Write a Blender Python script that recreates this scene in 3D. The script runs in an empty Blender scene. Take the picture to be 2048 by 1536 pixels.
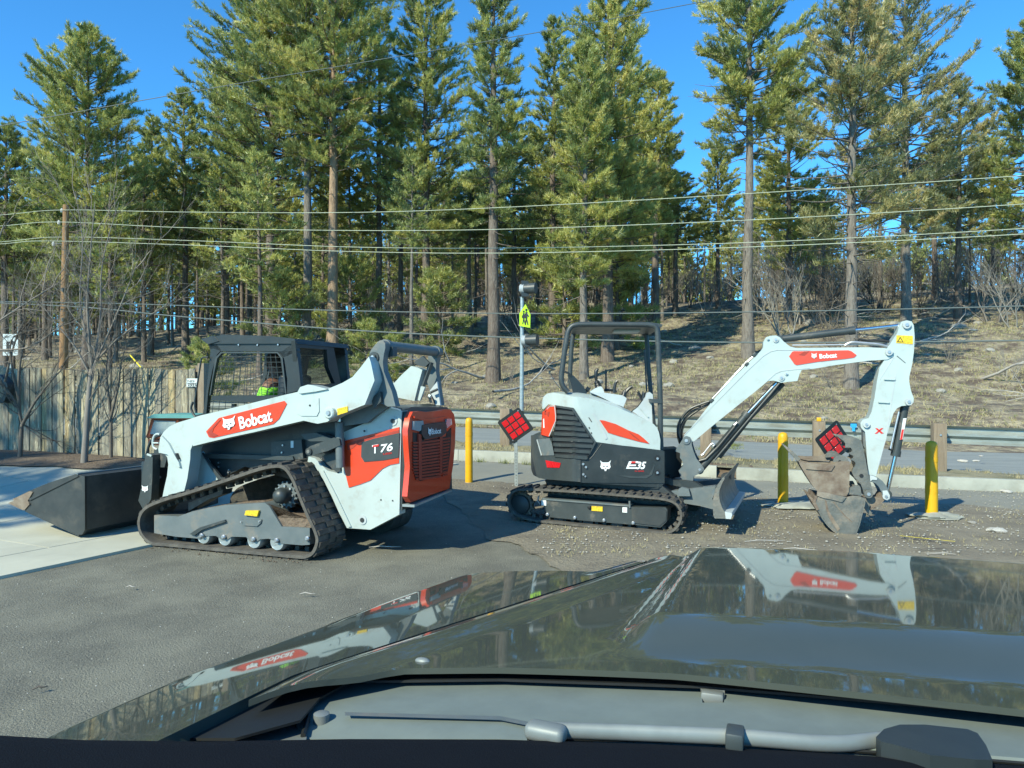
import bpy, bmesh, math, random
import numpy as np
from math import radians, sin, cos, tan, pi, sqrt, atan2, exp
from mathutils import Vector, Matrix, noise
random.seed(7); RNG = np.random.default_rng(7)
SC = bpy.context.scene
COL = SC.collection
# ---------------------------------------------------------------- camera
F, CX, CY, CH = 1480.0, 1024.0, 780.0, 1.6      # focal length / horizon of the photograph (px of 2048), eye height (m)
cd = bpy.data.cameras.new('camera'); cam = bpy.data.objects.new('camera', cd); COL.objects.link(cam)
cam.location = (0, 0, CH); cam.rotation_euler = (radians(90), 0, 0)
cd.sensor_width = 36; cd.lens = 36*F/2048; cd.shift_y = (CY-768)/2048
cd.clip_start = 0.05; cd.clip_end = 900
SC.camera = cam
# ---------------------------------------------------------------- light
SUN_AZ, SUN_EL = radians(220.5), radians(37)
w = bpy.data.worlds.new('World'); SC.world = w; w.use_nodes = True
nt = w.node_tree; bg = nt.nodes['Background']
sky = nt.nodes.new('ShaderNodeTexSky'); sky.sky_type = 'NISHITA'; sky.sun_disc = False
sky.sun_elevation = SUN_EL; sky.sun_rotation = SUN_AZ; sky.altitude = 2200; sky.air_density = 1.0
sky.dust_density = 0.0; sky.ozone_density = 2.0
tm_ = nt.nodes.new('ShaderNodeMix'); tm_.data_type = 'RGBA'; tm_.blend_type = 'MULTIPLY'; tm_.inputs[0].default_value = 1
tm_.inputs[7].default_value = (.44, 1.24, 1.66, 1); nt.links.new(sky.outputs[0], tm_.inputs[6]); nt.links.new(tm_.outputs[2], bg.inputs[0]); bg.inputs[1].default_value = 0.13
sd = bpy.data.lights.new('sun', 'SUN'); sd.energy = 4.9; sd.angle = radians(0.5); sd.color = (1.0, 0.975, 0.76)
so = bpy.data.objects.new('sun', sd); COL.objects.link(so)
SUNV = Vector((sin(SUN_AZ)*cos(SUN_EL), cos(SUN_AZ)*cos(SUN_EL), sin(SUN_EL)))
so.rotation_euler = (-SUNV).to_track_quat('-Z', 'Y').to_euler(); so.location = SUNV*60
SC.view_settings.view_transform = 'Standard'; SC.view_settings.look = 'None'
SC.view_settings.exposure = 0.5; SC.view_settings.gamma = 1.0; SC.view_settings.use_curve_mapping = False
SC.cycles.max_bounces = 6; SC.cycles.diffuse_bounces = 3; SC.cycles.glossy_bounces = 3
SC.cycles.transmission_bounces = 4; SC.cycles.transparent_max_bounces = 8; SC.cycles.caustics_reflective = False
SC.cycles.caustics_refractive = False; SC.cycles.use_denoising = True
# ---------------------------------------------------------------- helpers: pixels to the world
CAM = Vector((0, 0, CH))
def ray(px, py): return Vector(((px-CX)/F, 1, (CY-py)/F))
def at(px, py, d): return CAM+ray(px, py)*d
class Fr:
    """a vertical working plane system: local x runs to the right, local y away from the road side"""
    def __init__(s, x, y, z, deg):
        s.M = Matrix.Translation((x, y, z))@Matrix.Rotation(radians(-deg), 4, 'Z'); s.I = s.M.inverted(); s.deg = deg
    def hit(s, px, py, c, ax=1):
        o = s.I@CAM; d = s.I.to_3x3()@ray(px, py); return o+d*((c-o[ax])/d[ax])
    def pl(s, c, pts): return [(p.x, p.z) for p in (s.hit(a, b, c) for a, b in pts)]
    def px(s, c, pts): return [(p.y, p.z) for p in (s.hit(a, b, c, 0) for a, b in pts)]
WORLD = Fr(0, 0, 0, 0)
def zc(x0, y0, s): return lambda *pts: [(x0+a/s, y0+b/s) for a, b in pts]
Z1 = zc(0, 640, 3.072); Z2 = zc(360, 640, 3.0717); ZC = zc(380, 650, 6.4); ZU = zc(260, 900, 4.452); ZT = zc(720, 670, 7.68)
ZE = zc(960, 560, 2.743); ZH = zc(1050, 780, 6.606); ZB = zc(1320, 660, 5.12); ZK = zc(1560, 850, 6.4); ZA = zc(1500, 600, 2.954)
ZR = zc(1080, 640, 6.982); ZD = zc(1400, 860, 6.4); ZF = zc(280, 800, 6.983); ZM = zc(880, 780, 7.68)
def smooth(t): t = min(1, max(0, t)); return t*t*(3-2*t)
# ---------------------------------------------------------------- ground shape
def road_s(x, y): return (y+.283*x-15.08)/1.04       # metres beyond the guardrail line
def base(x, y):
    xc = min(12., max(-5., x)); return smooth((y-8.2)/4.6)*(.275-.036*xc)
def hgt(x, y):
    z = base(x, y); s = road_s(x, y)
    if s > 9:
        q = s-9; u = x/max(y, 5)
        k = .212+.03*u if u > 0 else .212+.08*u
        k = max(.13, k)
        qe = q if q < 38 else 38+17*(1-exp(-(q-38)/17))
        z += k*qe*smooth(q/6+.15)
        a = min(1, q/8)
        z += a*(.55*noise.noise((x*.09, y*.09, 1.3))+.22*noise.noise((x*.33, y*.33, 4.1))+.07*noise.noise((x*1.1, y*1.1, 7.)))
        z -= max(0, q-70)*.03
    return z
def on(x, y): return Vector((x, y, hgt(x, y)))
def ghit(px, py):
    r = ray(px, py); t = 3.0
    while t < 300:
        p = CAM+r*t
        if p.z < hgt(p.x, p.y): return p
        t += .1 if t < 40 else .5
    return CAM+r*100
# ---------------------------------------------------------------- materials
MATS = {}
def mat(name, c, rough=.6, metal=0., c2=None, scale=6., lo=.35, hi=.7, bump=0., bscale=40., detail=4., c3=None, s3=.8, l3=.5, h3=.62,
        coat=0., stretch=None, spec=.5, bdist=.02):
    m = bpy.data.materials.new(name); m.use_nodes = True; n = m.node_tree.nodes; L = m.node_tree.links
    b = n['Principled BSDF']; b.inputs['Roughness'].default_value = rough; b.inputs['Metallic'].default_value = metal
    b.inputs['Coat Weight'].default_value = coat; b.inputs['Specular IOR Level'].default_value = spec
    tc = n.new('ShaderNodeTexCoord'); src = tc.outputs['Object']
    if stretch:
        mp = n.new('ShaderNodeMapping'); mp.inputs['Scale'].default_value = stretch; L.new(src, mp.inputs[0]); src = mp.outputs[0]
    def nz(sc, det):
        t = n.new('ShaderNodeTexNoise'); t.inputs['Scale'].default_value = sc; t.inputs['Detail'].default_value = det
        t.inputs['Roughness'].default_value = .65; L.new(src, t.inputs['Vector']); return t.outputs[0]
    def ramp(x, a, z):
        r = n.new('ShaderNodeMapRange'); r.inputs[1].default_value = a; r.inputs[2].default_value = z; L.new(x, r.inputs[0]); return r.outputs[0]
    def mix(f, A, B):
        x = n.new('ShaderNodeMix'); x.data_type = 'RGBA'; L.new(f, x.inputs[0])
        for i, v in ((6, A), (7, B)):
            if isinstance(v, tuple): x.inputs[i].default_value = (*v, 1)
            else: L.new(v, x.inputs[i])
        return x.outputs[2]
    col = c
    if c2 is None: c2 = tuple(v*.82 for v in c)
    col = mix(ramp(nz(scale, detail), lo, hi), c, c2)
    if c3: col = mix(ramp(nz(s3, 5.), l3, h3), col, c3)
    L.new(col, b.inputs['Base Color'])
    if rough > .12:
        rr = n.new('ShaderNodeMapRange'); rr.inputs[3].default_value = max(.03, rough-.1); rr.inputs[4].default_value = min(1, rough+.12)
        L.new(nz(scale*2.1, 3.), rr.inputs[0]); L.new(rr.outputs[0], b.inputs['Roughness'])
    if bump:
        bp = n.new('ShaderNodeBump'); bp.inputs['Strength'].default_value = bump; bp.inputs['Distance'].default_value = bdist
        L.new(nz(bscale, 4.), bp.inputs['Height']); L.new(bp.outputs[0], b.inputs['Normal'])
    MATS[name] = m; return m
mat('white_paint', (.43, .495, .475), .32, c2=(.38, .445, .43), scale=3, c3=(.33, .31, .26), s3=6, l3=.58, h3=.86, coat=.3)
mat('pale_grey_paint', (.45, .50, .50), .4, c2=(.38, .42, .42), scale=3)
mat('orange_paint', (.62, .052, .012), .33, c2=(.60, .045, .012), scale=4, coat=.3)
mat('dark_red_plastic', (.36, .040, .018), .5, c2=(.26, .03, .015), scale=8)
mat('black_plastic', (.018, .024, .025), .42, c2=(.028, .035, .036), scale=5, c3=(.09, .085, .07), s3=4, l3=.6, h3=.85)
mat('dark_grey_paint', (.034, .043, .044), .42, c2=(.05, .06, .06), scale=5, c3=(.17, .15, .12), s3=5, l3=.58, h3=.8)
mat('steel_grey_paint', (.10, .125, .13), .45, c2=(.14, .16, .16), scale=6, c3=(.22, .19, .15), s3=4, l3=.55, h3=.75)
mat('rubber', (.030, .030, .028), .8, c2=(.085, .078, .064), scale=9, c3=(.15, .13, .10), s3=3, l3=.5, h3=.75, bump=.3, bscale=60)
mat('dusty_rubber', (.12, .112, .095), .85, c2=(.055, .052, .046), scale=8, bump=.4, bscale=70)
mat('chrome', (.62, .64, .66), .18, 1.)
mat('zinc', (.50, .52, .53), .38, .8)
mat('bucket_steel', (.115, .125, .115), .5, .35, c2=(.20, .19, .16), scale=7, c3=(.30, .25, .19), s3=4, l3=.52, h3=.7, bump=.25, bscale=30)
mat('rusty_steel', (.17, .13, .095), .8, .1, c2=(.255, .22, .17), scale=8, c3=(.11, .075, .055), s3=5, l3=.5, h3=.72, bump=.3, bscale=35)
mat('dark_steel', (.035, .042, .043), .5, .3, c2=(.06, .065, .062), scale=4, c3=(.12, .11, .09), s3=3, l3=.55, h3=.8)
mat('caked_mud', (.20, .15, .105), .95, c2=(.13, .095, .07), scale=14, bump=.8, bscale=25, bdist=.04)
mat('yellow_sticker', (.75, .52, .02), .5, c2=(.5, .33, .02), scale=70, lo=.5, hi=.56)
mat('white_sticker', (.75, .78, .76), .5)
mat('logo_white', (.82, .84, .83), .4)
mat('logo_red', (.65, .03, .02), .4)
mat('logo_black', (.012, .014, .015), .5)
mat('seat_vinyl', (.018, .022, .024), .35)
mat('glass_tint', (.03, .045, .045), .08)
mat('lamp_lens', (.35, .38, .38), .15, coat=.6)
mat('red_lens', (.62, .015, .02), .25, c2=(.45, .012, .014), scale=30, coat=.5)
mat('hivis', (.32, .80, .05), .8, c2=(.22, .62, .04), scale=10)
mat('skin', (.20, .10, .065), .6); mat('denim', (.04, .05, .08), .9); mat('hair_cap', (.05, .028, .02), .8)
mat('yellow_plastic', (.70, .39, .006), .45, c2=(.62, .31, .005), scale=3, c3=(.45, .33, .05), s3=6, l3=.6, h3=.9)
mat('sign_black', (.012, .016, .016), .45)
mat('sign_white', (.62, .68, .66), .5); mat('sign_lime', (.42, .72, .01), .45)
mat('galvanised', (.42, .46, .45), .42, .55, c2=(.30, .34, .33), scale=3, c3=(.22, .22, .19), s3=2.2, l3=.55, h3=.8, stretch=(1, 1, 4))
mat('rail_steel', (.33, .37, .34), .5, .35, c2=(.24, .27, .25), scale=2.5, c3=(.17, .17, .13), s3=1.6, l3=.5, h3=.75, stretch=(1, 1, 5))
mat('post_wood', (.27, .22, .155), .85, c2=(.17, .13, .09), scale=5, bump=.5, bscale=12, stretch=(4, 4, .5), lo=.3, hi=.7)
mat('pole_wood', (.30, .17, .07), .8, c2=(.20, .10, .04), scale=6, bump=.5, bscale=9, stretch=(5, 5, .35))
for i, (a, b2) in enumerate((((.36, .32, .22), (.13, .11, .08)), ((.46, .41, .27), (.18, .15, .10)), ((.28, .26, .20), (.11, .10, .08)), ((.42, .33, .17), (.15, .115, .07)))):
    mat('fence_wood_%s' % 'abcd'[i], a, .9, c2=b2, scale=3.5, lo=.38, hi=.66, c3=(.68, .64, .46), s3=7.5, l3=.6, h3=.68, bump=.6, bscale=10, stretch=(9, 9, .9))
mat('concrete', (.46, .46, .37), .85, c2=(.38, .38, .305), scale=1.3, c3=(.25, .25, .21), s3=.7, l3=.55, h3=.85, bump=.3, bscale=60, bdist=.004)
mat('kerb_concrete', (.36, .37, .31), .85, c2=(.27, .28, .235), scale=2.2, c3=(.17, .165, .13), s3=1.8, l3=.5, h3=.8, bump=.4, bscale=40, bdist=.006)
mat('asphalt', (.135, .132, .102), .9, c2=(.205, .20, .152), scale=1.5, lo=.40, hi=.62, c3=(.30, .285, .225), s3=55, l3=.54, h3=.72, bump=1., bscale=75, bdist=.018, detail=8)
mat('path_asphalt', (.185, .185, .15), .9, c2=(.24, .235, .19), scale=.9, c3=(.24, .22, .18), s3=22, l3=.6, h3=.8, bump=.6, bscale=80, bdist=.01)
mat('road_asphalt', (.20, .22, .21), .85, c2=(.26, .28, .26), scale=.5, stretch=(1, 4, 1), bump=.3, bscale=60)
mat('dirt', (.17, .148, .108), .95, c2=(.27, .24, .17), scale=2.6, lo=.38, hi=.64, c3=(.105, .09, .068), s3=1.3, l3=.5, h3=.72, bump=1., bscale=22, bdist=.035, detail=9)
mat('soil', (.11, .078, .052), .95, c2=(.17, .13, .09), scale=5, bump=1., bscale=16, bdist=.05, detail=8)
mat('verge', (.22, .195, .125), .95, c2=(.36, .335, .21), scale=3.2, c3=(.10, .10, .045), s3=1.6, l3=.5, h3=.7, bump=1., bscale=16, bdist=.05, detail=8)
mat('forest_floor', (.21, .175, .125), .95, c2=(.40, .35, .225), scale=3.0, lo=.40, hi=.62, c3=(.115, .088, .066), s3=1.1, l3=.44, h3=.6, bump=1., bscale=5, bdist=.2, detail=10)  # dark patches: brown needle litter, widened to put tree shade into the colour
mat('stone', (.24, .235, .21), .9, c2=(.36, .34, .29), scale=5, bump=.6, bscale=18)
mat('pale_stone', (.52, .50, .44), .9, c2=(.38, .36, .31), scale=9, bump=.5, bscale=30)
mat('bark', (.125, .095, .075), .95, c2=(.21, .175, .14), scale=4, lo=.4, hi=.66, bump=1., bscale=6, bdist=.08, stretch=(3, 3, .6))
mat('tan_bark', (.36, .25, .16), .95, c2=(.20, .135, .09), scale=4, lo=.42, hi=.7, bump=1., bscale=6, bdist=.08, stretch=(3, 3, .6))
mat('grey_bark', (.22, .195, .165), .95, c2=(.11, .093, .078), scale=4, lo=.42, hi=.7, bump=1., bscale=6, bdist=.08, stretch=(3, 3, .6))
mat('twig', (.30, .285, .25), .9, c2=(.20, .19, .16), scale=3)
mat('dark_twig', (.10, .085, .07), .9, c2=(.17, .15, .12), scale=3)
mat('brush_twig', (.17, .15, .13), .9, c2=(.25, .225, .19), scale=2)
mat('dead_wood', (.42, .40, .36), .9, c2=(.28, .26, .23), scale=4)
mat('wire', (.42, .45, .33), .6); mat('cable', (.12, .14, .13), .5); mat('ceramic', (.5, .5, .46), .3)
mat('car_paint', (.052, .063, .052), .03, .0, c2=(.064, .074, .062), scale=2, spec=.36)
mat('trim_black', (.010, .012, .012), .6); mat('cowl_plastic', (.155, .19, .175), .75, c2=(.13, .16, .15), scale=12)
mat('wiper_metal', (.22, .245, .235), .5, .2, c2=(.16, .18, .175), scale=8); mat('dash_vinyl', (.006, .008, .012), .9, bump=.3, bscale=400, spec=.1)
mat('terracotta_paint', (.42, .10, .035), .6); mat('teal_paint', (.10, .30, .28), .6); mat('box_glass', (.30, .36, .36), .15, c2=(.18, .22, .22), scale=5)
mat('spray_blue', (.02, .35, .75), .7); mat('spray_yellow', (.75, .60, .03), .8)
mat('straw', (.36, .31, .18), .9, c2=(.30, .27, .13), scale=8); mat('green_grass', (.13, .17, .05), .9, c2=(.22, .22, .08), scale=8)
def foliage(name, cs, trans=.42):
    m = bpy.data.materials.new(name); m.use_nodes = True; n = m.node_tree.nodes; L = m.node_tree.links; n.clear()
    at_ = n.new('ShaderNodeAttribute'); at_.attribute_name = 'tint'
    oi = n.new('ShaderNodeObjectInfo'); ad = n.new('ShaderNodeMath'); ad.operation = 'MULTIPLY_ADD'
    L.new(oi.outputs['Random'], ad.inputs[0]); ad.inputs[1].default_value = .28; L.new(at_.outputs['Fac'], ad.inputs[2])
    sb = n.new('ShaderNodeMath'); sb.operation = 'SUBTRACT'; L.new(ad.outputs[0], sb.inputs[0]); sb.inputs[1].default_value = .14
    cr = n.new('ShaderNodeValToRGB'); e = cr.color_ramp.elements
    while len(e) < len(cs): e.new(.5)
    for i, (p, c) in enumerate(cs): e[i].position = p; e[i].color = (*c, 1)
    L.new(sb.outputs[0], cr.inputs[0])
    d = n.new('ShaderNodeBsdfDiffuse'); t = n.new('ShaderNodeBsdfTranslucent'); g = n.new('ShaderNodeBsdfGlossy'); g.inputs['Roughness'].default_value = .45
    m1 = n.new('ShaderNodeMixShader'); m1.inputs[0].default_value = trans; m2 = n.new('ShaderNodeMixShader'); m2.inputs[0].default_value = .06
    L.new(cr.outputs[0], d.inputs[0]); L.new(cr.outputs[0], t.inputs[0]); L.new(d.outputs[0], m1.inputs[1]); L.new(t.outputs[0], m1.inputs[2])
    L.new(m1.outputs[0], m2.inputs[1]); L.new(g.outputs[0], m2.inputs[2]); g.inputs[0].default_value = (.7, .75, .7, 1)
    o = n.new('ShaderNodeOutputMaterial'); L.new(m2.outputs[0], o.inputs[0]); MATS[name] = m
foliage('pine_needles', [(0, (.15, .19, .07)), (.35, (.31, .35, .105)), (.7, (.52, .52, .14)), (1, (.68, .61, .20))])
foliage('pine_needles_sparse', [(0, (.16, .18, .09)), (.35, (.33, .33, .13)), (.7, (.52, .45, .18)), (1, (.64, .50, .24))])
# ---------------------------------------------------------------- helpers: objects
MW = {}
def tag(o, label=None, cat=None, group=None, kind=None):
    if label: o['label'] = label
    if cat: o['category'] = cat
    if group: o['group'] = group
    if kind: o['kind'] = kind
    return o
def thing(name, label, cat, loc=(0, 0, 0), deg=0, group=None):
    o = bpy.data.objects.new(name, None); COL.objects.link(o); o.location = loc; o.rotation_euler = (0, 0, radians(-deg))
    o.empty_display_size = .2
    MW[o] = Matrix.Translation(loc)@Matrix.Rotation(radians(-deg), 4, 'Z'); tag(o, label, cat, group); return o
def obj(name, bm, m, parent=None, fr=WORLD, sm=38, bev=0., seg=2, recalc=True):
    if bev:
        ed = [e for e in bm.edges if len(e.link_faces) == 2 and e.calc_face_angle(0) > radians(28)]
        bmesh.ops.bevel(bm, geom=ed, offset=bev, segments=seg, affect='EDGES', clamp_overlap=True, profile=.5)
    if recalc: bmesh.ops.recalc_face_normals(bm, faces=bm.faces)
    M = fr.M.copy()
    me = bpy.data.meshes.new(name)
    if parent is not None:
        bm.transform(MW[parent].inverted()@M); bm.to_mesh(me); o = bpy.data.objects.new(name, me); o.parent = parent; MW[o] = MW[parent]
    else:
        bm.transform(M)
        xs = [v.co for v in bm.verts]; c = Vector((sum(v.x for v in xs)/len(xs), sum(v.y for v in xs)/len(xs), min(v.z for v in xs)))
        bm.transform(Matrix.Translation(-c)); bm.to_mesh(me); o = bpy.data.objects.new(name, me); o.location = c; MW[o] = Matrix.Translation(c)
    bm.free()
    me.materials.append(MATS[m] if isinstance(m, str) else m)
    for p in me.polygons: p.use_smooth = True
    me.set_sharp_from_angle(angle=radians(sm))
    COL.objects.link(o); return o
def copy_tree(o, loc=None, deg=None, scale=None, label=None, group=None, parent=None):
    c = o.copy(); COL.objects.link(c)
    if parent: c.parent = parent
    if loc is not None: c.location = loc
    if deg is not None: c.rotation_euler = (0, 0, radians(-deg))
    if scale is not None: c.scale = scale
    if label: c['label'] = label
    if group: c['group'] = group
    for ch in list(o.children): copy_tree(ch, parent=c)
    return c
def B(): return bmesh.new()
def prism(bm, pts, y0, y1, ax='y'):
    """outline (a,b) -> (x,z), extruded along y   (ax 'x': (y,z) along x;  ax 'z': (x,y) along z)"""
    f = {'y': lambda a, b, c: (a, c, b), 'x': lambda a, b, c: (c, a, b), 'z': lambda a, b, c: (a, b, c)}[ax]
    A = [bm.verts.new(f(a, b, y0)) for a, b in pts]; C = [bm.verts.new(f(a, b, y1)) for a, b in pts]; n = len(pts)
    bm.faces.new(A); bm.faces.new(C[::-1])
    for i in range(n): bm.faces.new((A[i], C[i], C[(i+1) % n], A[(i+1) % n]))
    return bm
def box(bm, c, s, M=None):
    r = bmesh.ops.create_cube(bm, size=1.)['verts']
    for v in r: v.co = Vector((v.co.x*s[0], v.co.y*s[1], v.co.z*s[2]))
    if M: bmesh.ops.transform(bm, matrix=M, verts=r)
    bmesh.ops.translate(bm, vec=c, verts=r); return bm
def tube(bm, pts, r, n=10, caps=True, flat=1.):
    pts = [Vector(p) for p in pts]; rs = r if isinstance(r, (list, tuple)) else [r]*len(pts); prev = None; up = None
    rings = []
    for i, p in enumerate(pts):
        t = (pts[min(i+1, len(pts)-1)]-pts[max(i-1, 0)]).normalized()
        if up is None: up = t.orthogonal().normalized() if abs(t.y) > .9 else t.cross(Vector((0, 1, 0))).normalized()
        up = (up-t*up.dot(t)).normalized(); sd_ = t.cross(up)
        rings.append([bm.verts.new(p+(up*cos(2*pi*k/n)+sd_*sin(2*pi*k/n)*flat)*rs[i]) for k in range(n)])
    for a, b in zip(rings, rings[1:]):
        for k in range(n): bm.faces.new((a[k], a[(k+1) % n], b[(k+1) % n], b[k]))
    if caps: bm.faces.new(rings[0][::-1]); bm.faces.new(rings[-1])
    return bm
def cyl(bm, p0, p1, r, n=20, r2=None): return tube(bm, [p0, p1], [r, r if r2 is None else r2], n)
def spline(pts, k=5, closed=False):
    pts = [Vector(p) for p in pts]; n = len(pts); out = []
    for i in range(n if closed else n-1):
        g = (lambda j: pts[j % n]) if closed else (lambda j: pts[min(max(j, 0), n-1)])
        a, b, c, d = g(i-1), g(i), g(i+1), g(i+2)
        for s in range(k):
            t = s/k; out.append(.5*((2*b)+(c-a)*t+(2*a-5*b+4*c-d)*t*t+(3*b-a-3*c+d)*t**3))
    if not closed: out.append(pts[-1])
    return out
def resample(pts, n):
    pts = pts+[pts[0]]; L = [0]
    for a, b in zip(pts, pts[1:]): L.append(L[-1]+(b-a).length)
    out = []; j = 0
    for i in range(n):
        s = L[-1]*i/n
        while L[j+1] < s: j += 1
        out.append(pts[j].lerp(pts[j+1], (s-L[j])/max(1e-9, L[j+1]-L[j])))
    return out, L[-1]/n
def v3(fr, c, px, py): return fr.hit(px, py, c)
def text_mesh(s, size, off=0., shear=0., ext=.002):
    cu = bpy.data.curves.new('t', 'FONT'); cu.body = s; cu.size = size; cu.extrude = ext; cu.offset = off; cu.shear = shear; cu.resolution_u = 3
    o = bpy.data.objects.new('t', cu); COL.objects.link(o); bpy.context.view_layer.update()
    me = bpy.data.meshes.new_from_object(o); bpy.data.objects.remove(o); bpy.data.curves.remove(cu)
    bm = B(); bm.from_mesh(me); bpy.data.meshes.remove(me); return bm
def lettering(s, p0, p1, hpx, fr, c, m, parent, ax=1, off=0., shear=0., name='lettering', proud=.004):
    """text laid on the plane local y=c (ax 1) or local x=c (ax 0) from pixel p0 to pixel p1 along its baseline"""
    a, b = fr.hit(*p0, c, ax), fr.hit(*p1, c, ax); top = fr.hit(p0[0], p0[1]-hpx, c, ax)
    bm = text_mesh(s, 1., off, shear, .001); xs = [v.co.x for v in bm.verts]; ys = [v.co.y for v in bm.verts]
    w_ = max(xs)-min(xs); h_ = max(ys)-min(0, min(ys)); hh = (top-a).length/h_; ww = (b-a).length/w_
    X = (b-a).normalized(); Y = Vector((0, 0, 1)); Y = (Y-X*Y.dot(X)).normalized(); N = X.cross(Y)
    if N.dot(fr.I@CAM-a) < 0: N = -N
    for v in bm.verts:
        x, y, z = v.co; v.co = a+X*(x-min(xs))*ww+Y*y*hh+N*(proud+z)
    return obj(name, bm, m, parent, fr)
CAT = [(0, 1), (.10, .70), (.06, .5), (.02, .38), (.1, .3), (.14, .2), (.24, .22), (.3, .12), (.4, .16), (.42, .02), (.58, .02), (.6, .16), (.7, .12), (.76, .22), (.86, .2),
       (.9, .3), (.98, .38), (.94, .5), (.9, .70), (1, 1), (.8, .82), (.66, .79), (.5, .8), (.34, .79), (.2, .82)]
def cat_logo(px, py, w_, h_, fr, c, parent, ax=1, tilt=0., proud=.004, m='logo_white'):
    o = fr.hit(px, py, c, ax); k = (fr.hit(px+w_, py-w_*tilt, c, ax)-o); kk = (fr.hit(px, py-h_, c, ax)-o)
    N = k.cross(kk).normalized()
    if N.dot(fr.I@CAM-o) < 0: N = -N
    bm = B(); A = [bm.verts.new(o+k*a+kk*b+N*proud) for a, b in CAT]; bm.faces.new(A); r = bmesh.ops.extrude_face_region(bm, geom=bm.faces[:])
    bmesh.ops.translate(bm, vec=N*.002, verts=[v for v in r['geom'] if isinstance(v, bmesh.types.BMVert)])
    e = obj('cat_head_emblem', bm, m, parent, fr)
    bm = B()
    for q in ([(.25, .52), (.44, .44), (.42, .38), (.3, .42)], [(.75, .52), (.56, .44), (.58, .38), (.7, .42)], [(.44, .3), (.56, .3), (.5, .2)], [(.3, .24), (.44, .12), (.4, .08), (.27, .16)], [(.7, .24), (.56, .12), (.6, .08), (.73, .16)]):
        bm.faces.new([bm.verts.new(o+k*a+kk*b+N*(proud+.004)) for a, b in q])
    obj('emblem_mark', bm, 'logo_black', parent, fr); return e
def grid_cut(bm, ax, lo, hi, step):
    no = Vector((0, 0, 0)); no[ax] = 1; x = lo+step
    while x < hi:
        co = Vector((0, 0, 0)); co[ax] = x; bmesh.ops.bisect_plane(bm, geom=bm.verts[:]+bm.edges[:]+bm.faces[:], plane_co=co, plane_no=no); x += step
def fast_mesh(name, V, T, tint=None, m=None, sm=False):
    me = bpy.data.meshes.new(name); V = np.asarray(V, np.float32); T = np.asarray(T, np.int32)
    me.vertices.add(len(V)); me.vertices.foreach_set('co', V.ravel()); me.loops.add(T.size); me.loops.foreach_set('vertex_index', T.ravel())
    k = T.shape[1]; me.polygons.add(len(T)); me.polygons.foreach_set('loop_start', np.arange(0, T.size, k, dtype=np.int32))
    if sm: me.polygons.foreach_set('use_smooth', np.ones(len(T), bool))
    if tint is not None:
        a = me.attributes.new('tint', 'FLOAT', 'POINT'); a.data.foreach_set('value', np.asarray(tint, np.float32))
    me.update(calc_edges=True); me.validate()
    if m: me.materials.append(MATS[m])
    return me
def link_mesh(name, me, parent=None, loc=None):
    o = bpy.data.objects.new(name, me); COL.objects.link(o)
    if parent is not None: o.parent = parent
    if loc is not None: o.location = loc
    return o
def glassy(name, c, alpha):
    m = mat(name, c, .06, spec=.6); n = m.node_tree.nodes; L = m.node_tree.links; b = n['Principled BSDF']
    t = n.new('ShaderNodeBsdfTransparent'); t.inputs[0].default_value = (.75, .85, .82, 1); x = n.new('ShaderNodeMixShader'); x.inputs[0].default_value = alpha
    o = [q for q in n if q.type == 'OUTPUT_MATERIAL'][0]; L.new(t.outputs[0], x.inputs[1]); L.new(b.outputs[0], x.inputs[2]); L.new(x.outputs[0], o.inputs[0])
glassy('rear_window_glass', (.03, .045, .045), .35)
# ================================================================ GROUND
def ground_sheet():
    xs = np.unique(np.round(np.concatenate([np.linspace(-260, -60, 21), np.linspace(-60, -14, 47), np.linspace(-14, 30, 111), np.linspace(30, 75, 46), np.linspace(75, 260, 20)]), 3))
    ys = np.unique(np.round(np.concatenate([np.linspace(-40, -6, 8), np.linspace(-6, 20, 27), np.linspace(20, 62, 141), np.linspace(62, 110, 49), np.linspace(110, 420, 24)]), 3))
    nx, ny = len(xs), len(ys); V = np.zeros((ny, nx, 3), np.float32)
    for j, y in enumerate(ys):
        for i, x in enumerate(xs):
            s = road_s(x, y); z = hgt(x, y)
            if s < 8.6: z -= .08
            V[j, i] = (x, y, z)
    idx = np.arange(nx*ny).reshape(ny, nx)
    Q = np.stack([idx[:-1, :-1], idx[:-1, 1:], idx[1:, 1:], idx[1:, :-1]], -1).reshape(-1, 4)
    o = link_mesh('hillside_ground', fast_mesh('hillside_ground', V.reshape(-1, 3), Q, None, 'forest_floor', True)); tag(o, kind='structure'); return o
ground_sheet()
def sheet(name, poly, m, off, step=.5, rag=0., hf=None, par=None, kind='structure', bm_amp=0.):
    bm = B(); f = bm.faces.new([bm.verts.new((x, y, 0)) for x, y in poly])
    xs = [p[0] for p in poly]; ys = [p[1] for p in poly]
    grid_cut(bm, 0, min(xs), max(xs), step); grid_cut(bm, 1, min(ys), max(ys), step)
    for v in bm.verts:
        x, y = v.co.x, v.co.y
        if v.is_boundary and rag:
            x += rag*noise.noise((v.co.x*1.7, v.co.y*1.7, 3)); y += rag*noise.noise((v.co.x*1.9, v.co.y*1.9, 9))
        z = (hf or base)(x, y)+off
        if bm_amp and not v.is_boundary: z += bm_amp*(noise.noise((x*2.3, y*2.3, 5))+.6*noise.noise((x*7, y*7, 5)))+bm_amp*.4
        v.co = (x, y, z)
    bmesh.ops.triangulate(bm, faces=bm.faces)
    o = obj(name, bm, m, par, sm=60)
    if kind: tag(o, kind=kind)
    return o
def G(*pts): return [(p.x, p.y) for p in (ghit(a, b) for a, b in pts)]
KERB = G((760, 912), (910, 922), (1060, 928), (1250, 943), (1475, 960), (1760, 975), (2048, 986), (2400, 1003))
RL = lambda s, x: 15.08+1.04*s-.283*x
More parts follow.
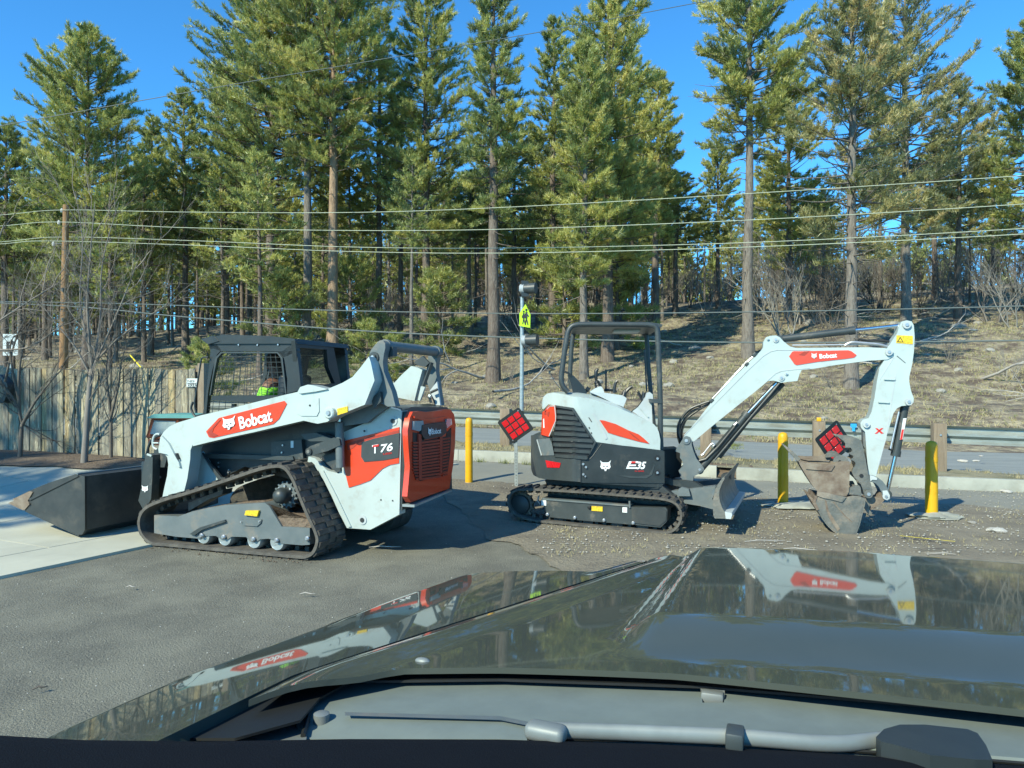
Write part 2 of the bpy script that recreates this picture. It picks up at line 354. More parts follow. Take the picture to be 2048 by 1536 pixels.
sheet('asphalt_lot', [(-40, -10), (40, -10), (40, 6.)]+[(x, y+.3) for x, y in KERB[::-1]]+[(-9, 15.4), (-40, 17)], 'asphalt', 0., 1.)
path = sheet('paved_path', [(x, y) for x, y in KERB]+G((2400, 1045), (2100, 1030), (1900, 1014), (1700, 1010), (1500, 1000), (1100, 972), (880, 962), (740, 950)), 'path_asphalt', .006, .7, .12)
sheet('dirt_strip', G((880, 960), (1100, 971), (1500, 998), (1700, 1008), (1900, 1010), (2100, 1026), (2500, 1060), (2500, 1250), (1500, 1250), (1200, 1220), (1100, 1140), (1040, 1100), (960, 1066), (905, 1010)), 'dirt', .010, .16, .22, bm_amp=.007)
sheet('soil_bed', G((-260, 900), (60, 908), (420, 942), (520, 958), (400, 966), (250, 947), (0, 937), (-260, 930)), 'soil', .05, .25, .12, bm_amp=.035)
# concrete driveway, slab by slab
drv = thing('concrete_driveway', None, None); tag(drv, kind='structure')
P0 = Vector((-4.33, 6.23)); D = Vector((.45, .893)).normalized(); N_ = Vector((-D.y, D.x))
bed = G((-500, 925), (-260, 930), (0, 937), (250, 947), (400, 966), (620, 985))
def bedy(x):
    for a, b in zip(bed, bed[1:]):
        if a[0] <= x <= b[0]: return a[1]+(b[1]-a[1])*(x-a[0])/(b[0]-a[0])
    return 12.5
strips = [0, .78, 2.6, 4.4, 6.2, 8.0, 10.]
for i, (a, b) in enumerate(zip(strips, strips[1:])):
    for j in range(-3, 5):
        off = .9*(i % 2)
        c = [P0+N_*(a+.008)+D*(j*1.9+off+.008), P0+N_*(b-.008)+D*(j*1.9+off+.008), P0+N_*(b-.008)+D*((j+1)*1.9+off-.008), P0+N_*(a+.008)+D*((j+1)*1.9+off-.008)]
        if min(p.y for p in c) > 12.6 or max(p.y for p in c) < -1: continue
        q = [(p.x, min(p.y, bedy(p.x)+.25)) for p in c]
        bm = B(); prism(bm, q, 0, 1, 'z'); grid_cut(bm, 0, min(p[0] for p in q), max(p[0] for p in q), .5); grid_cut(bm, 1, min(p[1] for p in q), max(p[1] for p in q), .5)
        for v in bm.verts: v.co.z = base(v.co.x, v.co.y)+(.028 if v.co.z > .5 else -.05)
        obj('slab', bm, 'concrete', drv)
# kerb blocks: three runs with a gap between the second and third
def along(P, a, b):
    L = [0]
    for p, q in zip(P, P[1:]): L.append(L[-1]+math.dist(p, q))
    def ev(s):
        for i in range(len(P)-1):
            if s <= L[i+1] or i == len(P)-2:
                t = (s-L[i])/(L[i+1]-L[i]); return (P[i][0]+(P[i+1][0]-P[i][0])*t, P[i][1]+(P[i+1][1]-P[i][1])*t)
    return ev, L
ev, KL = along(KERB, 0, 0)
kb = thing('kerb', None, None); tag(kb, kind='structure')
gapa, gapb = KL[4]-.33, KL[4]-.02
s = 0.
while s < KL[-1]-.05:
    e = s+1.55
    if s < gapa < e: e = gapa
    if abs(s-gapa) < 1e-6: s = gapb; e = s+1.55
    e = min(e, KL[-1])
    n = 4; rows = []
    bm = B()
    for k in range(n+1):
        t = s+.004+(e-s-.008)*k/n; p = ev(t); p2 = ev(min(t+.05, KL[-1])); d_ = Vector((p2[0]-p[0], p2[1]-p[1])).normalized() if t+.05 < KL[-1] else Vector((.97, -.2)); nn = Vector((-d_.y, d_.x))
        zz = base(*p)
        rows.append([bm.verts.new((p[0]+nn.x*o_, p[1]+nn.y*o_, zz+h_)) for o_, h_ in ((-.01, -.06), (.015, .175), (.03, .195), (.16, .195), (.16, -.06))])
    for r1, r2 in zip(rows, rows[1:]):
        for k in range(4): bm.faces.new((r1[k], r1[k+1], r2[k+1], r2[k]))
    bm.faces.new(rows[0][::-1]); bm.faces.new(rows[-1]); obj('kerb_stone', bm, 'kerb_concrete', kb)
    s = e
sheet('verge', [(x-.02, y+.14) for x, y in KERB]+[(x, RL(.35, x)) for x in (14, 10, 6, 2, -2, -6)], 'verge', .17, .3, .0, bm_amp=.05)
sheet('gutter', [(x, RL(.25, x)) for x in (-40, -10, 0, 10, 30)]+[(x, RL(.95, x)) for x in (30, 10, 0, -10, -40)], 'concrete', .02, 1.5)
sheet('road', [(x, RL(.9, x)) for x in (-60, -10, 0, 10, 40)]+[(x, RL(9.0, x)) for x in (40, 10, 0, -10, -60)], 'road_asphalt', .012, 1.5)
sheet('soil_ramp', [(ev(gapa-.3)[0], ev(gapa-.3)[1]+.02), (ev(gapb+.3)[0], ev(gapb+.3)[1]+.02), (ev(gapb+.3)[0]+.1, ev(gapb+.3)[1]+.5), (ev(gapa-.3)[0]+.1, ev(gapa-.3)[1]+.5)], 'soil', .012, .06, 0, hf=lambda x, y: base(x, y)+.19*smooth((road_s(x, y)-road_s(*ev(gapa+.15)))/.35))
# yellow paint mark on the dirt
a, b = ghit(1800, 1081), ghit(1910, 1092)
bm = B(); d_ = (b-a); d_.z = 0; nn = Vector((-d_.y, d_.x, 0)).normalized()*.016
vs = [[bm.verts.new((p.x+q.x*k, p.y+q.y*k, hgt(p.x, p.y)+.045)) for k in (-1, 1)] for p, q in ((a.lerp(b, t/8), nn*(.6+.7*random.random())) for t in range(9))]
for r1, r2 in zip(vs, vs[1:]): bm.faces.new((r1[0], r1[1], r2[1], r2[0]))
tag(obj('paint_mark', bm, 'spray_yellow'), 'thin broken yellow line sprayed on the dirt before the right bollard', 'paint mark')
# ================================================================ FENCE
fA, fB = Vector((-11.6, 14.5, 0)), Vector((-5.05, 11.95, 0)); fd = (fB-fA).normalized(); fL = (fB-fA).length; fdeg = -math.degrees(atan2(fd.y, fd.x))
fence = thing('picket_fence', 'weathered grey and yellow board fence standing behind the loader bucket', 'fence', (fA.x, fA.y, base(fA.x, fA.y)), fdeg)
FF = Fr(fA.x, fA.y, 0, fdeg); n = int(fL/.142)
for i in range(n):
    u = (i+.5)*.142; p = fA+fd*u; zb = base(p.x, p.y)+.02; zt = 2.09-.16*(u/fL)+random.uniform(-.015, .02)-(0.03 if (i//17) % 2 else 0)
    wd = .066+random.uniform(-.003, .002); y0 = random.uniform(-.008, .006)-.016*(i % 2); ln = random.uniform(-.006, .006)
    bm = B(); c = .02
    prism(bm, [(u-wd, zb), (u+wd, zb), (u+wd+ln, zt-c), (u+wd-c+ln, zt), (u-wd+c+ln, zt), (u-wd+ln, zt-c)], y0-.011, y0+.011)
    if random.random() < .4:
        for v in bm.verts: v.co.y += .02*(v.co.z-zb)*random.uniform(.2, .6)
    obj('picket', bm, 'fence_wood_'+'abcdabca'[random.randrange(8)], fence, FF)
for zz in (.62, 1.2, 1.78):
    bm = B(); box(bm, (fL/2, .05, zz+.03), (fL, .04, .09)); obj('fence_rail', bm, 'post_wood', fence, FF)
for i in range(4):
    u = .4+i*2.35; bm = B(); box(bm, (min(u, fL-.1), .12, 1.2), (.1, .1, 1.6)); obj('fence_post', bm, 'post_wood', fence, FF)
bm = B(); box(bm, (fL+.09, .0, 1.22), (.13, .13, 1.62)); obj('end_post', bm, 'post_wood', fence, FF, bev=.006)
# notice on the fence
q = [FF.hit(a, b, -.045) for a, b in ((373, 757), (397, 757), (397, 774), (373, 774))]
nb = thing('fence_notice', 'small white printed notice fixed near the right end of the fence', 'notice', tuple(FF.M@((q[2]+q[3])/2)), fdeg)
bm = B(); prism(bm, [(v.x, v.z) for v in q], -.045, -.038); obj('panel', bm, 'sign_white', nb, FF)
for k, (t, y) in enumerate((('NO', 764), ('PARKING', 769.5), ('AREA', 773.5))): lettering(t, (375.5, y), (394.5 if k else 389, y), 4, FF, -.045, 'dark_grey_paint', nb)
# round thing on the left of the fence: cut log slice in a dark hoop
c = FF.hit(-2, 779, -.25); ds = thing('log_slice', 'round log slice with a dark bark rim hanging at the left end of the fence', 'log slice', tuple(FF.M@Vector((c.x, c.y, c.z-.26))), fdeg)
bm = B(); cyl(bm, (c.x, -.27, c.z), (c.x, -.17, c.z), .20, 28); obj('cut_face', bm, 'tan_bark', ds, FF, bev=.01)
bm = B(); R_ = []
for k in range(30):
    a = 2*pi*k/30; r = .255+.012*sin(a*5)+.01*random.random(); R_.append([bm.verts.new((c.x+cos(a)*rr, yy, c.z+sin(a)*rr)) for rr, yy in ((.20, -.29), (r, -.28), (r, -.15), (.20, -.15))])
for k in range(30):
    for j in range(4): bm.faces.new((R_[k][j], R_[k][(j+1) % 4], R_[(k+1) % 30][(j+1) % 4], R_[(k+1) % 30][j]))
obj('bark_rim', bm, 'dark_steel', ds, FF)
bm = B(); tube(bm, [(c.x, -.16, c.z+.25), (c.x, -.03, c.z+.31)], .012, 6); obj('hook', bm, 'zinc', ds, FF)
# ================================================================ little red box by the fence
bxd = 10.6; BX = Fr(at(330, 850, bxd).x, bxd, 0, 12)
lb = thing('book_box', 'small red framed box with a sloping glass front on a teal post beside the bucket', 'box', (BX.M.translation.x, bxd, base(BX.M.translation.x, bxd)), 12)
def P(c, *pts): return BX.pl(c, pts)
bm = B(); prism(bm, P(0, (294, 874), (305, 835), (390, 835), (372, 878)), .02, .5); obj('cabinet', bm, 'terracotta_paint', lb, BX, bev=.006)
bm = B(); prism(bm, P(-.02, (298, 868), (307, 841), (350, 843), (345, 872)), -.006, .0); obj('glass_front', bm, 'box_glass', lb, BX)
bm = B()
for a, b2 in (((294, 874), (305, 836)), ((305, 836), (384, 836)), ((294, 874), (356, 878)), ((350, 878), (356, 838))):
    A_, B_ = BX.hit(*a, -.02), BX.hit(*b2, -.02); tube(bm, [A_, B_], .016, 4)
obj('door_frame', bm, 'terracotta_paint', lb, BX)
bm = B(); r0 = BX.hit(302, 836, 0); r1 = BX.hit(394, 836, 0)
prism(bm, [(r0.x-.02, r0.z), (r1.x+.04, r1.z), (r1.x+.02, r1.z+.045), (r0.x+.1, r0.z+.06)], -.07, .6); obj('roof', bm, 'teal_paint', lb, BX, bev=.006)
p = BX.hit(320, 878, .15); bm = B(); box(bm, (p.x+.07, .2, (p.z+base(0, 9))/2), (.12, .12, p.z-base(-5, bxd)+.1)); obj('post', bm, 'teal_paint', lb, BX, bev=.005)
bm = B(); box(bm, (p.x+.05, .2, p.z-.04), (.3, .36, .08)); obj('shelf', bm, 'terracotta_paint', lb, BX, bev=.005)
# ================================================================ GUARDRAIL
gd = math.degrees(math.atan(.283)); GR = Fr(0, 15.08, 0, gd); gz = lambda u: 1.185-.0278*(u*cos(radians(gd)))
rail = thing('guardrail', 'long ribbed steel guardrail on square timber posts along the road', 'guardrail', (0, 15.08, base(0, 15.08)), gd)
def wbeam(u0, u1):
    prof = [(-.00, 0.), (.035, -.02), (.08, -.045), (.08, -.085), (.02, -.135), (.02, -.175), (.08, -.225), (.08, -.265), (.035, -.29), (0., -.31)]
    bm = B(); rows = []
    for k in range(5):
        u = u0+(u1-u0)*k/4; rows.append([bm.verts.new((u, .02+a, gz(u)+b)) for a, b in prof]+[bm.verts.new((u, .024+a, gz(u)+b)) for a, b in prof[::-1]])
    m_ = len(prof)*2
    for r1, r2 in zip(rows, rows[1:]):
        for k in range(m_): bm.faces.new((r1[k], r1[(k+1) % m_], r2[(k+1) % m_], r2[k]))
    bm.faces.new(rows[0]); bm.faces.new(rows[-1][::-1]); return bm
for i in range(-8, 4): obj('rail_beam', wbeam(i*3.81-.1+.2, (i+1)*3.81+.2+(.03 if i % 2 else 0)), 'rail_steel', rail, GR, sm=30)
post_u = [GR.hit(p_, 850, -.1).x for p_ in (1874, 1636, 1412)]
stp = (post_u[0]-post_u[2])/2
us = [post_u[0]+stp, post_u[0], post_u[1], post_u[2]]+[post_u[2]-stp*k for k in range(1, 12)]
for k, u in enumerate(us):
    p = GR.M@Vector((u, -.2, 0)); zb = base(p.x, p.y)
    bm = B(); hh = gz(u)+random.uniform(.0, .04)+(.03 if k == 1 else 0)
    box(bm, (u, -.22, (zb+hh)/2), (.2, .2, hh-zb)); ps = obj('post', bm, 'post_wood', rail, GR, bev=.008)
    bm = B(); box(bm, (u+.0, -.05, gz(u)-.16), (.15, .14, .33)); obj('spacer_block', bm, 'post_wood', rail, GR, bev=.006)
    bm = B(); cyl(bm, (u, -.335, gz(u)-.15), (u, -.31, gz(u)-.15), .018, 8); obj('bolt', bm, 'zinc', rail, GR)
    if k == 2:
        bm = B(); box(bm, (u, -.22, hh+.035), (.075, .09, .07)); o = obj('post_marker', bm, 'yellow_plastic', rail, GR, bev=.01); o['label'] = 'small yellow reflector block on top of a timber post'
q = GR.hit(1707, 858, -.0)
bm = B(); box(bm, (q.x, -.003, gz(q.x)-.055), (.10, .006, .07)); box(bm, (q.x, -.003, gz(q.x)-.12), (.05, .006, .07)); o = obj('paint_spot', bm, 'spray_blue', rail, GR); o['label'] = 'bright blue sprayed spot on the guardrail'
# ================================================================ BOLLARDS
def bollard(px, py, r, h, label, foot=None, dz=0.):
    p = ghit(px, py); t = thing('bollard', label, 'bollard', (p.x, p.y, p.z+dz), 0, 'yellow plastic sleeved bollards')
    fr = Fr(p.x, p.y, p.z+dz, 0); pts = [(0, 0, 0), (0, 0, .04), (0, 0, h*.985-.06), (0, 0, h-.035), (0, 0, h-.012), (0, 0, h)]
    bm = B(); tube(bm, pts, [r, r, r*.96, r*.9, r*.68, r*.2], 28); obj('sleeve', bm, 'yellow_plastic', t, fr, sm=50)
    bm = B(); tube(bm, [(0, 0, h*.72), (0, 0, h*.78)], [r*1.01]*2, 28, caps=False); obj('band', bm, 'yellow_plastic', t, fr)
    bm = B(); tube(bm, [(0, 0, h*.30), (0, 0, h*.40)], [r*1.01]*2, 28, caps=False); obj('band', bm, 'yellow_plastic', t, fr)
    bm = B(); cyl(bm, (0, 0, -.05), (0, 0, .012), r*1.12, 24); obj('base_ring', bm, 'kerb_concrete', t, fr)
    if foot:
        bm = B(); bmesh.ops.create_uvsphere(bm, u_segments=28, v_segments=12, radius=1.)
        for v in bm.verts:
            q = v.co.copy(); k = 1+.55*noise.noise(q*1.7+Vector((px, 0, 0)))+.2*noise.noise(q*5); v.co = (q.x*foot[0]*k+foot[3], q.y*foot[1]*k-.05, max(q.z, -.2)*foot[2]*(1+.3*noise.noise(q*4)))
        f = obj('concrete_footing', bm, 'kerb_concrete', None, fr); tag(f, foot[4], 'footing')
    return t
bollard(938, 966, .057, .98, 'left yellow bollard standing in gravel between loader and red diamond sign')
bollard(1566, 1014, .068, .97, 'middle yellow bollard behind the digger bucket teeth', (.55, .26, .045, .22, 'pale concrete patch round the foot of the middle bollard'), .03)
bollard(1863, 1036, .072, .93, 'right yellow bollard standing in front of the guardrail post', (.30, .20, .05, .03, 'small rounded concrete patch round the foot of the right bollard'), .03)
# ================================================================ RED DIAMOND MARKERS
def diamond(label, cpx, cpy, dist, side, rot, yaw, postx, posty):
    fr = Fr(at(cpx, cpy, dist).x, dist, 0, yaw); c = fr.hit(cpx, cpy, 0)
    g = fr.hit(postx, posty, .03); bz = base(fr.M.translation.x, dist)-.02
    t = thing('end_of_road_marker', label, 'sign', tuple(fr.M@Vector((g.x, .03, bz))), yaw, 'red reflector diamond signs')
    M = Matrix.Rotation(radians(rot), 4, 'Y')
    h = side/2; rr = side*.07; out = []
    for sx, sz in ((1, 1), (-1, 1), (-1, -1), (1, -1)):
        a0 = {(1, 1): 0, (-1, 1): 90, (-1, -1): 180, (1, -1): 270}[(sx, sz)]
        for k in range(5):
            a = radians(a0+k*22.5); out.append((sx*(h-rr)+rr*cos(a), sz*(h-rr)+rr*sin(a)))
    bm = B(); prism(bm, out, -.004, .004); bm.transform(Matrix.Translation(c)@M); obj('plate', bm, 'sign_black', t, fr)
    s_ = side*.225
    for i in (-1, 0, 1):
        for j in (-1, 0, 1):
            bm = B(); box(bm, (i*side*.27, -.008, j*side*.27), (s_, .008, s_)); bm.transform(Matrix.Translation(c)@M); obj('reflector', bm, 'red_lens', t, fr, bev=.003, seg=1)
    for i, j in ((.36, .36), (-.36, -.36)):
        bm = B(); cyl(bm, (i*side*1.1, -.010, j*side*1.1), (i*side*1.1, -.004, j*side*1.1), .009, 8); bm.transform(Matrix.Translation(c)@M); obj('bolt', bm, 'zinc', t, fr)
    top = c.z-side*.2; bm = B()
    dx = (g.x-c.x)/max(.1, (c.z-g.z)); w_ = .025
    prism(bm, [(-w_, 0), (w_, 0), (w_, .022), (w_-.006, .022), (w_-.006, .004), (-w_+.006, .004), (-w_+.006, .022), (-w_, .022)], bz, top, 'z')
    for v in bm.verts: v.co = Vector((v.co.x+c.x+dx*(c.z-v.co.z), v.co.y+.008, v.co.z))
    ps = obj('perforated_post', bm, 'galvanised', t, fr)
    bm = B(); z = bz+.06
    while z < top-.3: cyl(bm, (c.x+dx*(c.z-z), .004, z), (c.x+dx*(c.z-z), .0085, z), .006, 6); z += .045
    o = obj('post_holes', bm, 'logo_black', t, fr); o['kind'] = 'stuff'
diamond('red nine-reflector black diamond sign left of the digger, brightly lit', 1031, 851, 10.9, .395, -35, 10, 1033, 975)
diamond('red nine-reflector black diamond sign behind the digger thumb, in shade', 1668, 884, 11.6, .50, -37, -14, 1674, 965)
# ================================================================ UTILITY POLE, WIRES
UD = 33.; U0 = at(131, 700, UD); UF = Fr(U0.x, UD, 0, gd)
up = thing('utility_pole', 'tall brown wooden utility pole rising behind the fence', 'utility pole', (U0.x-.1, UD, hgt(U0.x, UD)), gd)
tp = at(132, 410, UD); bt = Vector((U0.x-.12, UD, hgt(U0.x, UD)-.3))
bm = B(); tube(bm, [bt, bt.lerp(tp, .5), tp], [.19, .165, .12], 16); obj('shaft', bm, 'pole_wood', up)
for z_, dx in ((421, -7), (445, -13), (488, -24)):
    p = at(131, z_, UD); q = at(131+dx, z_-1, UD-.0); bm = B(); tube(bm, [p, q], .022, 6); obj('bracket', bm, 'cable', up)
    bm = B(); tube(bm, [q+Vector((0, 0, -.1)), q, q+Vector((0, 0, .08))], [.06, .075, .03], 8); obj('insulator', bm, 'ceramic', up)
for z_ in (580, 640): 
    p = at(130, z_, UD); bm = B(); tube(bm, [p+Vector((0, -.17, -.08)), p+Vector((0, -.18, .08))], .05, 8); obj('cable_clamp', bm, 'cable', up)
def wire(pts, r, m, label, cat='cable', c=0., fr=None):
    q = [(fr or UF).hit(a, b, c) for a, b in pts]; bm = B(); tube(bm, spline(q, 10), r, 6); o = obj('overhead_wire', bm, m, None, fr or UF)
    tag(o, label, cat, 'wires strung over the road')
wire([(-260, 449), (0, 430), (124, 420), (360, 424), (700, 425), (1024, 414), (1500, 387), (2048, 351), (2400, 322)], .013, 'wire', 'topmost of the four pale wires leaving the wooden pole', c=-.15)
wire([(-260, 470), (0, 452), (118, 444), (360, 455), (700, 461), (1024, 458), (1500, 440), (2048, 408), (2400, 380)], .013, 'wire', 'second pale wire from the top of the wooden pole', c=-.3)
wire([(-260, 505), (0, 484), (128, 474), (400, 482), (700, 494), (1024, 496), (1500, 485), (2048, 457), (2400, 430)], .013, 'wire', 'upper of the close pair of pale wires below pole top', c=.4)
wire([(-260, 510), (0, 488), (102, 482), (400, 491), (700, 503), (1024, 506), (1500, 494), (2048, 468), (2400, 441)], .013, 'wire', 'lower of the close pair of pale wires below pole top', c=-.5)
wire([(-260, 598), (0, 603), (240, 607), (600, 619), (1024, 627), (1500, 624), (2048, 612), (2400, 598)], .021, 'cable', 'upper dark cable crossing in front of the hillside trunks', c=-.2)
wire([(-260, 596), (128, 612), (360, 633), (700, 660), (1024, 675), (1500, 685), (2048, 681), (2400, 672)], .026, 'cable', 'lower thick dark cable passing just above both machines', c=-.35)
HF = Fr(0, 26, 0, -4)
wire([(-300, 312), (0, 252), (500, 163), (1024, 74), (1424, 0), (1900, -92)], .014, 'cable', 'single thin dark wire slanting across the open sky', fr=HF)
# guy wire marker behind fence
bm = B(); tube(bm, [at(260, 710, 24), at(282, 735, 23.2)], .02, 6); tag(obj('guy_guard', bm, 'spray_yellow'), 'short slanted yellow guard tube just behind the fence', 'guy guard')
# ================================================================ SCHOOL SIGNAL
sx = at(1043, 700, 24.9); SG = Fr(sx.x, 24.9, 0, 0)
sg = thing('crossing_signal', 'pale pole with two dark beacons and a lime school crossing sign', 'signal', (sx.x, 24.9, hgt(sx.x, 24.9)), 0)
bm = B(); tube(bm, [(0, 0, hgt(sx.x, 24.9)-.1), (.02, 0, SG.hit(1045, 594, 0).z)], [.075, .062], 14); obj('pole', bm, 'galvanised', sg, SG)
def sp(y, *pts): return SG.pl(y, pts)
for (x0, y0, x1, y1, hy) in ((1043, 562, 1057, 594, 578), (1050, 672, 1060, 694, 681)):
    bm = B(); prism(bm, sp(-.1, (x0, y0), (x1, y0+2), (x1, y1), (x0, y1)), -.25, .08); hd = obj('beacon_housing', bm, 'black_plastic', sg, SG, bev=.02)
    a = SG.hit(x1-7, hy, -.1); bm = B(); tube(bm, [(a.x, -.16, a.z), (a.x+.36, -.30, a.z), (a.x+.36, -.30, a.z)], [.17, .19, .16], 16); obj('visor', bm, 'dark_grey_paint', sg, SG)
    bm = B(); tube(bm, [(a.x-.13, -.1, a.z), (a.x+.0, -.16, a.z)], [.17, .17], 16); obj('beacon_lens', bm, 'lamp_lens', sg, SG)
for y in (672, 690):
    p = SG.hit(1045, y, 0); bm = B(); box(bm, (p.x+.08, -.05, p.z), (.25, .05, .04)); obj('bracket', bm, 'galvanised', sg, SG)
ZS = zc(1000, 540, 8.5333); S5 = Fr(sx.x, 24.75, 0, 38)
q = S5.pl(0, ZS((437, 585), (520, 760), (515, 985), (335, 955), (335, 740)))
mx = sum(p[0] for p in q)/5; bm = B(); prism(bm, q, -.01, .01); obj('crossing_sign', bm, 'sign_lime', sg, S5)
for cx_, cz_, h_ in ((405, 920, 230), (450, 935, 275)):
    b0 = S5.hit(*ZS((cx_, cz_))[0], -.02); u_ = (S5.hit(*ZS((cx_, cz_-h_))[0], -.02)-b0).length
    for pts_ in ([(0, .42), (-.1, .0)], [(0, .42), (.12, .0)], [(0, .40), (0, .80)], [(0, .75), (-.15, .55), (-.1, .45)], [(0, .75), (.13, .58), (.18, .5)]):
        bm = B(); tube(bm, [(b0.x+a_*u_, -.02, b0.z+c_*u_) for a_, c_ in pts_], .045*u_ if pts_[1] != (0, .80) else .085*u_, 6, flat=.4); obj('walking_figure', bm, 'sign_black', sg, S5)
    bm = B(); tube(bm, [(b0.x, -.03, b0.z+.92*u_), (b0.x, -.01, b0.z+.92*u_)], .08*u_, 10); obj('walking_figure', bm, 'sign_black', sg, S5)
# ================================================================ RIGHT LANE ONLY SIGN
RS = Fr(at(20, 700, 27).x, 27, 0, -6)
rs = thing('lane_sign', 'white right lane only arrow sign on a thin post behind the fence', 'sign', (RS.M.translation.x, 27, hgt(RS.M.translation.x, 27)), -6)
bm = B(); prism(bm, RS.pl(0, [(6, 668), (36, 668), (36, 711), (6, 711)]), -.01, .01); obj('panel', bm, 'sign_white', rs, RS, bev=.004)
p = RS.hit(20, 711, 0); bm = B(); box(bm, (p.x, .04, (p.z+hgt(RS.M.translation.x, 27))/2+.3), (.05, .04, p.z-hgt(RS.M.translation.x, 27)+.6)); obj('post', bm, 'galvanised', rs, RS)
lettering('RIGHT LANE', (9, 676), (33, 676), 5, RS, -.01, 'logo_black', rs); lettering('ONLY', (10, 708), (32, 708), 7, RS, -.01, 'logo_black', rs)
bm = B(); prism(bm, RS.pl(0, [(13, 699), (13, 686), (16, 683), (24, 683), (24, 679.5), (31, 685.5), (24, 691), (24, 687.5), (18, 687.5), (18, 699)]), -.016, -.012); obj('arrow', bm, 'logo_black', rs, RS)
# ================================================================ TREES
class NT:
    """collects tapered tubes and needle triangles as arrays"""
    def __init__(s): s.V = []; s.Q = []; s.n = 0
    def tube(s, P, R, k=5):
        P = np.asarray(P, float); m = len(P); T = np.gradient(P, axis=0); T /= np.linalg.norm(T, axis=1)[:, None]+1e-9
        a = np.where(np.abs(T[:, 2:3]) > .8, [[1., 0, 0]], [[0, 0, 1.]]); U = np.cross(T, a); U /= np.linalg.norm(U, axis=1)[:, None]+1e-9; W = np.cross(T, U)
        an = np.arange(k)*2*pi/k; c = np.cos(an)[None, :, None]; d = np.sin(an)[None, :, None]
        s.V.append((P[:, None]+(U[:, None]*c+W[:, None]*d)*np.asarray(R)[:, None, None]).reshape(-1, 3))
        i = np.arange(m-1)[:, None]*k; j = np.arange(k)[None]; j2 = (j+1) % k
        s.Q.append((np.stack([i+j, i+j2, i+k+j2, i+k+j], -1)+s.n).reshape(-1, 4)); s.n += m*k
    def mesh(s, name, m): return fast_mesh(name, np.concatenate(s.V), np.concatenate(s.Q), None, m, True)
def needles(C, A, k, L, w_, spread=.75, tint=None):
    n = len(C); C = np.repeat(C, k, 0); A = np.repeat(A, k, 0); t = np.repeat(tint, k)
    d = A+RNG.normal(0, spread, A.shape); d /= np.linalg.norm(d, axis=1)[:, None]+1e-9
    p = np.cross(d, RNG.normal(0, 1, d.shape)); p /= np.linalg.norm(p, axis=1)[:, None]+1e-9
    b = C+RNG.normal(0, .035, C.shape); l_ = (L*RNG.uniform(.7, 1.2, len(C)))[:, None]; ww = w_*RNG.uniform(.7, 1.3, len(C))[:, None]
    V = np.stack([b-p*ww*.5, b+p*ww*.5, b+d*l_], 1).reshape(-1, 3)
    return V, np.repeat(t, 3)
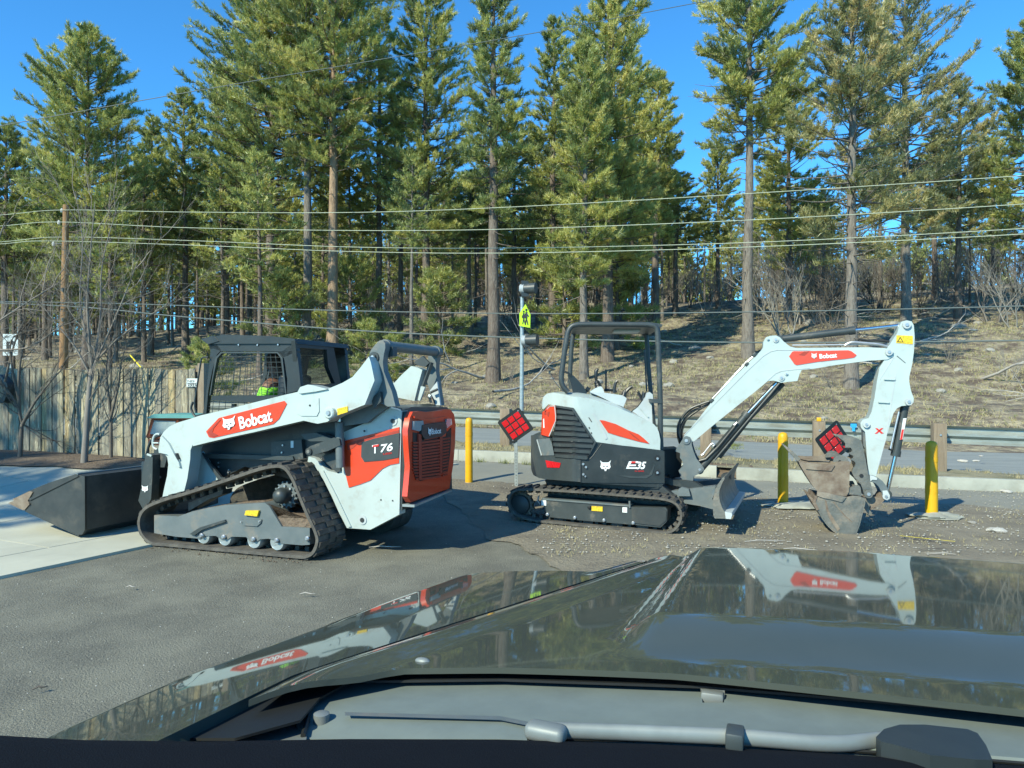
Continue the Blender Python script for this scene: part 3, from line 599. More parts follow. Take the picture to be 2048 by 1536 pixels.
def pine(H, cb, R, nl, ntw, k, L=.2, w_=.03, seed=0, r0=.22, bare=.0, dead=8, top_pow=2.8, gap=.12, lean=0., tubek=8, flat=.8):
    """trunk with limbs + needle crown; cb crown base as a fraction of H"""
    g = np.random.default_rng(seed); rn = random.Random(seed); T = NT()
    zs = np.linspace(0, H, 11); bx = np.cumsum(g.normal(0, .035*H/20, 11))+lean*zs/H; by = np.cumsum(g.normal(0, .035*H/20, 11)); bx -= bx[0]; by -= by[0]
    tr = r0*(1-(zs/H))**.75*.92+.025; tr[0] *= 1.28; tr[1] *= 1.02
    T.tube(np.stack([bx, by, zs], 1), tr, tubek)
    ax = lambda z: (float(np.interp(z, zs, bx)), float(np.interp(z, zs, by)))
    C = []; A = []; TT = []
    # dead stubs under the crown
    for _ in range(dead):
        z = H*rn.uniform(.12, cb+.12); a = rn.uniform(0, 2*pi); l = rn.uniform(.4, 1.7); x, y = ax(z); el = rn.uniform(-.45, .3)
        P = [(x, y, z)]; 
        for q in range(3): P.append((P[-1][0]+cos(a)*l/3, P[-1][1]+sin(a)*l/3, P[-1][2]+el*l/3+rn.uniform(-.06, .06))); a += rn.uniform(-.3, .3)
        T.tube(P, [.028, .02, .013, .006], 4)
    lob = [(rn.uniform(0, 2*pi), rn.uniform(.15, .95), rn.uniform(.12, .35)) for _ in range(7)]
    gaps = [(rn.uniform(0, 2*pi), rn.uniform(.0, .9)) for _ in range(int(gap*40))]
    for i in range(nl):
        t = ((i+rn.random())/nl)**.92; z = H*(cb+(1-cb)*t*.985); a = i*2.39996+rn.uniform(-.5, .5)
        rr = R*max(.0, 1-t**top_pow)**.62*(.66+.34*min(1, t/.22))*rn.choice((rn.uniform(.45, .8), rn.uniform(.85, 1.2), rn.uniform(.8, 1.1)))+.18
        for (la, lt, lw) in lob: rr *= 1+lw*exp(-((((a-la+pi) % (2*pi)-pi)/.6)**2)-(((t-lt)/.12)**2))
        skip = any(abs((a-ga+pi) % (2*pi)-pi) < .42 and abs(t-gt) < .05 for ga, gt in gaps)
        x, y = ax(z); el = -.08+.62*t+rn.uniform(-.34, .34); P = [np.array((x, y, z))]; n = 5; aa = a
        for q in range(n):
            e = el+.07*q; P.append(P[-1]+np.array((cos(aa)*cos(e), sin(aa)*cos(e), sin(e)))*rr/n); aa += rn.uniform(-.16, .16)
        P = np.array(P); lr = .016+.011*rr*(1-t*.5)
        T.tube(P, np.linspace(lr, .007, n+1), 4 if rr > .8 else 3)
        if skip or rn.random() < bare: continue
        m = max(3, int(ntw*(.3+.7*rr/R)))
        base_t = rn.gauss(.45, .2); 
        for j in range(m):
            f = (.28+.72*(j+rn.random()*.8)/m); q = f*n; i0 = min(n-1, int(q)); p = P[i0]+(P[i0+1]-P[i0])*(q-i0); d0 = P[i0+1]-P[i0]; d0 = d0/np.linalg.norm(d0)
            sd = (1 if j % 2 else -1)*rn.uniform(.3, 1.25)*(1.1-.6*f); ca, sa = cos(sd), sin(sd)
            d = np.array((d0[0]*ca-d0[1]*sa, d0[0]*sa+d0[1]*ca, d0[2]*.6+rn.uniform(-.35, .95))); d /= np.linalg.norm(d)
            l = (.22+.34*rn.random())*(1.25-.6*f)*min(1.4, max(.5, rr*.55)); e = p+d*l+np.array((0, 0, .12*l))
            if l > .3: T.tube([p, (p+e)/2+(0, 0, .02), e], [.008, .006, .004], 3)
            for u in ((1., .5) if l < .3 else (1., .66, .33) if l < .55 else (1., .75, .5, .25)):
                C.append(p+(e-p)*u); A.append(d+np.array((0, 0, .75))); TT.append(base_t+rn.gauss(0, .13)+.12*(t-.5))
    x, y = ax(H)
    for _ in range(5): C.append(np.array((x, y, H-rn.random()*.3))); A.append(np.array((rn.uniform(-.3, .3), rn.uniform(-.3, .3), 1.))); TT.append(.6)
    V, tt = needles(np.array(C), np.array(A), k, L, w_, flat, np.array(TT))
    return T, V, tt
def build_pine(label, loc, params, bark='bark', leaf='pine_needles', group='tall pines on the hillside', deg=0, name='pine_tree'):
    T, V, tt = pine(**params)
    t = thing(name, label, 'tree', loc, deg, group)
    link_mesh('trunk', T.mesh('trunk', bark), t); link_mesh('crown', fast_mesh('crown', V, np.arange(len(V)).reshape(-1, 3), tt, leaf), t); return t
mains = [  # px, distance, top px y, crown half width px, crown base px y, label, options
 (172, 43, 66, 116, 560, 'broad round-topped pine left of all, standing behind the utility pole', dict(nl=150, ntw=15, top_pow=2.8)),
 (12, 46, 262, 72, 560, 'pine cut by the left edge of the photo, lower than its neighbour', dict(nl=90, ntw=12)),
 (301, 52, 240, 44, 540, 'narrow dark pine right of the broad left pine with a pointed top', dict(nl=90, ntw=9, r0=.2)),
 (372, 50, 186, 62, 520, 'slim pine filling the notch left of the big central group', dict(nl=100, ntw=10)),
 (540, 43, -70, 165, 420, 'huge dense dark-trunked pine forming the left side of the central group', dict(nl=170, ntw=16, r0=.33, top_pow=2.6)),
 (610, 41, -210, 120, 330, 'tall grey-trunked pine just left of the tan trunk', dict(nl=120, ntw=13, r0=.28)),
 (664, 40, -260, 115, 330, 'tall pine with the bright tan sunlit trunk behind the loader', dict(nl=130, ntw=13, r0=.31)),
 (760, 47, 30, 75, 470, 'slender pine between the tan trunk and the round central pine', dict(nl=90, ntw=10, r0=.22)),
 (850, 42, -66, 88, 500, 'full light-green pine right of the central group, trunk hidden low', dict(nl=140, ntw=12, r0=.25, top_pow=2.8)),
 (986, 34, -40, 58, 430, 'dark straight narrow pine left of the signal pole, its base on the bank', dict(nl=100, ntw=9, r0=.30, gap=.2)),
 (1105, 46, 44, 58, 560, 'pine with a pointed top standing above the school sign', dict(nl=110, ntw=10, r0=.24)),
 (1168, 34, 95, 66, 560, 'pine with a pale slender trunk seen through the digger canopy', dict(nl=110, ntw=10, r0=.19)),
 (1215, 38, -40, 98, 540, 'dense tall pine with a thick dark trunk seen through the digger canopy', dict(nl=160, ntw=13, r0=.30, top_pow=2.6)),
 (1312, 46, 152, 50, 470, 'narrow pine right of the canopy with a black double trunk', dict(nl=100, ntw=9, r0=.22)),
 (1496, 37, -70, 112, 300, 'tall open pine with a long bare grey trunk above the boom', dict(nl=100, ntw=15, r0=.30, gap=.45, dead=30)),
 (1578, 46, 110, 62, 540, 'dark pine half hidden behind the long bare grey trunk', dict(nl=100, ntw=9, r0=.2)),
 (1436, 56, 300, 44, 480, 'small pine in the gap left of the long bare grey trunk', dict(nl=70, ntw=8, r0=.18)),
 (1702, 30, -30, 128, 520, 'thin brownish pine with curved bare limbs, its base beside the digger arm', dict(nl=95, ntw=15, r0=.27, gap=.5, dead=34)),
 (1812, 40, -30, 120, 480, 'tall greyish pine above the stick of the digger', dict(nl=125, ntw=12, r0=.27, gap=.35, dead=20)),
 (1915, 44, 170, 62, 480, 'twin-stemmed thin pine right of the digger arm top', dict(nl=90, ntw=9, r0=.2, gap=.3, dead=20)),
 (2060, 42, 50, 92, 500, 'pine cut by the right edge of the photo', dict(nl=120, ntw=12, r0=.25)),
 (455, 52, 150, 85, 500, 'bushy pine filling in behind the left of the central group', dict(nl=110, ntw=10, r0=.2)),
 (90, 55, 300, 60, 560, 'green pine between the left edge pine and the broad pine', dict(nl=80, ntw=9, r0=.2)),
 (1262, 50, 100, 62, 520, 'green pine filling in right of the dense canopy pine', dict(nl=100, ntw=9, r0=.2)),
 (1030, 52, 230, 60, 520, 'green pine filling in just behind the signal', dict(nl=90, ntw=9, r0=.2)),
]
rm = random.Random(31); row2 = {}
for px, yt, wh in ((232, 330, 'right of the broad round-topped pine'), (500, 230, 'just left of the huge dark-trunked pine'), (700, 240, 'right of the bright tan trunk'), (800, 190, 'left of the light-green pine'),
                   (940, 330, 'left of the dark straight pine'), (1075, 250, 'between the signal and the pointed pine'), (1150, 200, 'behind the pale slender trunk'), (1350, 330, 'right of the black double trunk'), (1545, 300, 'just right of the long bare trunk'),
                   (1640, 380, 'left of the thin brownish pine'), (1760, 250, 'right of the thin brownish pine'), (1870, 260, 'between the greyish and the twin-stemmed pines'), (1985, 260, 'left of the pine at the right edge'), (130, 400, 'left below the broad pine'), (40, 420, 'low at the left edge')):
    mains.append((px, rm.uniform(50, 60), yt+20, rm.uniform(38, 58), 540, 'second-row pine standing '+wh, dict(nl=62, ntw=9, r0=.18, dead=12)))
for i, (px, d, ytop, hw, ycb, lab, op) in enumerate(mains):
    p = at(px, 700, d); zb = hgt(p.x, d); ztop = at(px, ytop, d).z; H = ztop-zb+.3; zc_ = at(px, ycb+(8 if px < 1450 else 0), d).z
    op = dict(op); op.setdefault('r0', .25); op['nl'] = int(op['nl']*1.55)
    sparse = px in (1702, 1812, 1915)
    if lab.startswith('second-row'):
        kk = i % 4
        if kk not in row2:
            T_, V_, tt_ = pine(H=17, cb=[.46, .55, .40, .5][kk], R=1.75, seed=700+kk, k=15, L=.27, w_=.042, **op); row2[kk] = (T_.mesh('trunk', ['bark', 'grey_bark'][kk % 2]), fast_mesh('crown', V_, np.arange(len(V_)).reshape(-1, 3), tt_, 'pine_needles'))
        t = thing('pine_tree', lab, 'tree', (p.x, d, zb-.15), i*77 % 360, 'tall pines on the hillside'); sw = hw/F*d/1.75; t.scale = (sw, sw, H/17); link_mesh('trunk', row2[kk][0], t); link_mesh('crown', row2[kk][1], t); continue
    build_pine(lab, (p.x, d, zb-.15), dict(H=H, cb=max(.12, (zc_-zb)/H), R=hw/F*d*1.0, seed=100+i, k=17 if not sparse else 14, L=.25, w_=.033 if d < 45 else .038, **op),
               bark='tan_bark' if px == 664 else 'grey_bark' if px in (610, 1168, 1496, 1812, 1702) else 'bark', leaf='pine_needles_sparse' if sparse else 'pine_needles', deg=random.uniform(0, 360) if False else 0)
# second stem beside two of the trunks
protos = []
for i in range(8):
    H = [15, 17, 13, 16, 18, 12, 11, 13][i]
    T, V, tt = pine(H=H, cb=[.5, .58, .42, .62, .5, .36, .2, .28][i], R=[1.9, 1.7, 1.8, 1.6, 2.0, 1.7, 1.7, 1.6][i], nl=64, ntw=7, k=9, L=.3, w_=.06, seed=300+i, r0=[.17, .19, .14, .16, .2, .13, .13, .15][i], dead=26, tubek=6, gap=.2)
    tm = T.mesh('trunk', ['bark', 'grey_bark', 'bark', 'bark', 'grey_bark', 'bark', 'bark', 'grey_bark'][i]); cm = fast_mesh('crown', V, np.arange(len(V)).reshape(-1, 3), tt, 'pine_needles')
    protos.append((H, tm, cm))
occ = [(at(m[0], 700, m[1]).x, m[1]) for m in mains]
rb = random.Random(11); cnt = 0; tries = 0
adj = ['slim', 'straight', 'thin-trunked', 'dark', 'mid-sized', 'bushy-topped']
while cnt < 225 and tries < 20000:
    tries += 1
    d = rb.uniform(34, 104) if cnt < 105 else rb.uniform(62, 108); px = rb.uniform(-90, 2140); x = at(px, 700, d).x; s = road_s(x, d)
    if s < 17 or s > 100: continue
    if px > 1250 and d < 44: continue
    if px > 1380 and rb.random() < .25: continue
    mn = 1.5 if d > 60 else 2.4
    if any((x-a)**2+(d-b)**2 < mn*mn for a, b in occ): continue
    zb = hgt(x, d); lim = (430 if px < 1330 else 500)-rb.uniform(0, 130); 
    if px < 60: lim = max(lim, 400)
    Hw = at(px, lim, d).z-zb
    if Hw < 7: continue
    Hw = min(Hw, 24)
    if cnt >= 105: Hw = min(Hw, rb.uniform(8, 15))
    H, tm, cm = protos[rb.randrange(6) if cnt < 105 else rb.choice((2, 5, 6, 7))]; sc = Hw/H
    t = thing('pine_tree', '%s background pine trunk among many standing on the wooded slope' % adj[cnt % 6], 'tree', (x, d, zb-.1), rb.uniform(0, 360), 'background pines on the slope')
    t['label'] = 'background pine standing among many alike on the wooded slope'
    wsc = min(sc, 1.15)*rb.uniform(.85, 1.15); t.scale = (wsc, wsc, sc)
    link_mesh('trunk', tm, t); link_mesh('crown', cm, t); occ.append((x, d)); cnt += 1
# low bushy young pines
T, V, tt = pine(H=3.4, cb=.06, R=1.2, nl=46, ntw=9, k=15, L=.2, w_=.028, seed=55, r0=.07, dead=2)
tm = T.mesh('trunk', 'bark'); cm = fast_mesh('crown', V, np.arange(len(V)).reshape(-1, 3), tt, 'pine_needles')
for px, d, sc, lab in ((415, 30, .85, 'low bushy young pine left of the loader cab roof'), (735, 36, .8, 'young pine with soft foliage above the loader arm tower'), (560, 40, 1.5, 'young pine standing among the trunks behind the loader cab'),
                       (880, 40, 1.3, 'young pine left of the dark straight pine'), (790, 33, .7, 'small young pine behind the loader crossbar'), (1130, 42, 1.6, 'young pine right of the school sign'), (700, 44, 1.6, 'young pine right of the tan trunk'), (1235, 42, 1.6, 'young pine behind the digger canopy roof')):
    p = at(px, 700, d); t = thing('young_pine', lab, 'tree', (p.x, d, hgt(p.x, d)-.05), px*7 % 360, 'young pines on the slope'); t.scale = (sc, sc, sc); link_mesh('trunk', tm, t); link_mesh('crown', cm, t)
# ---------------------------------------------------------------- bare deciduous trees and brush
def bare(T, p, d, l, r, depth, rn, curve=.16, up=.12, nsub=(2, 4), k=5):
    P = [np.array(p, float)]; d = np.array(d, float); n = 4
    for q in range(n):
        d = d+np.array([rn.gauss(0, curve) for _ in range(3)])+np.array((0, 0, up)); d /= np.linalg.norm(d); P.append(P[-1]+d*l/n)
    T.tube(P, np.linspace(r, r*.55 if depth else r*.25, n+1), k if r > .02 else 3)
    if depth:
        for _ in range(rn.randint(*nsub)):
            f = rn.uniform(.35, 1.); i0 = min(n-1, int(f*n)); q = P[i0]+(P[i0+1]-P[i0])*(f*n-i0); a = rn.uniform(0, 2*pi); s_ = rn.uniform(.35, .8)
            o = np.cross(d, (cos(a), sin(a), .3)); o /= np.linalg.norm(o)+1e-9; bare(T, q, d+o*s_, l*rn.uniform(.5, .8), r*.5, depth-1, rn, curve, up, nsub, k)
        bare(T, P[-1], d, l*.75, r*.55, depth-1, rn, curve, up, nsub, k)
def bare_tree(label, x, y, stems, m, seed, name='bare_tree', z=None, group='bare young trees by the fence'):
    rn = random.Random(seed); T = NT()
    for (dx, dy, dz, l, r, dep, nsub) in stems: bare(T, (0, 0, 0) if not isinstance(dx, tuple) else dx, (dy, dz[0], dz[1]) if isinstance(dx, tuple) else (dx, dy, dz), l, r, dep, rn, .10, .10, nsub)
    o = link_mesh(name, T.mesh(name, m), None, (x, y, (base(x, y) if z is None else z)-.03)); tag(o, label, 'tree', group); return o
def trace_tree(label, lines, d, m, seed, twigs=3, tl=.5):
    """a young tree whose main stems follow (px,py,r) paths at distance d with some spread in depth"""
    rn = random.Random(seed); T = NT(); b = at(lines[0][0][0], lines[0][0][1], d); o0 = np.array(b)
    for j, ln in enumerate(lines):
        dd = rn.uniform(-.6, .6) if j else 0; P = []; Rr = []
        for i, (px, py, r) in enumerate(ln): P.append(np.array(at(px, py, d+dd*i/len(ln)))-o0); Rr.append(r)
        Ps = np.array([np.array(v) for v in spline(P, 4)]); T.tube(Ps, np.interp(np.linspace(0, 1, len(Ps)), np.linspace(0, 1, len(Rr)), Rr), 6)
        for q in range(1 if j == 0 else 2, len(Ps)-1):
            if j == 0 and q < len(Ps)*.45: continue
            if rn.random() < .8:
                dr = Ps[q+1]-Ps[q]; dr = dr/np.linalg.norm(dr); a = rn.uniform(0, 2*pi); o = np.cross(dr, (cos(a), sin(a), .2)); rq = Rr[-1]*.9+.004
                bare(T, Ps[q], dr+o*rn.uniform(.4, .9), tl*rn.uniform(.6, 1.5), min(rq, .012), twigs-1, rn, .16, .06, (1, 3), 4)
    t = link_mesh('bare_tree', T.mesh('bare_tree', m), None, tuple(b-Vector((0, 0, .03)))); tag(t, label, 'tree', 'bare young trees by the fence')
trace_tree('leafless pale young tree with many upright branches before the fence', [[(168, 928, .055), (173, 850, .045), (180, 760, .036), (184, 735, .032)], [(184, 735, .026), (176, 640, .018), (176, 560, .012), (190, 400, .005)],
  [(184, 735, .022), (200, 640, .014), (205, 520, .009), (238, 400, .004)], [(184, 735, .022), (205, 690, .016), (240, 610, .011), (275, 520, .005)], [(190, 720, .02), (240, 670, .013), (310, 620, .008), (345, 600, .004)],
  [(180, 700, .02), (160, 600, .012), (165, 480, .008), (150, 380, .003)], [(182, 750, .016), (150, 690, .014), (110, 640, .008), (80, 600, .004)]], 11.7, 'brush_twig', 5, 4, .5)
trace_tree('leafless dark forked young tree at the left end of the fence', [[(40, 916, .036), (43, 850, .03), (45, 845, .028)], [(45, 845, .024), (30, 800, .02), (-10, 740, .02), (-40, 650, .012)], [(45, 845, .03), (70, 800, .02), (105, 755, .012), (130, 730, .006)],
  [(40, 830, .025), (38, 740, .018), (60, 640, .010), (110, 560, .004)], [(38, 800, .02), (20, 690, .014), (50, 660, .01), (120, 650, .004)], [(10, 760, .02), (30, 680, .014), (60, 620, .008), (100, 580, .003)]], 12.2, 'dark_twig', 8, 4, .5)
trace_tree('leafless thin young tree third from left before the fence', [[(222, 930, .032), (222, 860, .026), (222, 830, .022)], [(222, 830, .026), (216, 780, .02), (213, 730, .014), (222, 660, .006)], [(222, 830, .024), (236, 770, .018), (243, 720, .01), (262, 660, .004)]], 12.2, 'dark_twig', 9, 3, .35)
trace_tree('leafless spreading tree leaning in at the left edge', [[(-120, 930, .07), (-110, 800, .06), (-90, 720, .05)], [(-90, 720, .03), (-30, 660, .018), (40, 610, .012), (120, 560, .006)], [(-90, 720, .05), (-60, 620, .03), (-20, 520, .018), (10, 440, .006)],
  [(-90, 740, .04), (-20, 700, .024), (60, 690, .012), (130, 640, .005)]], 11.5, 'brush_twig', 12, 3, .5)
# grey oak brush on the slope
bp = []
for i in range(5):
    rn = random.Random(40+i); T = NT()
    for j in range(6):
        a = rn.uniform(0, 2*pi); bare(T, (cos(a)*.25, sin(a)*.25, 0), (cos(a)*.35, sin(a)*.35, 1), rn.uniform(1.0, 1.7), .035, 3, rn, .2, .1, (2, 4), 4)
    bp.append(T.mesh('brush', ['brush_twig', 'twig', 'brush_twig', 'dark_twig', 'brush_twig'][i]))
rb = random.Random(5); spots = []
for px, d, sc in [(1600, 44, 1.9), (1575, 40, 1.5), (1632, 47, 2.0), (1655, 42, 1.3), (1530, 48, 1.5), (1985, 43, 1.5), (2030, 40, 1.3), (1945, 46, 1.5), (2075, 45, 1.7), (1895, 50, 1.4), (1380, 58, 1.1), (1450, 60, 1.2), (1340, 62, 1.1), (1760, 50, 1.4)]: spots.append((px, d, sc))
for _ in range(95): spots.append((rb.choice([rb.uniform(500, 1300), rb.uniform(1300, 2100)]), rb.uniform(48, 80), rb.uniform(.6, 1.5)))
for i, (px, d, sc) in enumerate(spots):
    p = at(px, 700, d); o = link_mesh('brush', bp[i % 5], None, (p.x, d, hgt(p.x, d)-.05)); o.rotation_euler = (0, 0, i*1.7); o.scale = (sc, sc, sc)
    o.name = 'oak_brush'; tag(o, 'leafless grey oak brush clump growing among the pines on the slope', 'shrub', 'leafless oak brush on the slope')
# small sticks of brush close to the bank
for i, (px, d, sc) in enumerate([(1665, 30, .35), (700, 31, .45), (760, 30, .35), (1680, 36, .8), (1900, 33, .4), (1020, 33, .35), (2020, 30, .45)]):
    p = at(px, 700, d); o = link_mesh('oak_brush', bp[i % 5], None, (p.x, d, hgt(p.x, d)-.03)); o.rotation_euler = (0, 0, i*2.1); o.scale = (sc, sc, sc)
    tag(o, ['thin low twiggy shrub at the foot of the brownish pine', 'thin low twiggy shrub behind the loader crossbar', 'smallest twiggy shrub behind the loader arm', 'upright twiggy shrub above the boom', 'thin twiggy shrub right of the digger arm', 'thin twiggy shrub left of the digger canopy', 'thin twiggy shrub at the right edge bank'][i], 'shrub')
# fallen wood
rb = random.Random(21)
lg = []
for i in range(4):
    T = NT(); rn = random.Random(60+i); bare(T, (-1.2, 0, .1), (1, 0, .02), 2.4, .055, 2, rn, .12, .0, (1, 3), 6); lg.append(T.mesh('fallen_branch', 'dead_wood'))
for i in range(44):
    px = rb.uniform(-40, 2100); d = rb.uniform(26, 62); p = at(px, 700, d)
    if road_s(p.x, d) < 12: continue
    o = link_mesh('fallen_branch', lg[i % 4], None, (p.x, d, hgt(p.x, d)+.02)); o.rotation_euler = (rb.uniform(-.1, .1), rb.uniform(-.12, .12), rb.uniform(0, 6.3)); s_ = rb.uniform(.4, 1.3); o.scale = (s_, s_, s_)
    tag(o, 'bleached fallen branch lying on the wooded slope', 'branch', 'fallen branches on the slope')
# rocks
rk = []
for i in range(5):
    bm = B(); bmesh.ops.create_icosphere(bm, subdivisions=2, radius=1.)
    for v in bm.verts: v.co *= 1+.35*noise.noise(v.co*1.3+Vector((i*9, 0, 0))); v.co.z *= .6
    me = bpy.data.meshes.new('rock'); bm.to_mesh(me); bm.free(); me.materials.append(MATS['stone']); rk.append(me)
for i in range(120):
    px = rb.uniform(-20, 2080) if i % 3 else rb.uniform(1250, 2080); d = rb.uniform(25, 64); p = at(px, 700, d)
    if road_s(p.x, d) < 11: continue
    s_ = rb.uniform(.10, .42)*(1 if d > 40 else .6); o = link_mesh('rock', rk[i % 5], None, (p.x, d, hgt(p.x, d)+s_*.1)); o.scale = (s_, s_*rb.uniform(.7, 1.3), s_*rb.uniform(.7, 1.1)); o.rotation_euler = (0, 0, rb.uniform(0, 6.3))
    tag(o, 'grey rock lying on the wooded slope', 'rock', 'rocks scattered on the slope')
# dry grass and litter on the bank
def blades(name, pts, h, w_, m, k=4):
    n = len(pts); P = np.repeat(np.array(pts), k, 0); P[:, :2] += RNG.normal(0, .03, (n*k, 2)); a = RNG.uniform(0, 2*pi, n*k); hh = h*RNG.uniform(.4, 1.4, n*k)
    ww = w_*RNG.uniform(.6, 1.3, n*k); dx = np.stack([np.cos(a)*ww, np.sin(a)*ww, 0*a], 1); tp_ = P+np.stack([RNG.normal(0, .5, n*k)*hh, RNG.normal(0, .5, n*k)*hh, hh], 1)
    V = np.stack([P-dx, P+dx, tp_], 1).reshape(-1, 3); o = link_mesh(name, fast_mesh(name, V, np.arange(len(V)).reshape(-1, 3), None, m)); return tag(o, kind='stuff')
pts = []; rb = random.Random(3)
while len(pts) < 26000:
    d = rb.uniform(22, 58); x = rb.uniform(-.72, .72)*d; s = road_s(x, d)
    if s < 9.3 or noise.noise((x*.25, d*.25, 2))+rb.uniform(-.3, .5) < 0: continue
    pts.append((x, d, hgt(x, d)-.01))
blades('dry_grass', pts[:19000], .14, .014, 'straw', 4); blades('green_grass', pts[19000:], .09, .013, 'green_grass', 4)
pts = []
for _ in range(2600):
    t = rb.random()*(len(KERB)-1); i = int(t); f = t-i; x = KERB[i][0]+(KERB[i+1][0]-KERB[i][0])*f; y = KERB[i][1]+(KERB[i+1][1]-KERB[i][1])*f; y += rb.uniform(.25, 2.6)
    if road_s(x, y) > .2 or noise.noise((x*1.1, y*1.1, 2)) < -.05: continue
    pts.append((x, y, base(x, y)+.18))
blades('verge_grass', pts, .07, .006, 'straw', 5)
pts = []
for px, py in ((1845, 968), (1840, 969), (1010, 927), (1030, 926), (960, 925), (1520, 957), (1500, 958), (1850, 967), (1055, 930)):
    p = ghit(px, py)
    for _ in range(14): pts.append((p.x+rb.gauss(0, .05), p.y-.05+rb.gauss(0, .02), p.z))
for px, py in ((1440, 908), (1455, 912), (1410, 915), (1470, 905)):
    p = ghit(px, py)
    for _ in range(40): pts.append((p.x+rb.gauss(0, .12), p.y+rb.gauss(0, .12), p.z+.16))
blades('weeds', pts, .09, .006, 'green_grass', 4)
# trees outside the frame whose shade falls on the fence, the driveway and the lot
# far woods beyond the crest, one mass
T = NT(); FV = []; FT = []; rb2 = random.Random(99)
def clump(c, r, n):
    for _ in range(n):
        q = c+np.array([rb2.gauss(0, r) for _ in range(3)])*np.array((1, 1, .8)); C_.append(q); A_.append(np.array((rb2.gauss(0, .5), rb2.gauss(0, .5), .7))); t_.append(rb2.gauss(.45, .2))
C_ = []; A_ = []; t_ = []
for _ in range(430):
    d = rb2.uniform(84, 150); px = rb2.uniform(-150, 2200); x = at(px, 700, d).x; z0 = hgt(x, d); H = rb2.uniform(8, 13.5)*(1 if px < 1330 else .72); r = rb2.uniform(1.1, 1.9)
    T.tube([(x, d, z0-.3), (x+rb2.gauss(0, .15), d, z0+H*.5), (x, d, z0+H)], [.2, .15, .04], 4); cb_ = rb2.uniform(.12, .5)
    for k in range(30): f = rb2.random(); clump(np.array((x+rb2.gauss(0, 1)*r*(1-f)*.55, d+rb2.gauss(0, .8), z0+H*(cb_+(1-cb_)*f))), .28, 3)
V_, tt_ = needles(np.array(C_), np.array(A_), 5, .75, .22, .8, np.array(t_))
fw = link_mesh('far_woods', T.mesh('far_woods', 'bark')); tag(fw, kind='stuff')
fc = link_mesh('far_foliage', fast_mesh('far_foliage', V_, np.arange(len(V_)).reshape(-1, 3), tt_, 'pine_needles')); tag(fc, kind='stuff')
for x, y, pi_, sc, lab in ((-19., 1.5, 0, 1., 'pine outside the left frame edge whose shade falls on the fence'), (-17.5, -3., 3, .95, 'pine outside the frame, far left behind the driveway'), (-22., 4.5, 4, .9, 'pine furthest left outside the frame')):
    t = thing('pine_tree', lab, 'tree', (x, y, base(x, y)), 40, 'pines beside the lot outside the frame'); t.scale = (sc, sc, sc); link_mesh('trunk', protos[pi_][1], t); link_mesh('crown', protos[pi_][2], t)
for i, (x, y, l, sd_) in enumerate(((-15.5, 4.2, 2.6, 71), (-12.6, 1.2, 2.2, 72), (-19.5, 6.0, 2.7, 73))):
    rn = random.Random(sd_); T = NT(); bare(T, (0, 0, -.1), (.08, .03, 1), l*1.3, .17, 5, rn, .12, .06, (2, 3), 7)
    o = link_mesh('bare_tree', T.mesh('bare_tree', 'grey_bark'), None, (x, y, base(x, y))); tag(o, ['leafless tree beyond the left frame edge, level with the driveway middle', 'leafless tree outside the frame, left of the car', 'leafless tree furthest left outside the frame', 'leafless tree outside the frame, behind the car'][i], 'tree', 'leafless trees beside the lot')
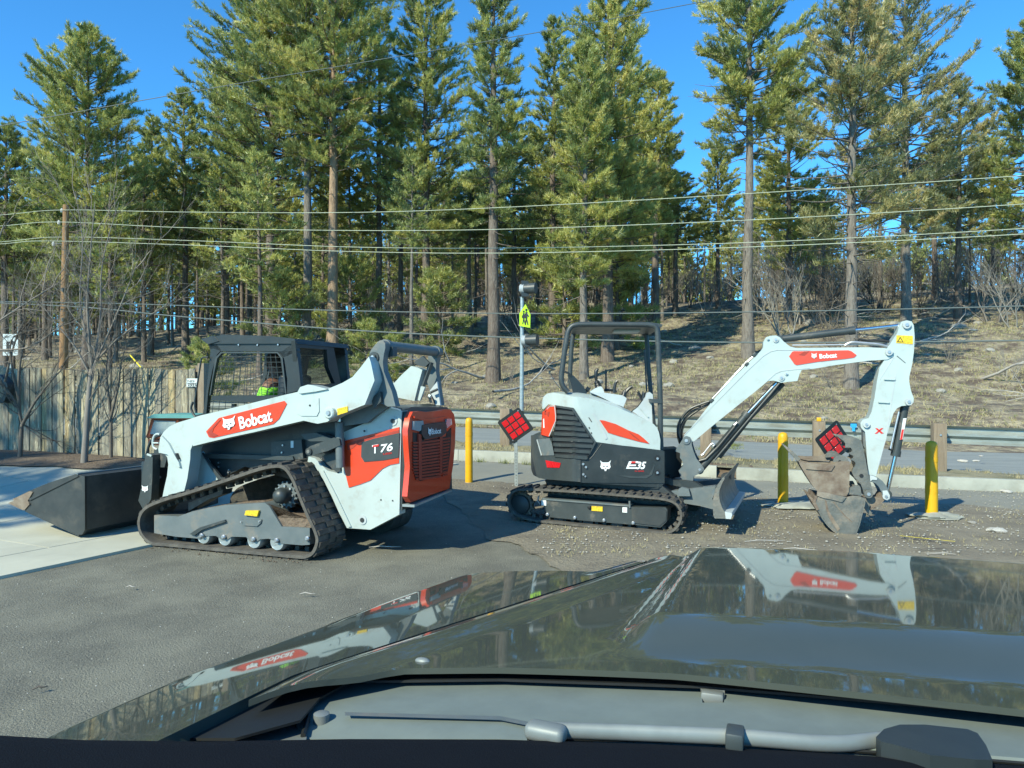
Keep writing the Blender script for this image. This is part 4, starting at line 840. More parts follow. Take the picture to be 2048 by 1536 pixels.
# ================================================================ TRACK LOADER
LO = Fr(-1.93, 6.91, 0, 20)
ld = thing('track_loader', 'white compact track loader with orange panels and black screened cab, bucket lowered', 'track loader', tuple(LO.M.translation), 20)
def lo_prism(name, pts, y0, y1, m, par=ld, bev=0., pc=None, sm=38):
    """outline traced on the plane y=pc (default the nearer face) and given its thickness"""
    bm = B(); prism(bm, LO.pl(y0 if pc is None else pc, pts), y0, y1); return obj(name, bm, m, par, LO, bev=bev, sm=sm)
def belt(par, fr, path, y0, y1, th, nl, lug_h, lugs=((0, 1),), m='rubber', lm='dusty_rubber', lug_w=.55, name='track', k=4, stagger=False):
    """rubber track: ring of rubber with raised lugs all round; path = closed outer line (x,z)"""
    P = spline([Vector((a, 0, b)) for a, b in path], 5, True); P, step = resample(P, nl*k)
    n = len(P); cen = sum(P, Vector())/n
    T_ = [(P[(i+1) % n]-P[i-1]).normalized() for i in range(n)]; NN = []
    for i in range(n):
        q = Vector((T_[i].z, 0, -T_[i].x))
        if q.dot(P[i]-cen) < 0 and abs(q.dot((P[i]-cen).normalized())) > .1: q = -q
        NN.append(q)
    sgn = 1 if sum(q.dot(p-cen) for q, p in zip(NN, P)) > 0 else -1
    NN = [Vector((t.z, 0, -t.x)) for t in T_]; sgn = 1 if sum(q.dot(p-cen) for q, p in zip(NN, P)) > 0 else -1; NN = [q*sgn for q in NN]
    bm = B(); R_ = []
    for p, q in zip(P, NN):
        o = p-q*lug_h; i_ = p-q*(lug_h+th); R_.append([bm.verts.new((v.x, y, v.z)) for v, y in ((o, y0), (o, y1), (i_, y1), (i_, y0))])
    for i in range(n):
        a, b = R_[i], R_[(i+1) % n]
        for j in range(4): bm.faces.new((a[j], a[(j+1) % 4], b[(j+1) % 4], b[j]))
    tr = obj(name, bm, m, par, fr, sm=50)
    # inner drive nubs
    bm = B()
    for i in range(0, n, k):
        p = P[i]-NN[i]*(lug_h+th+.018); ym = (y0+y1)/2; M = Matrix(((T_[i].x, 0, NN[i].x), (0, 1, 0), (T_[i].z, 0, NN[i].z)))
        box(bm, (p.x, ym, p.z), (step*k*.4, .07, .05), M.to_4x4())
    o = obj('drive_nubs', bm, m, par, fr); o['kind'] = 'stuff'
    # lugs, shared mesh
    me = None
    for li, (f0, f1) in enumerate(lugs):
        a, b = y0+(y1-y0)*f0-(.004 if f0 == 0 else 0), y0+(y1-y0)*f1+(.004 if f1 == 1 else 0)
        bm = B(); L_ = step*k*lug_w; prism(bm, [(-L_/2, -.012), (L_/2, -.012), (L_*.36, lug_h), (-L_*.36, lug_h)], a, b); bmesh.ops.recalc_face_normals(bm, faces=bm.faces)
        me = bpy.data.meshes.new('tread_lug'); bm.to_mesh(me); bm.free(); me.materials.append(MATS[lm])
        Mp = MW[par].inverted()@fr.M
        for i in range(0, n, k):
            j = (i+(k//2 if (stagger and li % 2) else 0)) % n; p = P[j]-NN[j]*lug_h
            M = Matrix(((T_[j].x, 0, NN[j].x, p.x), (0, 1, 0, 0), (T_[j].z, 0, NN[j].z, p.z), (0, 0, 0, 1)))
            o = bpy.data.objects.new('tread_lug', me); COL.objects.link(o); o.parent = tr; o.matrix_local = Mp@M
    return tr, P, NN
tpx = [(272, 1046), (275, 1028), (286, 1012), (305, 1001), (335, 990), (361, 983), (417, 965), (473, 946), (518, 931), (552, 925), (572, 931), (588, 952), (604, 990), (619, 1026), (635, 1060), (640, 1084), (631, 1109), (615, 1120),
       (597, 1123), (540, 1118.5), (485, 1113.5), (430, 1108.5), (372, 1104), (330, 1100), (302, 1095), (284, 1080), (275, 1064)]
pth = LO.pl(0, tpx); zmin = min(b for a, b in pth); pth = [(a, b-zmin*0 if b > .05 else max(b, 0.0)) for a, b in pth]
belt(ld, LO, pth, 0, .45, .03, 46, .019, ((0.03, .36), (.38, .62), (.64, .97)), stagger=True, m='dusty_rubber', lm='rubber')
tx = [(a, b) for a, b in pth]
bm = B(); PP = spline([Vector((a, 0, b)) for a, b in tx], 4, True); prism(bm, [(p.x, p.z) for p in PP], 1.38, 1.83); o = obj('far_track', bm, 'rubber', ld, LO)
# undercarriage
rail_pts = ZU((215, 580), (430, 592), (560, 545), (700, 515), (850, 490), (1050, 478), (1200, 470), (1240, 500), (1350, 682), (1600, 695), (1600, 843), (1530, 848), (1330, 832), (1285, 800), (1230, 790), (1160, 795), (1120, 822), (1065, 815), (1035, 775), (905, 772), (865, 798), (810, 795), (765, 765), (655, 765), (620, 790), (410, 772), (215, 740))
lo_prism('track_frame', rail_pts, .055, .36, 'steel_grey_paint', bev=.008)
lo_prism('mud', ZU((430, 592), (560, 545), (700, 512), (850, 486), (900, 492), (960, 470), (1100, 468), (1190, 452), (1215, 470), (1250, 540), (1190, 520), (1100, 560), (900, 575), (640, 600)), .12, .34, 'caked_mud', bev=.004)
lo_prism('mud', ZU((1215, 470), (1290, 600), (1370, 575), (1430, 590), (1500, 590), (1580, 610), (1640, 640), (1650, 690), (1350, 690)), .08, .34, 'caked_mud', bev=.004)
lo_prism('rail_rib', ZU((530, 748), (620, 690), (840, 622), (850, 640), (640, 712), (570, 762)), .03, .06, 'dark_grey_paint', bev=.004)
lo_prism('cover_plate', ZU((985, 620), (1170, 620), (1165, 650), (1130, 680), (1010, 672)), .042, .058, 'steel_grey_paint', bev=.004)
lo_prism('warning_label', ZU((1030, 540), (1145, 540), (1130, 592), (1018, 580)), .03, .058, 'yellow_sticker')
for x, y in ((632, 762), (828, 775), (1092, 795), (1300, 806), (1574, 790)):
    a = LO.hit(*ZU((x, y))[0], .03); bm = B(); tube(bm, [(a.x, .058, a.z), (a.x, .032, a.z), (a.x, .022, a.z)], [.024, .024, .014], 12); obj('roller_bolt', bm, 'zinc', ld, LO)
for x, y in ((990, 640), (1152, 636)):
    a = LO.hit(*ZU((x, y))[0], .04); bm = B(); tube(bm, [(a.x, .045, a.z), (a.x, .032, a.z)], .010, 8); obj('plate_bolt', bm, 'zinc', ld, LO)
for x, y in ((655, 770), (845, 780), (1105, 800), (1310, 812)):
    a = LO.hit(*ZU((x, y))[0], .07); rz = .088; a.z = .052+rz
    bm = B(); tube(bm, [(a.x, .066, a.z), (a.x, .07, a.z), (a.x, .066, a.z), (a.x, .09, a.z), (a.x, .12, a.z), (a.x, .34, a.z)], [rz*.3, rz*.82, rz*.86, rz, rz, rz*.8], 26); obj('track_roller', bm, 'galvanised', ld, LO)
a = LO.hit(*ZU((298, 668))[0], .15); rz = a.z-.072
for nm, r, y0, y1, m_ in (('front_idler', rz, .12, .34, 'dark_steel'), ('idler_hub', rz*.5, .09, .34, 'steel_grey_paint')):
    bm = B(); tube(bm, [(a.x, y0, a.z), (a.x, y0, a.z), (a.x, y1, a.z)], [r*.92, r, r], 32); obj(nm, bm, m_, ld, LO)
a = LO.hit(*ZU((1362, 405))[0], .15); rs_ = LO.hit(*ZU((1362, 530))[0], .15); R0 = (a-rs_).length
out = []
for k in range(15):
    for f, rr in ((0, .83), (.22, .83), (.36, 1.), (.56, 1.), (.7, .83)): an = 2*pi*(k+f)/15; out.append((a.x+cos(an)*R0*rr, a.z+sin(an)*R0*rr))
bm = B(); prism(bm, out, .19, .25); obj('drive_sprocket', bm, 'steel_grey_paint', ld, LO)
bm = B(); tube(bm, [(a.x, .25, a.z), (a.x, .12, a.z), (a.x, .08, a.z), (a.x, .055, a.z), (a.x, .05, a.z)], [R0*.58, R0*.58, R0*.5, R0*.28, R0*.05], 24); obj('drive_motor', bm, 'dark_grey_paint', ld, LO, sm=60)
for k in range(8):
    an = 2*pi*k/8; bm = B(); cyl(bm, (a.x+cos(an)*R0*.66, .185, a.z+sin(an)*R0*.66), (a.x+cos(an)*R0*.66, .17, a.z+sin(an)*R0*.66), .012, 8); obj('sprocket_bolt', bm, 'zinc', ld, LO)
lo_prism('track_guard', ZU((520, 470), (830, 350), (820, 395), (700, 440), (520, 545)), .2, .34, 'dark_grey_paint', bev=.006)
# body tub
lo_prism('body_tub', Z2((-20, 830), (60, 770), (300, 690), (640, 600), (985, 560), (1200, 600), (1300, 620), (1300, 1100), (1170, 1240), (1040, 1200), (760, 1000), (400, 900), (200, 1000), (20, 1050)), .47, 1.36, 'black_plastic', bev=.01)
lo_prism('side_step', Z2((150, 820), (690, 838), (700, 862), (170, 850)), .40, .48, 'dark_grey_paint', bev=.006)
lo_prism('side_panel', Z2((560, 750), (745, 735), (760, 880), (560, 870)), .425, .47, 'dark_grey_paint', bev=.006)
for p_ in ((625, 770), (620, 815), (275, 925), (272, 940), (212, 880), (212, 905)):
    a = LO.hit(*Z2(p_)[0], .40); bm = B(); cyl(bm, (a.x, .48 if p_[0] < 400 else .43, a.z), (a.x, .41 if p_[0] > 400 else .455, a.z), .010, 8); obj('body_bolt', bm, 'zinc', ld, LO)
lo_prism('data_label', Z2((680, 742), (697, 742), (697, 785), (680, 785)), .418, .426, 'white_sticker')
# front fender plate, white
lo_prism('front_fender', ZF((830, 720), (860, 765), (1090, 1110), (1040, 1135), (640, 1265), (560, 1300), (640, 900), (700, 830)), .36, .42, 'white_paint', bev=.008)
lo_prism('fender_edge', ZF((860, 740), (895, 790), (1130, 1080), (1190, 1090), (1110, 1125), (1085, 1108)), .33, .36, 'dark_grey_paint')
# rear quarter panel
qp = Z2((1003, 690), (1150, 628), (1208, 582), (1265, 532), (1362, 558), (1347, 1195), (1170, 1288), (1025, 1278), (975, 1180), (930, 1080), (880, 980), (830, 900), (780, 888), (790, 838), (830, 850), (905, 925), (975, 942), (995, 900))
lo_prism('rear_quarter_panel', qp, .40, .52, 'white_paint', bev=.012)
lo_prism('fender_rib', Z2((862, 930), (880, 925), (960, 1080), (1050, 1270), (1032, 1272), (935, 1085)), .385, .40, 'white_paint', bev=.004)
lo_prism('orange_panel', Z2((1012, 742), (1180, 700), (1347, 658), (1345, 880), (1290, 890), (1245, 912), (1170, 985), (1110, 1008), (1037, 1030), (1005, 900)), .392, .402, 'orange_paint', bev=.003)
lo_prism('badge_recess', Z2((1115, 752), (1190, 728), (1348, 693), (1342, 845), (1250, 862), (1132, 872), (1112, 840)), .386, .394, 'dark_grey_paint', bev=.002)
lo_prism('panel_groove', Z2((1025, 760), (1170, 715), (1345, 676), (1345, 690), (1190, 722), (1100, 752), (1060, 790), (1030, 800)), .389, .394, 'dark_red_plastic')
lettering('T', Z2((1188, 820))[0], Z2((1226, 813))[0], 17, LO, .386, 'logo_white', ld, shear=.2, off=.02)
lettering('76', Z2((1233, 812))[0], Z2((1312, 800))[0], 16, LO, .386, 'logo_white', ld, shear=.25, off=.02)
lo_prism('badge_mark', Z2((1185, 770), (1222, 764), (1219, 776), (1183, 782)), .380, .386, 'logo_red')
lettering('R-SERIES', Z2((1250, 830))[0], Z2((1303, 822))[0], 3.6, LO, .386, 'logo_red', ld)
for x, y, r in ((1310, 620, .045), (1137, 682, .022), (1122, 1228, .045)):
    a = LO.hit(*Z2((x, y))[0], .4); bm = B(); tube(bm, [(a.x, .41, a.z), (a.x, .392, a.z)], r, 20); obj('boss', bm, 'pale_grey_paint', ld, LO, bev=.002)
    bm = B(); tube(bm, [(a.x, .395, a.z), (a.x, .386, a.z)], r*.5, 14); obj('boss_bolt', bm, 'dark_steel', ld, LO)
for x, y in ((1235, 1105), (1307, 1110)):
    a = LO.hit(*Z2((x, y))[0], .4); bm = B(); cyl(bm, (a.x, .41, a.z), (a.x, .396, a.z), .008, 8); obj('hole', bm, 'logo_black', ld, LO)
# tailgate on the rear plane
XR = LO.hit(*Z2((1355, 900))[0], .40).x
def rear(name, pts, x0, x1, m, bev=0., pc=None, par=ld, cl=False):
    bm = B(); prism(bm, [(max(a, .412), b) for a, b in LO.px(x1 if pc is None else pc, pts)] if cl else LO.px(x1 if pc is None else pc, pts), x0, x1, 'x'); return obj(name, bm, m, par, LO, bev=bev)
rear('rear_frame', Z2((1352, 556), (1420, 535), (1640, 535), (1660, 560), (1672, 1045), (1345, 1175)), XR-.03, XR+.012, 'dark_grey_paint', bev=0, cl=True)
bm = B(); box(bm, (XR-.28, .97, .90), (.5, .86, .64)); obj('engine_bay', bm, 'black_plastic', ld, LO)
tg = Z2((1412, 600), (1430, 564), (1470, 560), (1520, 566), (1660, 548), (1684, 580), (1693, 640), (1690, 760), (1680, 880), (1655, 1035), (1540, 1075), (1418, 1120), (1396, 1085), (1404, 1000), (1412, 900), (1402, 760), (1398, 680))
rear('tailgate_backing', Z2((1378, 640), (1400, 572), (1660, 552), (1690, 640), (1655, 1030), (1405, 1116), (1380, 1085)), XR+.012, XR+.06, 'dark_grey_paint', cl=True)
rear('tailgate', tg, XR+.055, XR+.11, 'orange_paint', bev=.02, pc=XR+.11)
rear('grille_recess', Z2((1432, 690), (1490, 700), (1500, 740), (1635, 715), (1640, 690), (1668, 660), (1662, 800), (1645, 930), (1480, 990), (1445, 975), (1428, 850)), XR+.108, XR+.114, 'logo_black')
for k in range(13):
    y = 742+k*18.6; yl = y+6; yr = y-12
    bm = B(); prism(bm, LO.px(XR+.12, Z2((1482, yl), (1600, yr+1), (1600, yr+13), (1482, yl+12))), XR+.110, XR+.128, 'x'); obj('grille_slat', bm, 'dark_red_plastic', ld, LO, bev=.003, seg=1)
    bm = B(); prism(bm, LO.px(XR+.12, Z2((1430+max(0, k-9)*6, yl+2), (1468, yl), (1468, yl+11), (1434+max(0, k-9)*6, yl+12))), XR+.110, XR+.124, 'x'); obj('side_slat', bm, 'dark_red_plastic', ld, LO)
    bm = B(); prism(bm, LO.px(XR+.12, Z2((1612, yr-2), (1658-k*1.4, yr-10), (1658-k*1.4, yr), (1612, yr+8))), XR+.110, XR+.124, 'x'); obj('side_slat', bm, 'dark_red_plastic', ld, LO)
for q in (((1466, 700), (1484, 702), (1488, 985), (1470, 980)), ((1598, 700), (1614, 698), (1612, 940), (1598, 945))):
    rear('grille_bar', Z2(*q), XR+.110, XR+.13, 'dark_red_plastic', bev=.003)
rear('logo_plate', Z2((1490, 645), (1632, 624), (1640, 690), (1610, 715), (1505, 735), (1485, 700)), XR+.112, XR+.14, 'black_plastic', bev=.006)
lettering('Bobcat', Z2((1547, 702))[0], Z2((1602, 695))[0], 11, LO, XR+.14, 'logo_white', ld, ax=0, off=.01)
cat_logo(*Z2((1522, 712))[0], 7, 17, LO, XR+.14, ld, ax=0)
rear('tail_lamp', Z2((1438, 622), (1495, 618), (1500, 668), (1470, 684), (1436, 676)), XR+.112, XR+.132, 'lamp_lens', bev=.006)
rear('tail_lamp', Z2((1640, 608), (1668, 606), (1672, 640), (1642, 664), (1636, 640)), XR+.112, XR+.132, 'lamp_lens', bev=.006)
rear('brow', Z2((1440, 590), (1500, 608), (1560, 606), (1640, 590), (1640, 598), (1560, 618), (1500, 620), (1440, 604)), XR+.11, XR+.128, 'orange_paint', bev=.005)
rear('bumper_plate', Z2((1345, 1165), (1670, 1042), (1672, 1052), (1348, 1180)), XR-.03, XR+.14, 'galvanised', cl=True)
# engine cover
lo_prism('engine_cover', ZT((200, 1180), (420, 1080), (640, 1130), (700, 1160), (690, 1230), (300, 1300)), .5, 1.42, 'black_plastic', bev=.015)
# lift arm, near side
arm = Z1((985, 720), (1005, 688), (1040, 655), (1085, 632), (1160, 610))+Z2((120, 588), (240, 560), (450, 508), (650, 458), (722, 442), (738, 412), (785, 397), (820, 402), (905, 425), (1000, 385), (1060, 350), (1110, 290), (1160, 225), (1172, 260), (1195, 370), (1135, 520), (1060, 550), (960, 590), (905, 625), (845, 637), (810, 630), (760, 618), (600, 655), (450, 690), (300, 722), (180, 750), (80, 775))+ZF((735, 625), (705, 700), (700, 830), (660, 1100), (612, 1290), (470, 1330), (312, 1362), (345, 1200), (378, 1060), (395, 900), (380, 800), (330, 740), (262, 738), (255, 690))
lo_prism('lift_arm', arm, .10, .25, 'white_paint', bev=.016)
lo_prism('arm_knuckle', ZF((262, 735), (300, 500), (400, 610), (470, 750), (540, 870), (556, 940), (520, 930), (380, 760)), .075, .12, 'white_paint', bev=.012)
lo_prism('arm_hole', ZF((485, 745), (505, 745), (538, 825), (520, 832)), .07, .1, 'logo_black')
lo_prism('arm_doubler', Z2((722, 442), (738, 412), (785, 397), (820, 402), (905, 425), (830, 440), (740, 452)), .08, .10, 'white_paint', bev=.003)
lo_prism('arm_stamping', Z2((715, 540), (835, 478), (852, 480), (855, 560), (840, 590), (745, 590), (715, 572)), .092, .101, 'white_paint', bev=.004)
a = LO.hit(*Z2((798, 525))[0], .09); bm = B(); cyl(bm, (a.x, .1, a.z), (a.x, .088, a.z), .010, 10); obj('arm_port', bm, 'logo_black', ld, LO)
lo_prism('decal', Z2((160, 685), (238, 602), (640, 497), (656, 515), (608, 608), (572, 640), (205, 724), (178, 720)), .094, .101, 'orange_paint', bev=.003)
lo_prism('decal_edge', Z2((170, 690), (243, 612), (252, 612), (205, 668), (200, 690), (235, 708), (205, 718), (182, 714)), .090, .094, 'dark_red_plastic')
lettering('Bobcat', Z2((371, 668))[0], Z2((570, 618))[0], 25, LO, .092, 'logo_white', ld, off=.028)
cat_logo(*Z2((262, 682))[0], 26, 27, LO, .092, ld, tilt=.18)
a = LO.hit(*Z2((923, 571))[0], .08); bm = B(); tube(bm, [(a.x, .11, a.z), (a.x, .06, a.z), (a.x, .05, a.z)], [.055, .055, .045], 24); obj('pivot_boss', bm, 'white_paint', ld, LO)
bm = B(); tube(bm, [(a.x, .05, a.z), (a.x, .035, a.z)], [.025, .02], 12); obj('pivot_pin', bm, 'zinc', ld, LO)
lo_prism('warning_label', Z2((965, 545), (1028, 530), (1030, 565), (967, 585)), .09, .099, 'yellow_sticker')
# handle loop at the knuckle
lp = [LO.hit(*q, .2) for q in ZF((275, 480), (235, 475), (200, 500), (180, 560), (178, 620), (195, 665), (240, 690))]; bm = B(); tube(bm, spline(lp, 3), .011, 8); obj('lamp_guard', bm, 'white_paint', ld, LO)
bm = B(); tube(bm, [LO.hit(*q, .2) for q in ZF((182, 600), (262, 600))], .009, 8); obj('lamp_guard', bm, 'white_paint', ld, LO)
# rear link towers and crossbar
lk = ZT((175, 220), (240, 140), (305, 92), (355, 92), (385, 125), (388, 200), (365, 300), (350, 420), (365, 560), (420, 700), (490, 870), (545, 1095), (420, 1100), (300, 1010), (230, 880), (215, 700), (170, 480), (140, 370), (150, 270))
lo_prism('rear_link', lk, .24, .33, 'steel_grey_paint', bev=.014)
a = LO.hit(*ZT((205, 340))[0], .22); bm = B(); tube(bm, [(a.x, .26, a.z), (a.x, .225, a.z)], .05, 20); tube(bm, [(a.x, .235, a.z), (a.x, .205, a.z)], .028, 14); obj('link_pin', bm, 'dark_grey_paint', ld, LO)
bm = B(); tube(bm, [(a.x, .205, a.z), (a.x, .198, a.z)], .016, 10); obj('pin_bolt', bm, 'zinc', ld, LO)
ct = LO.hit(*ZT((395, 165))[0], .33); c2 = LO.hit(*ZT((1120, 265))[0], 1.5)
bm = B(); tube(bm, [(ct.x-.03, .30, ct.z), (ct.x-.03, 1.55, ct.z)], .052, 20); obj('crossbar', bm, 'steel_grey_paint', ld, LO)
for yy in (.36, 1.44):
    bm = B(); tube(bm, [(ct.x-.03, yy, ct.z), (ct.x-.03, yy+.05, ct.z)], .064, 20); obj('crossbar_collar', bm, 'steel_grey_paint', ld, LO)
lo_prism('crossbar_bracket', ZT((390, 200), (500, 180), (510, 320), (430, 350), (390, 340)), .34, .42, 'dark_grey_paint', bev=.008)
XF = 1.52
fl = ZT((1085, 260), (1130, 235), (1225, 240), (1215, 330), (1195, 420), (1190, 560), (1220, 760), (1245, 930), (1270, 1085), (1170, 1070), (1110, 900), (1060, 740), (1040, 600), (1060, 430))
lo_prism('rear_link', fl, XF-.04, XF+.05, 'steel_grey_paint', bev=.012, pc=XF)
lo_prism('far_arm', ZT((-260, 960), (-100, 880), (200, 800), (450, 750), (600, 730), (700, 620), (850, 480), (935, 500), (1020, 540), (960, 760), (900, 1010), (530, 940), (200, 1040), (-200, 1110)), XF-.1, XF+.05, 'white_paint', bev=.014, pc=XF)
lo_prism('far_link_plate', ZT((830, 420), (960, 320), (1060, 430), (1000, 490), (900, 470)), XF-.14, XF-.1, 'dark_grey_paint', bev=.006)
p0, p1 = LO.hit(*ZT((1105, 425))[0], XF-.16), LO.hit(*ZT((905, 985))[0], XF-.16); bm = B(); tube(bm, [p0, p1], .022, 4); obj('arm_stop', bm, 'dark_grey_paint', ld, LO)
lo_prism('stop_bracket', ZT((955, 785), (1015, 800), (940, 1010), (905, 1000)), XF-.21, XF-.18, 'white_paint', bev=.003, pc=XF-.18)
lo_prism('far_gusset', ZT((1080, 860), (1195, 715), (1245, 1080), (1170, 1075), (1165, 1010)), XF-.12, XF-.09, 'pale_grey_paint', pc=XF-.1)
for q in (((1090, 880), (1190, 835)), ((1060, 935), (1090, 1040))):
    bm = B(); tube(bm, [LO.hit(*v, XF-.18) for v in ZT(*q)], .014, 8); obj('hose', bm, 'black_plastic', ld, LO)
bm = B(); tube(bm, [LO.hit(*v, XF-.2) for v in ZT((1055, 930), (1085, 945))], .018, 8); obj('hose_fitting', bm, 'white_paint', ld, LO)
# lift cylinder, pivot link, linkage behind the arm
a, b = LO.hit(*Z2((978, 630))[0], .32), LO.hit(*Z2((985, 905))[0], .32); bm = B(); tube(bm, [a, b], .042, 16); obj('lift_cylinder', bm, 'steel_grey_paint', ld, LO)
bm = B(); tube(bm, [a+Vector((0, 0, .01)), a+Vector((0, 0, .16))], .024, 12); obj('cylinder_rod', bm, 'chrome', ld, LO)
lo_prism('link_arm', Z2((775, 795), (800, 775), (945, 722), (978, 728), (985, 770), (905, 805), (810, 832), (780, 825)), .27, .36, 'dark_grey_paint', bev=.01)
a = LO.hit(*Z2((790, 808))[0], .26); bm = B(); tube(bm, [(a.x, .28, a.z), (a.x, .255, a.z)], .035, 18); obj('link_boss', bm, 'black_plastic', ld, LO)
bm = B(); tube(bm, [(a.x, .255, a.z), (a.x, .25, a.z)], .018, 12); obj('link_bolt', bm, 'steel_grey_paint', ld, LO)
lo_prism('arm_bracket', Z2((742, 703), (830, 692), (940, 730), (880, 745), (800, 745), (765, 730)), .30, .40, 'dark_grey_paint', bev=.006)
lo_prism('hydraulic_block', Z2((880, 840), (985, 800), (985, 930), (960, 935), (900, 880)), .38, .5, 'dark_grey_paint', bev=.01)
lo_prism('link_plate', Z2((1175, 480), (1230, 440), (1235, 500), (1190, 545)), .2, .24, 'dark_grey_paint', bev=.004)
lo_prism('tower_inner', Z2((985, 590), (1130, 525), (1200, 500), (1280, 530), (1205, 585), (1150, 632), (1010, 650)), .34, .42, 'steel_grey_paint', bev=.006)
# front quick coupler
cp = Z1((898, 822), (938, 830), (936, 960), (928, 1100), (905, 1140), (880, 1165), (850, 1110), (868, 1030), (872, 950), (885, 880))
lo_prism('coupler_plate', cp, .30, .40, 'dark_grey_paint', bev=.01)
lo_prism('coupler_plate', Z1((945, 800), (985, 810), (985, 900), (960, 910), (945, 900)), .45, .55, 'dark_grey_paint', bev=.008)
lo_prism('coupler_plate', Z1((985, 820), (1030, 830), (1010, 905), (985, 905)), .38, .43, 'dark_grey_paint', bev=.006)
cat_logo(*Z1((873, 1058))[0], 13, 14, LO, .30, ld)
for q in (((905, 822), (932, 832)), ((903, 828), (930, 838))):
    bm = B(); tube(bm, [LO.hit(*v, .29) for v in Z1(*q)], .006, 6); obj('coupler_stripe', bm, 'white_paint', ld, LO)
bm = B(); tube(bm, [LO.hit(*v, .5) for v in Z1((940, 975), (985, 965))], .014, 8); obj('coupler_handle', bm, 'zinc', ld, LO)
bm = B(); a = LO.hit(*Z1((960, 985))[0], .6); box(bm, (a.x+.05, .95, a.z+.02), (.12, 1.1, .42)); obj('coupler_frame', bm, 'black_plastic', ld, LO, bev=.01)
for q in (((895, 850), (930, 740), (1010, 700)), ((925, 880), (960, 820), (1020, 800))):
    bm = B(); tube(bm, spline([LO.hit(*v, .5) for v in Z1(*q)], 5), .014, 8); obj('hose', bm, 'black_plastic', ld, LO)
# bucket
sp_ = LO.pl(-.04, Z1((78, 1100), (180, 1050), (300, 1000), (460, 948), (520, 960), (521, 1290), (505, 1318), (480, 1320), (330, 1250), (150, 1167), (95, 1140)))
def plate_bkt(y0, y1, nm): bm = B(); prism(bm, sp_, y0, y1); return obj(nm, bm, 'dark_steel', ld, LO, bev=.004)
plate_bkt(-.04, -.015, 'bucket_side'); plate_bkt(1.90, 1.925, 'bucket_side')
zb0 = .0; tl, tr2, br, bl2 = sp_[3], sp_[4], sp_[5], sp_[0]
def shell(name, line, th, m, y0=-.03, y1=1.915):
    bm = B(); n_ = len(line); off = []
    for i in range(n_):
        a_ = Vector(line[max(0, i-1)]); b_ = Vector(line[min(n_-1, i+1)]); t_ = (b_-a_).normalized(); off.append((line[i][0]-t_.y*th, line[i][1]+t_.x*th))
    prism(bm, line+off[::-1], y0, y1); return obj(name, bm, m, ld, LO, bev=.002, seg=1)
shell('bucket_back', [tl, tr2, br, (sp_[7][0], sp_[7][1])], -.02, 'dark_steel')
shell('bucket_floor', [sp_[7], sp_[8], sp_[9]], .02, 'dark_steel')
lo_prism('cutting_edge', Z1((48, 1125), (80, 1112), (150, 1170), (130, 1165)), -.045, 1.93, 'rusty_steel')
lo_prism('side_wear_strip', Z1((78, 1100), (180, 1052), (200, 1058), (170, 1110), (182, 1130), (150, 1167), (95, 1140)), -.052, -.04, 'rusty_steel', bev=.002)
lo_prism('side_rib', Z1((175, 1098), (475, 952), (482, 960), (182, 1110)), -.052, -.04, 'dark_steel')
a = LO.hit(*Z1((180, 1131))[0], -.05); bm = B(); cyl(bm, (a.x, -.05, a.z), (a.x, -.06, a.z), .012, 8); obj('edge_bolt', bm, 'rusty_steel', ld, LO)
bm = B(); tube(bm, [(tl[0]+.02, -.03, tl[1]), (tl[0]+.02, 1.91, tl[1])], .014, 8); obj('bucket_lip', bm, 'steel_grey_paint', ld, LO)
# cab
cy0, cy1 = .45, 1.38
def cab(name, pts, m='black_plastic', y0=cy0, y1=cy0+.05, bev=.008, far=True):
    bm = B(); pl_ = LO.pl(cy0, pts); prism(bm, pl_, y0, y1); o = obj(name, bm, m, ld, LO, bev=bev)
    if far: bm = B(); prism(bm, pl_, cy1-.05, cy1); obj(name, bm, m, ld, LO, bev=bev)
    return o
cab('cab_front_pillar', ZC((225, 200), (300, 200), (400, 320), (345, 380), (290, 560), (235, 830), (205, 1160), (60, 1160), (165, 1130), (195, 960), (240, 560), (262, 330)))
cab('cab_header', ZC((200, 185), (430, 160), (1080, 160), (1200, 180), (1350, 200), (1375, 330), (1240, 400), (1180, 420), (1130, 338), (400, 335), (300, 300), (262, 310)))
cab('cab_rear_pillar', ZC((1130, 338), (1185, 335), (1350, 210), (1378, 420), (1400, 620), (1420, 830), (1240, 880), (1245, 700), (1205, 430)))
cab('cab_mid_rail', ZC((270, 905), (1240, 900), (1240, 960), (1100, 960), (900, 1000), (260, 960)), y0=cy0+.01, y1=cy0+.045)
cab('cab_lower_panel', ZC((60, 1160), (205, 1160), (260, 1200), (1300, 900), (1420, 820), (1420, 1250), (60, 1300)), far=False)
cab('window_frame', ZC((330, 420), (400, 345), (1130, 345), (1190, 420), (1240, 880), (1225, 880), (1172, 430), (1120, 362), (412, 362), (355, 425), (300, 690), (268, 900), (255, 900)), m='dark_grey_paint', y0=cy0-.008, y1=cy0+.03, bev=.004)
def screen(c, xs, ys, clip, r=.0033, m='dark_grey_paint'):
    bm = B()
    for (a_, b_) in xs: tube(bm, [LO.hit(*v, c) for v in ZC(a_, b_)], r, 5)
    for (a_, b_) in ys: tube(bm, [LO.hit(*v, c) for v in ZC(a_, b_)], r, 5)
    return bm
vs_ = []
for k in range(13): f = k/12; vs_.append(((420+f*730, 348), (300+f*930, 905)))
hs_ = [((390-(y-345)*.24, y), (1150+(y-345)*.16, y+2)) for y in range(410, 905, 64)]
obj('mesh_screen', screen(cy0+.02, vs_, hs_, None), 'dark_grey_paint', ld, LO)
hs2 = [((262-(y-960)*.3, y), (900, y)) for y in range(1000, 1160, 42)]; obj('mesh_screen', screen(cy0+.02, [((300+k*80, 962), (285+k*80, 1120)) for k in range(8)], hs2, None), 'dark_grey_paint', ld, LO)
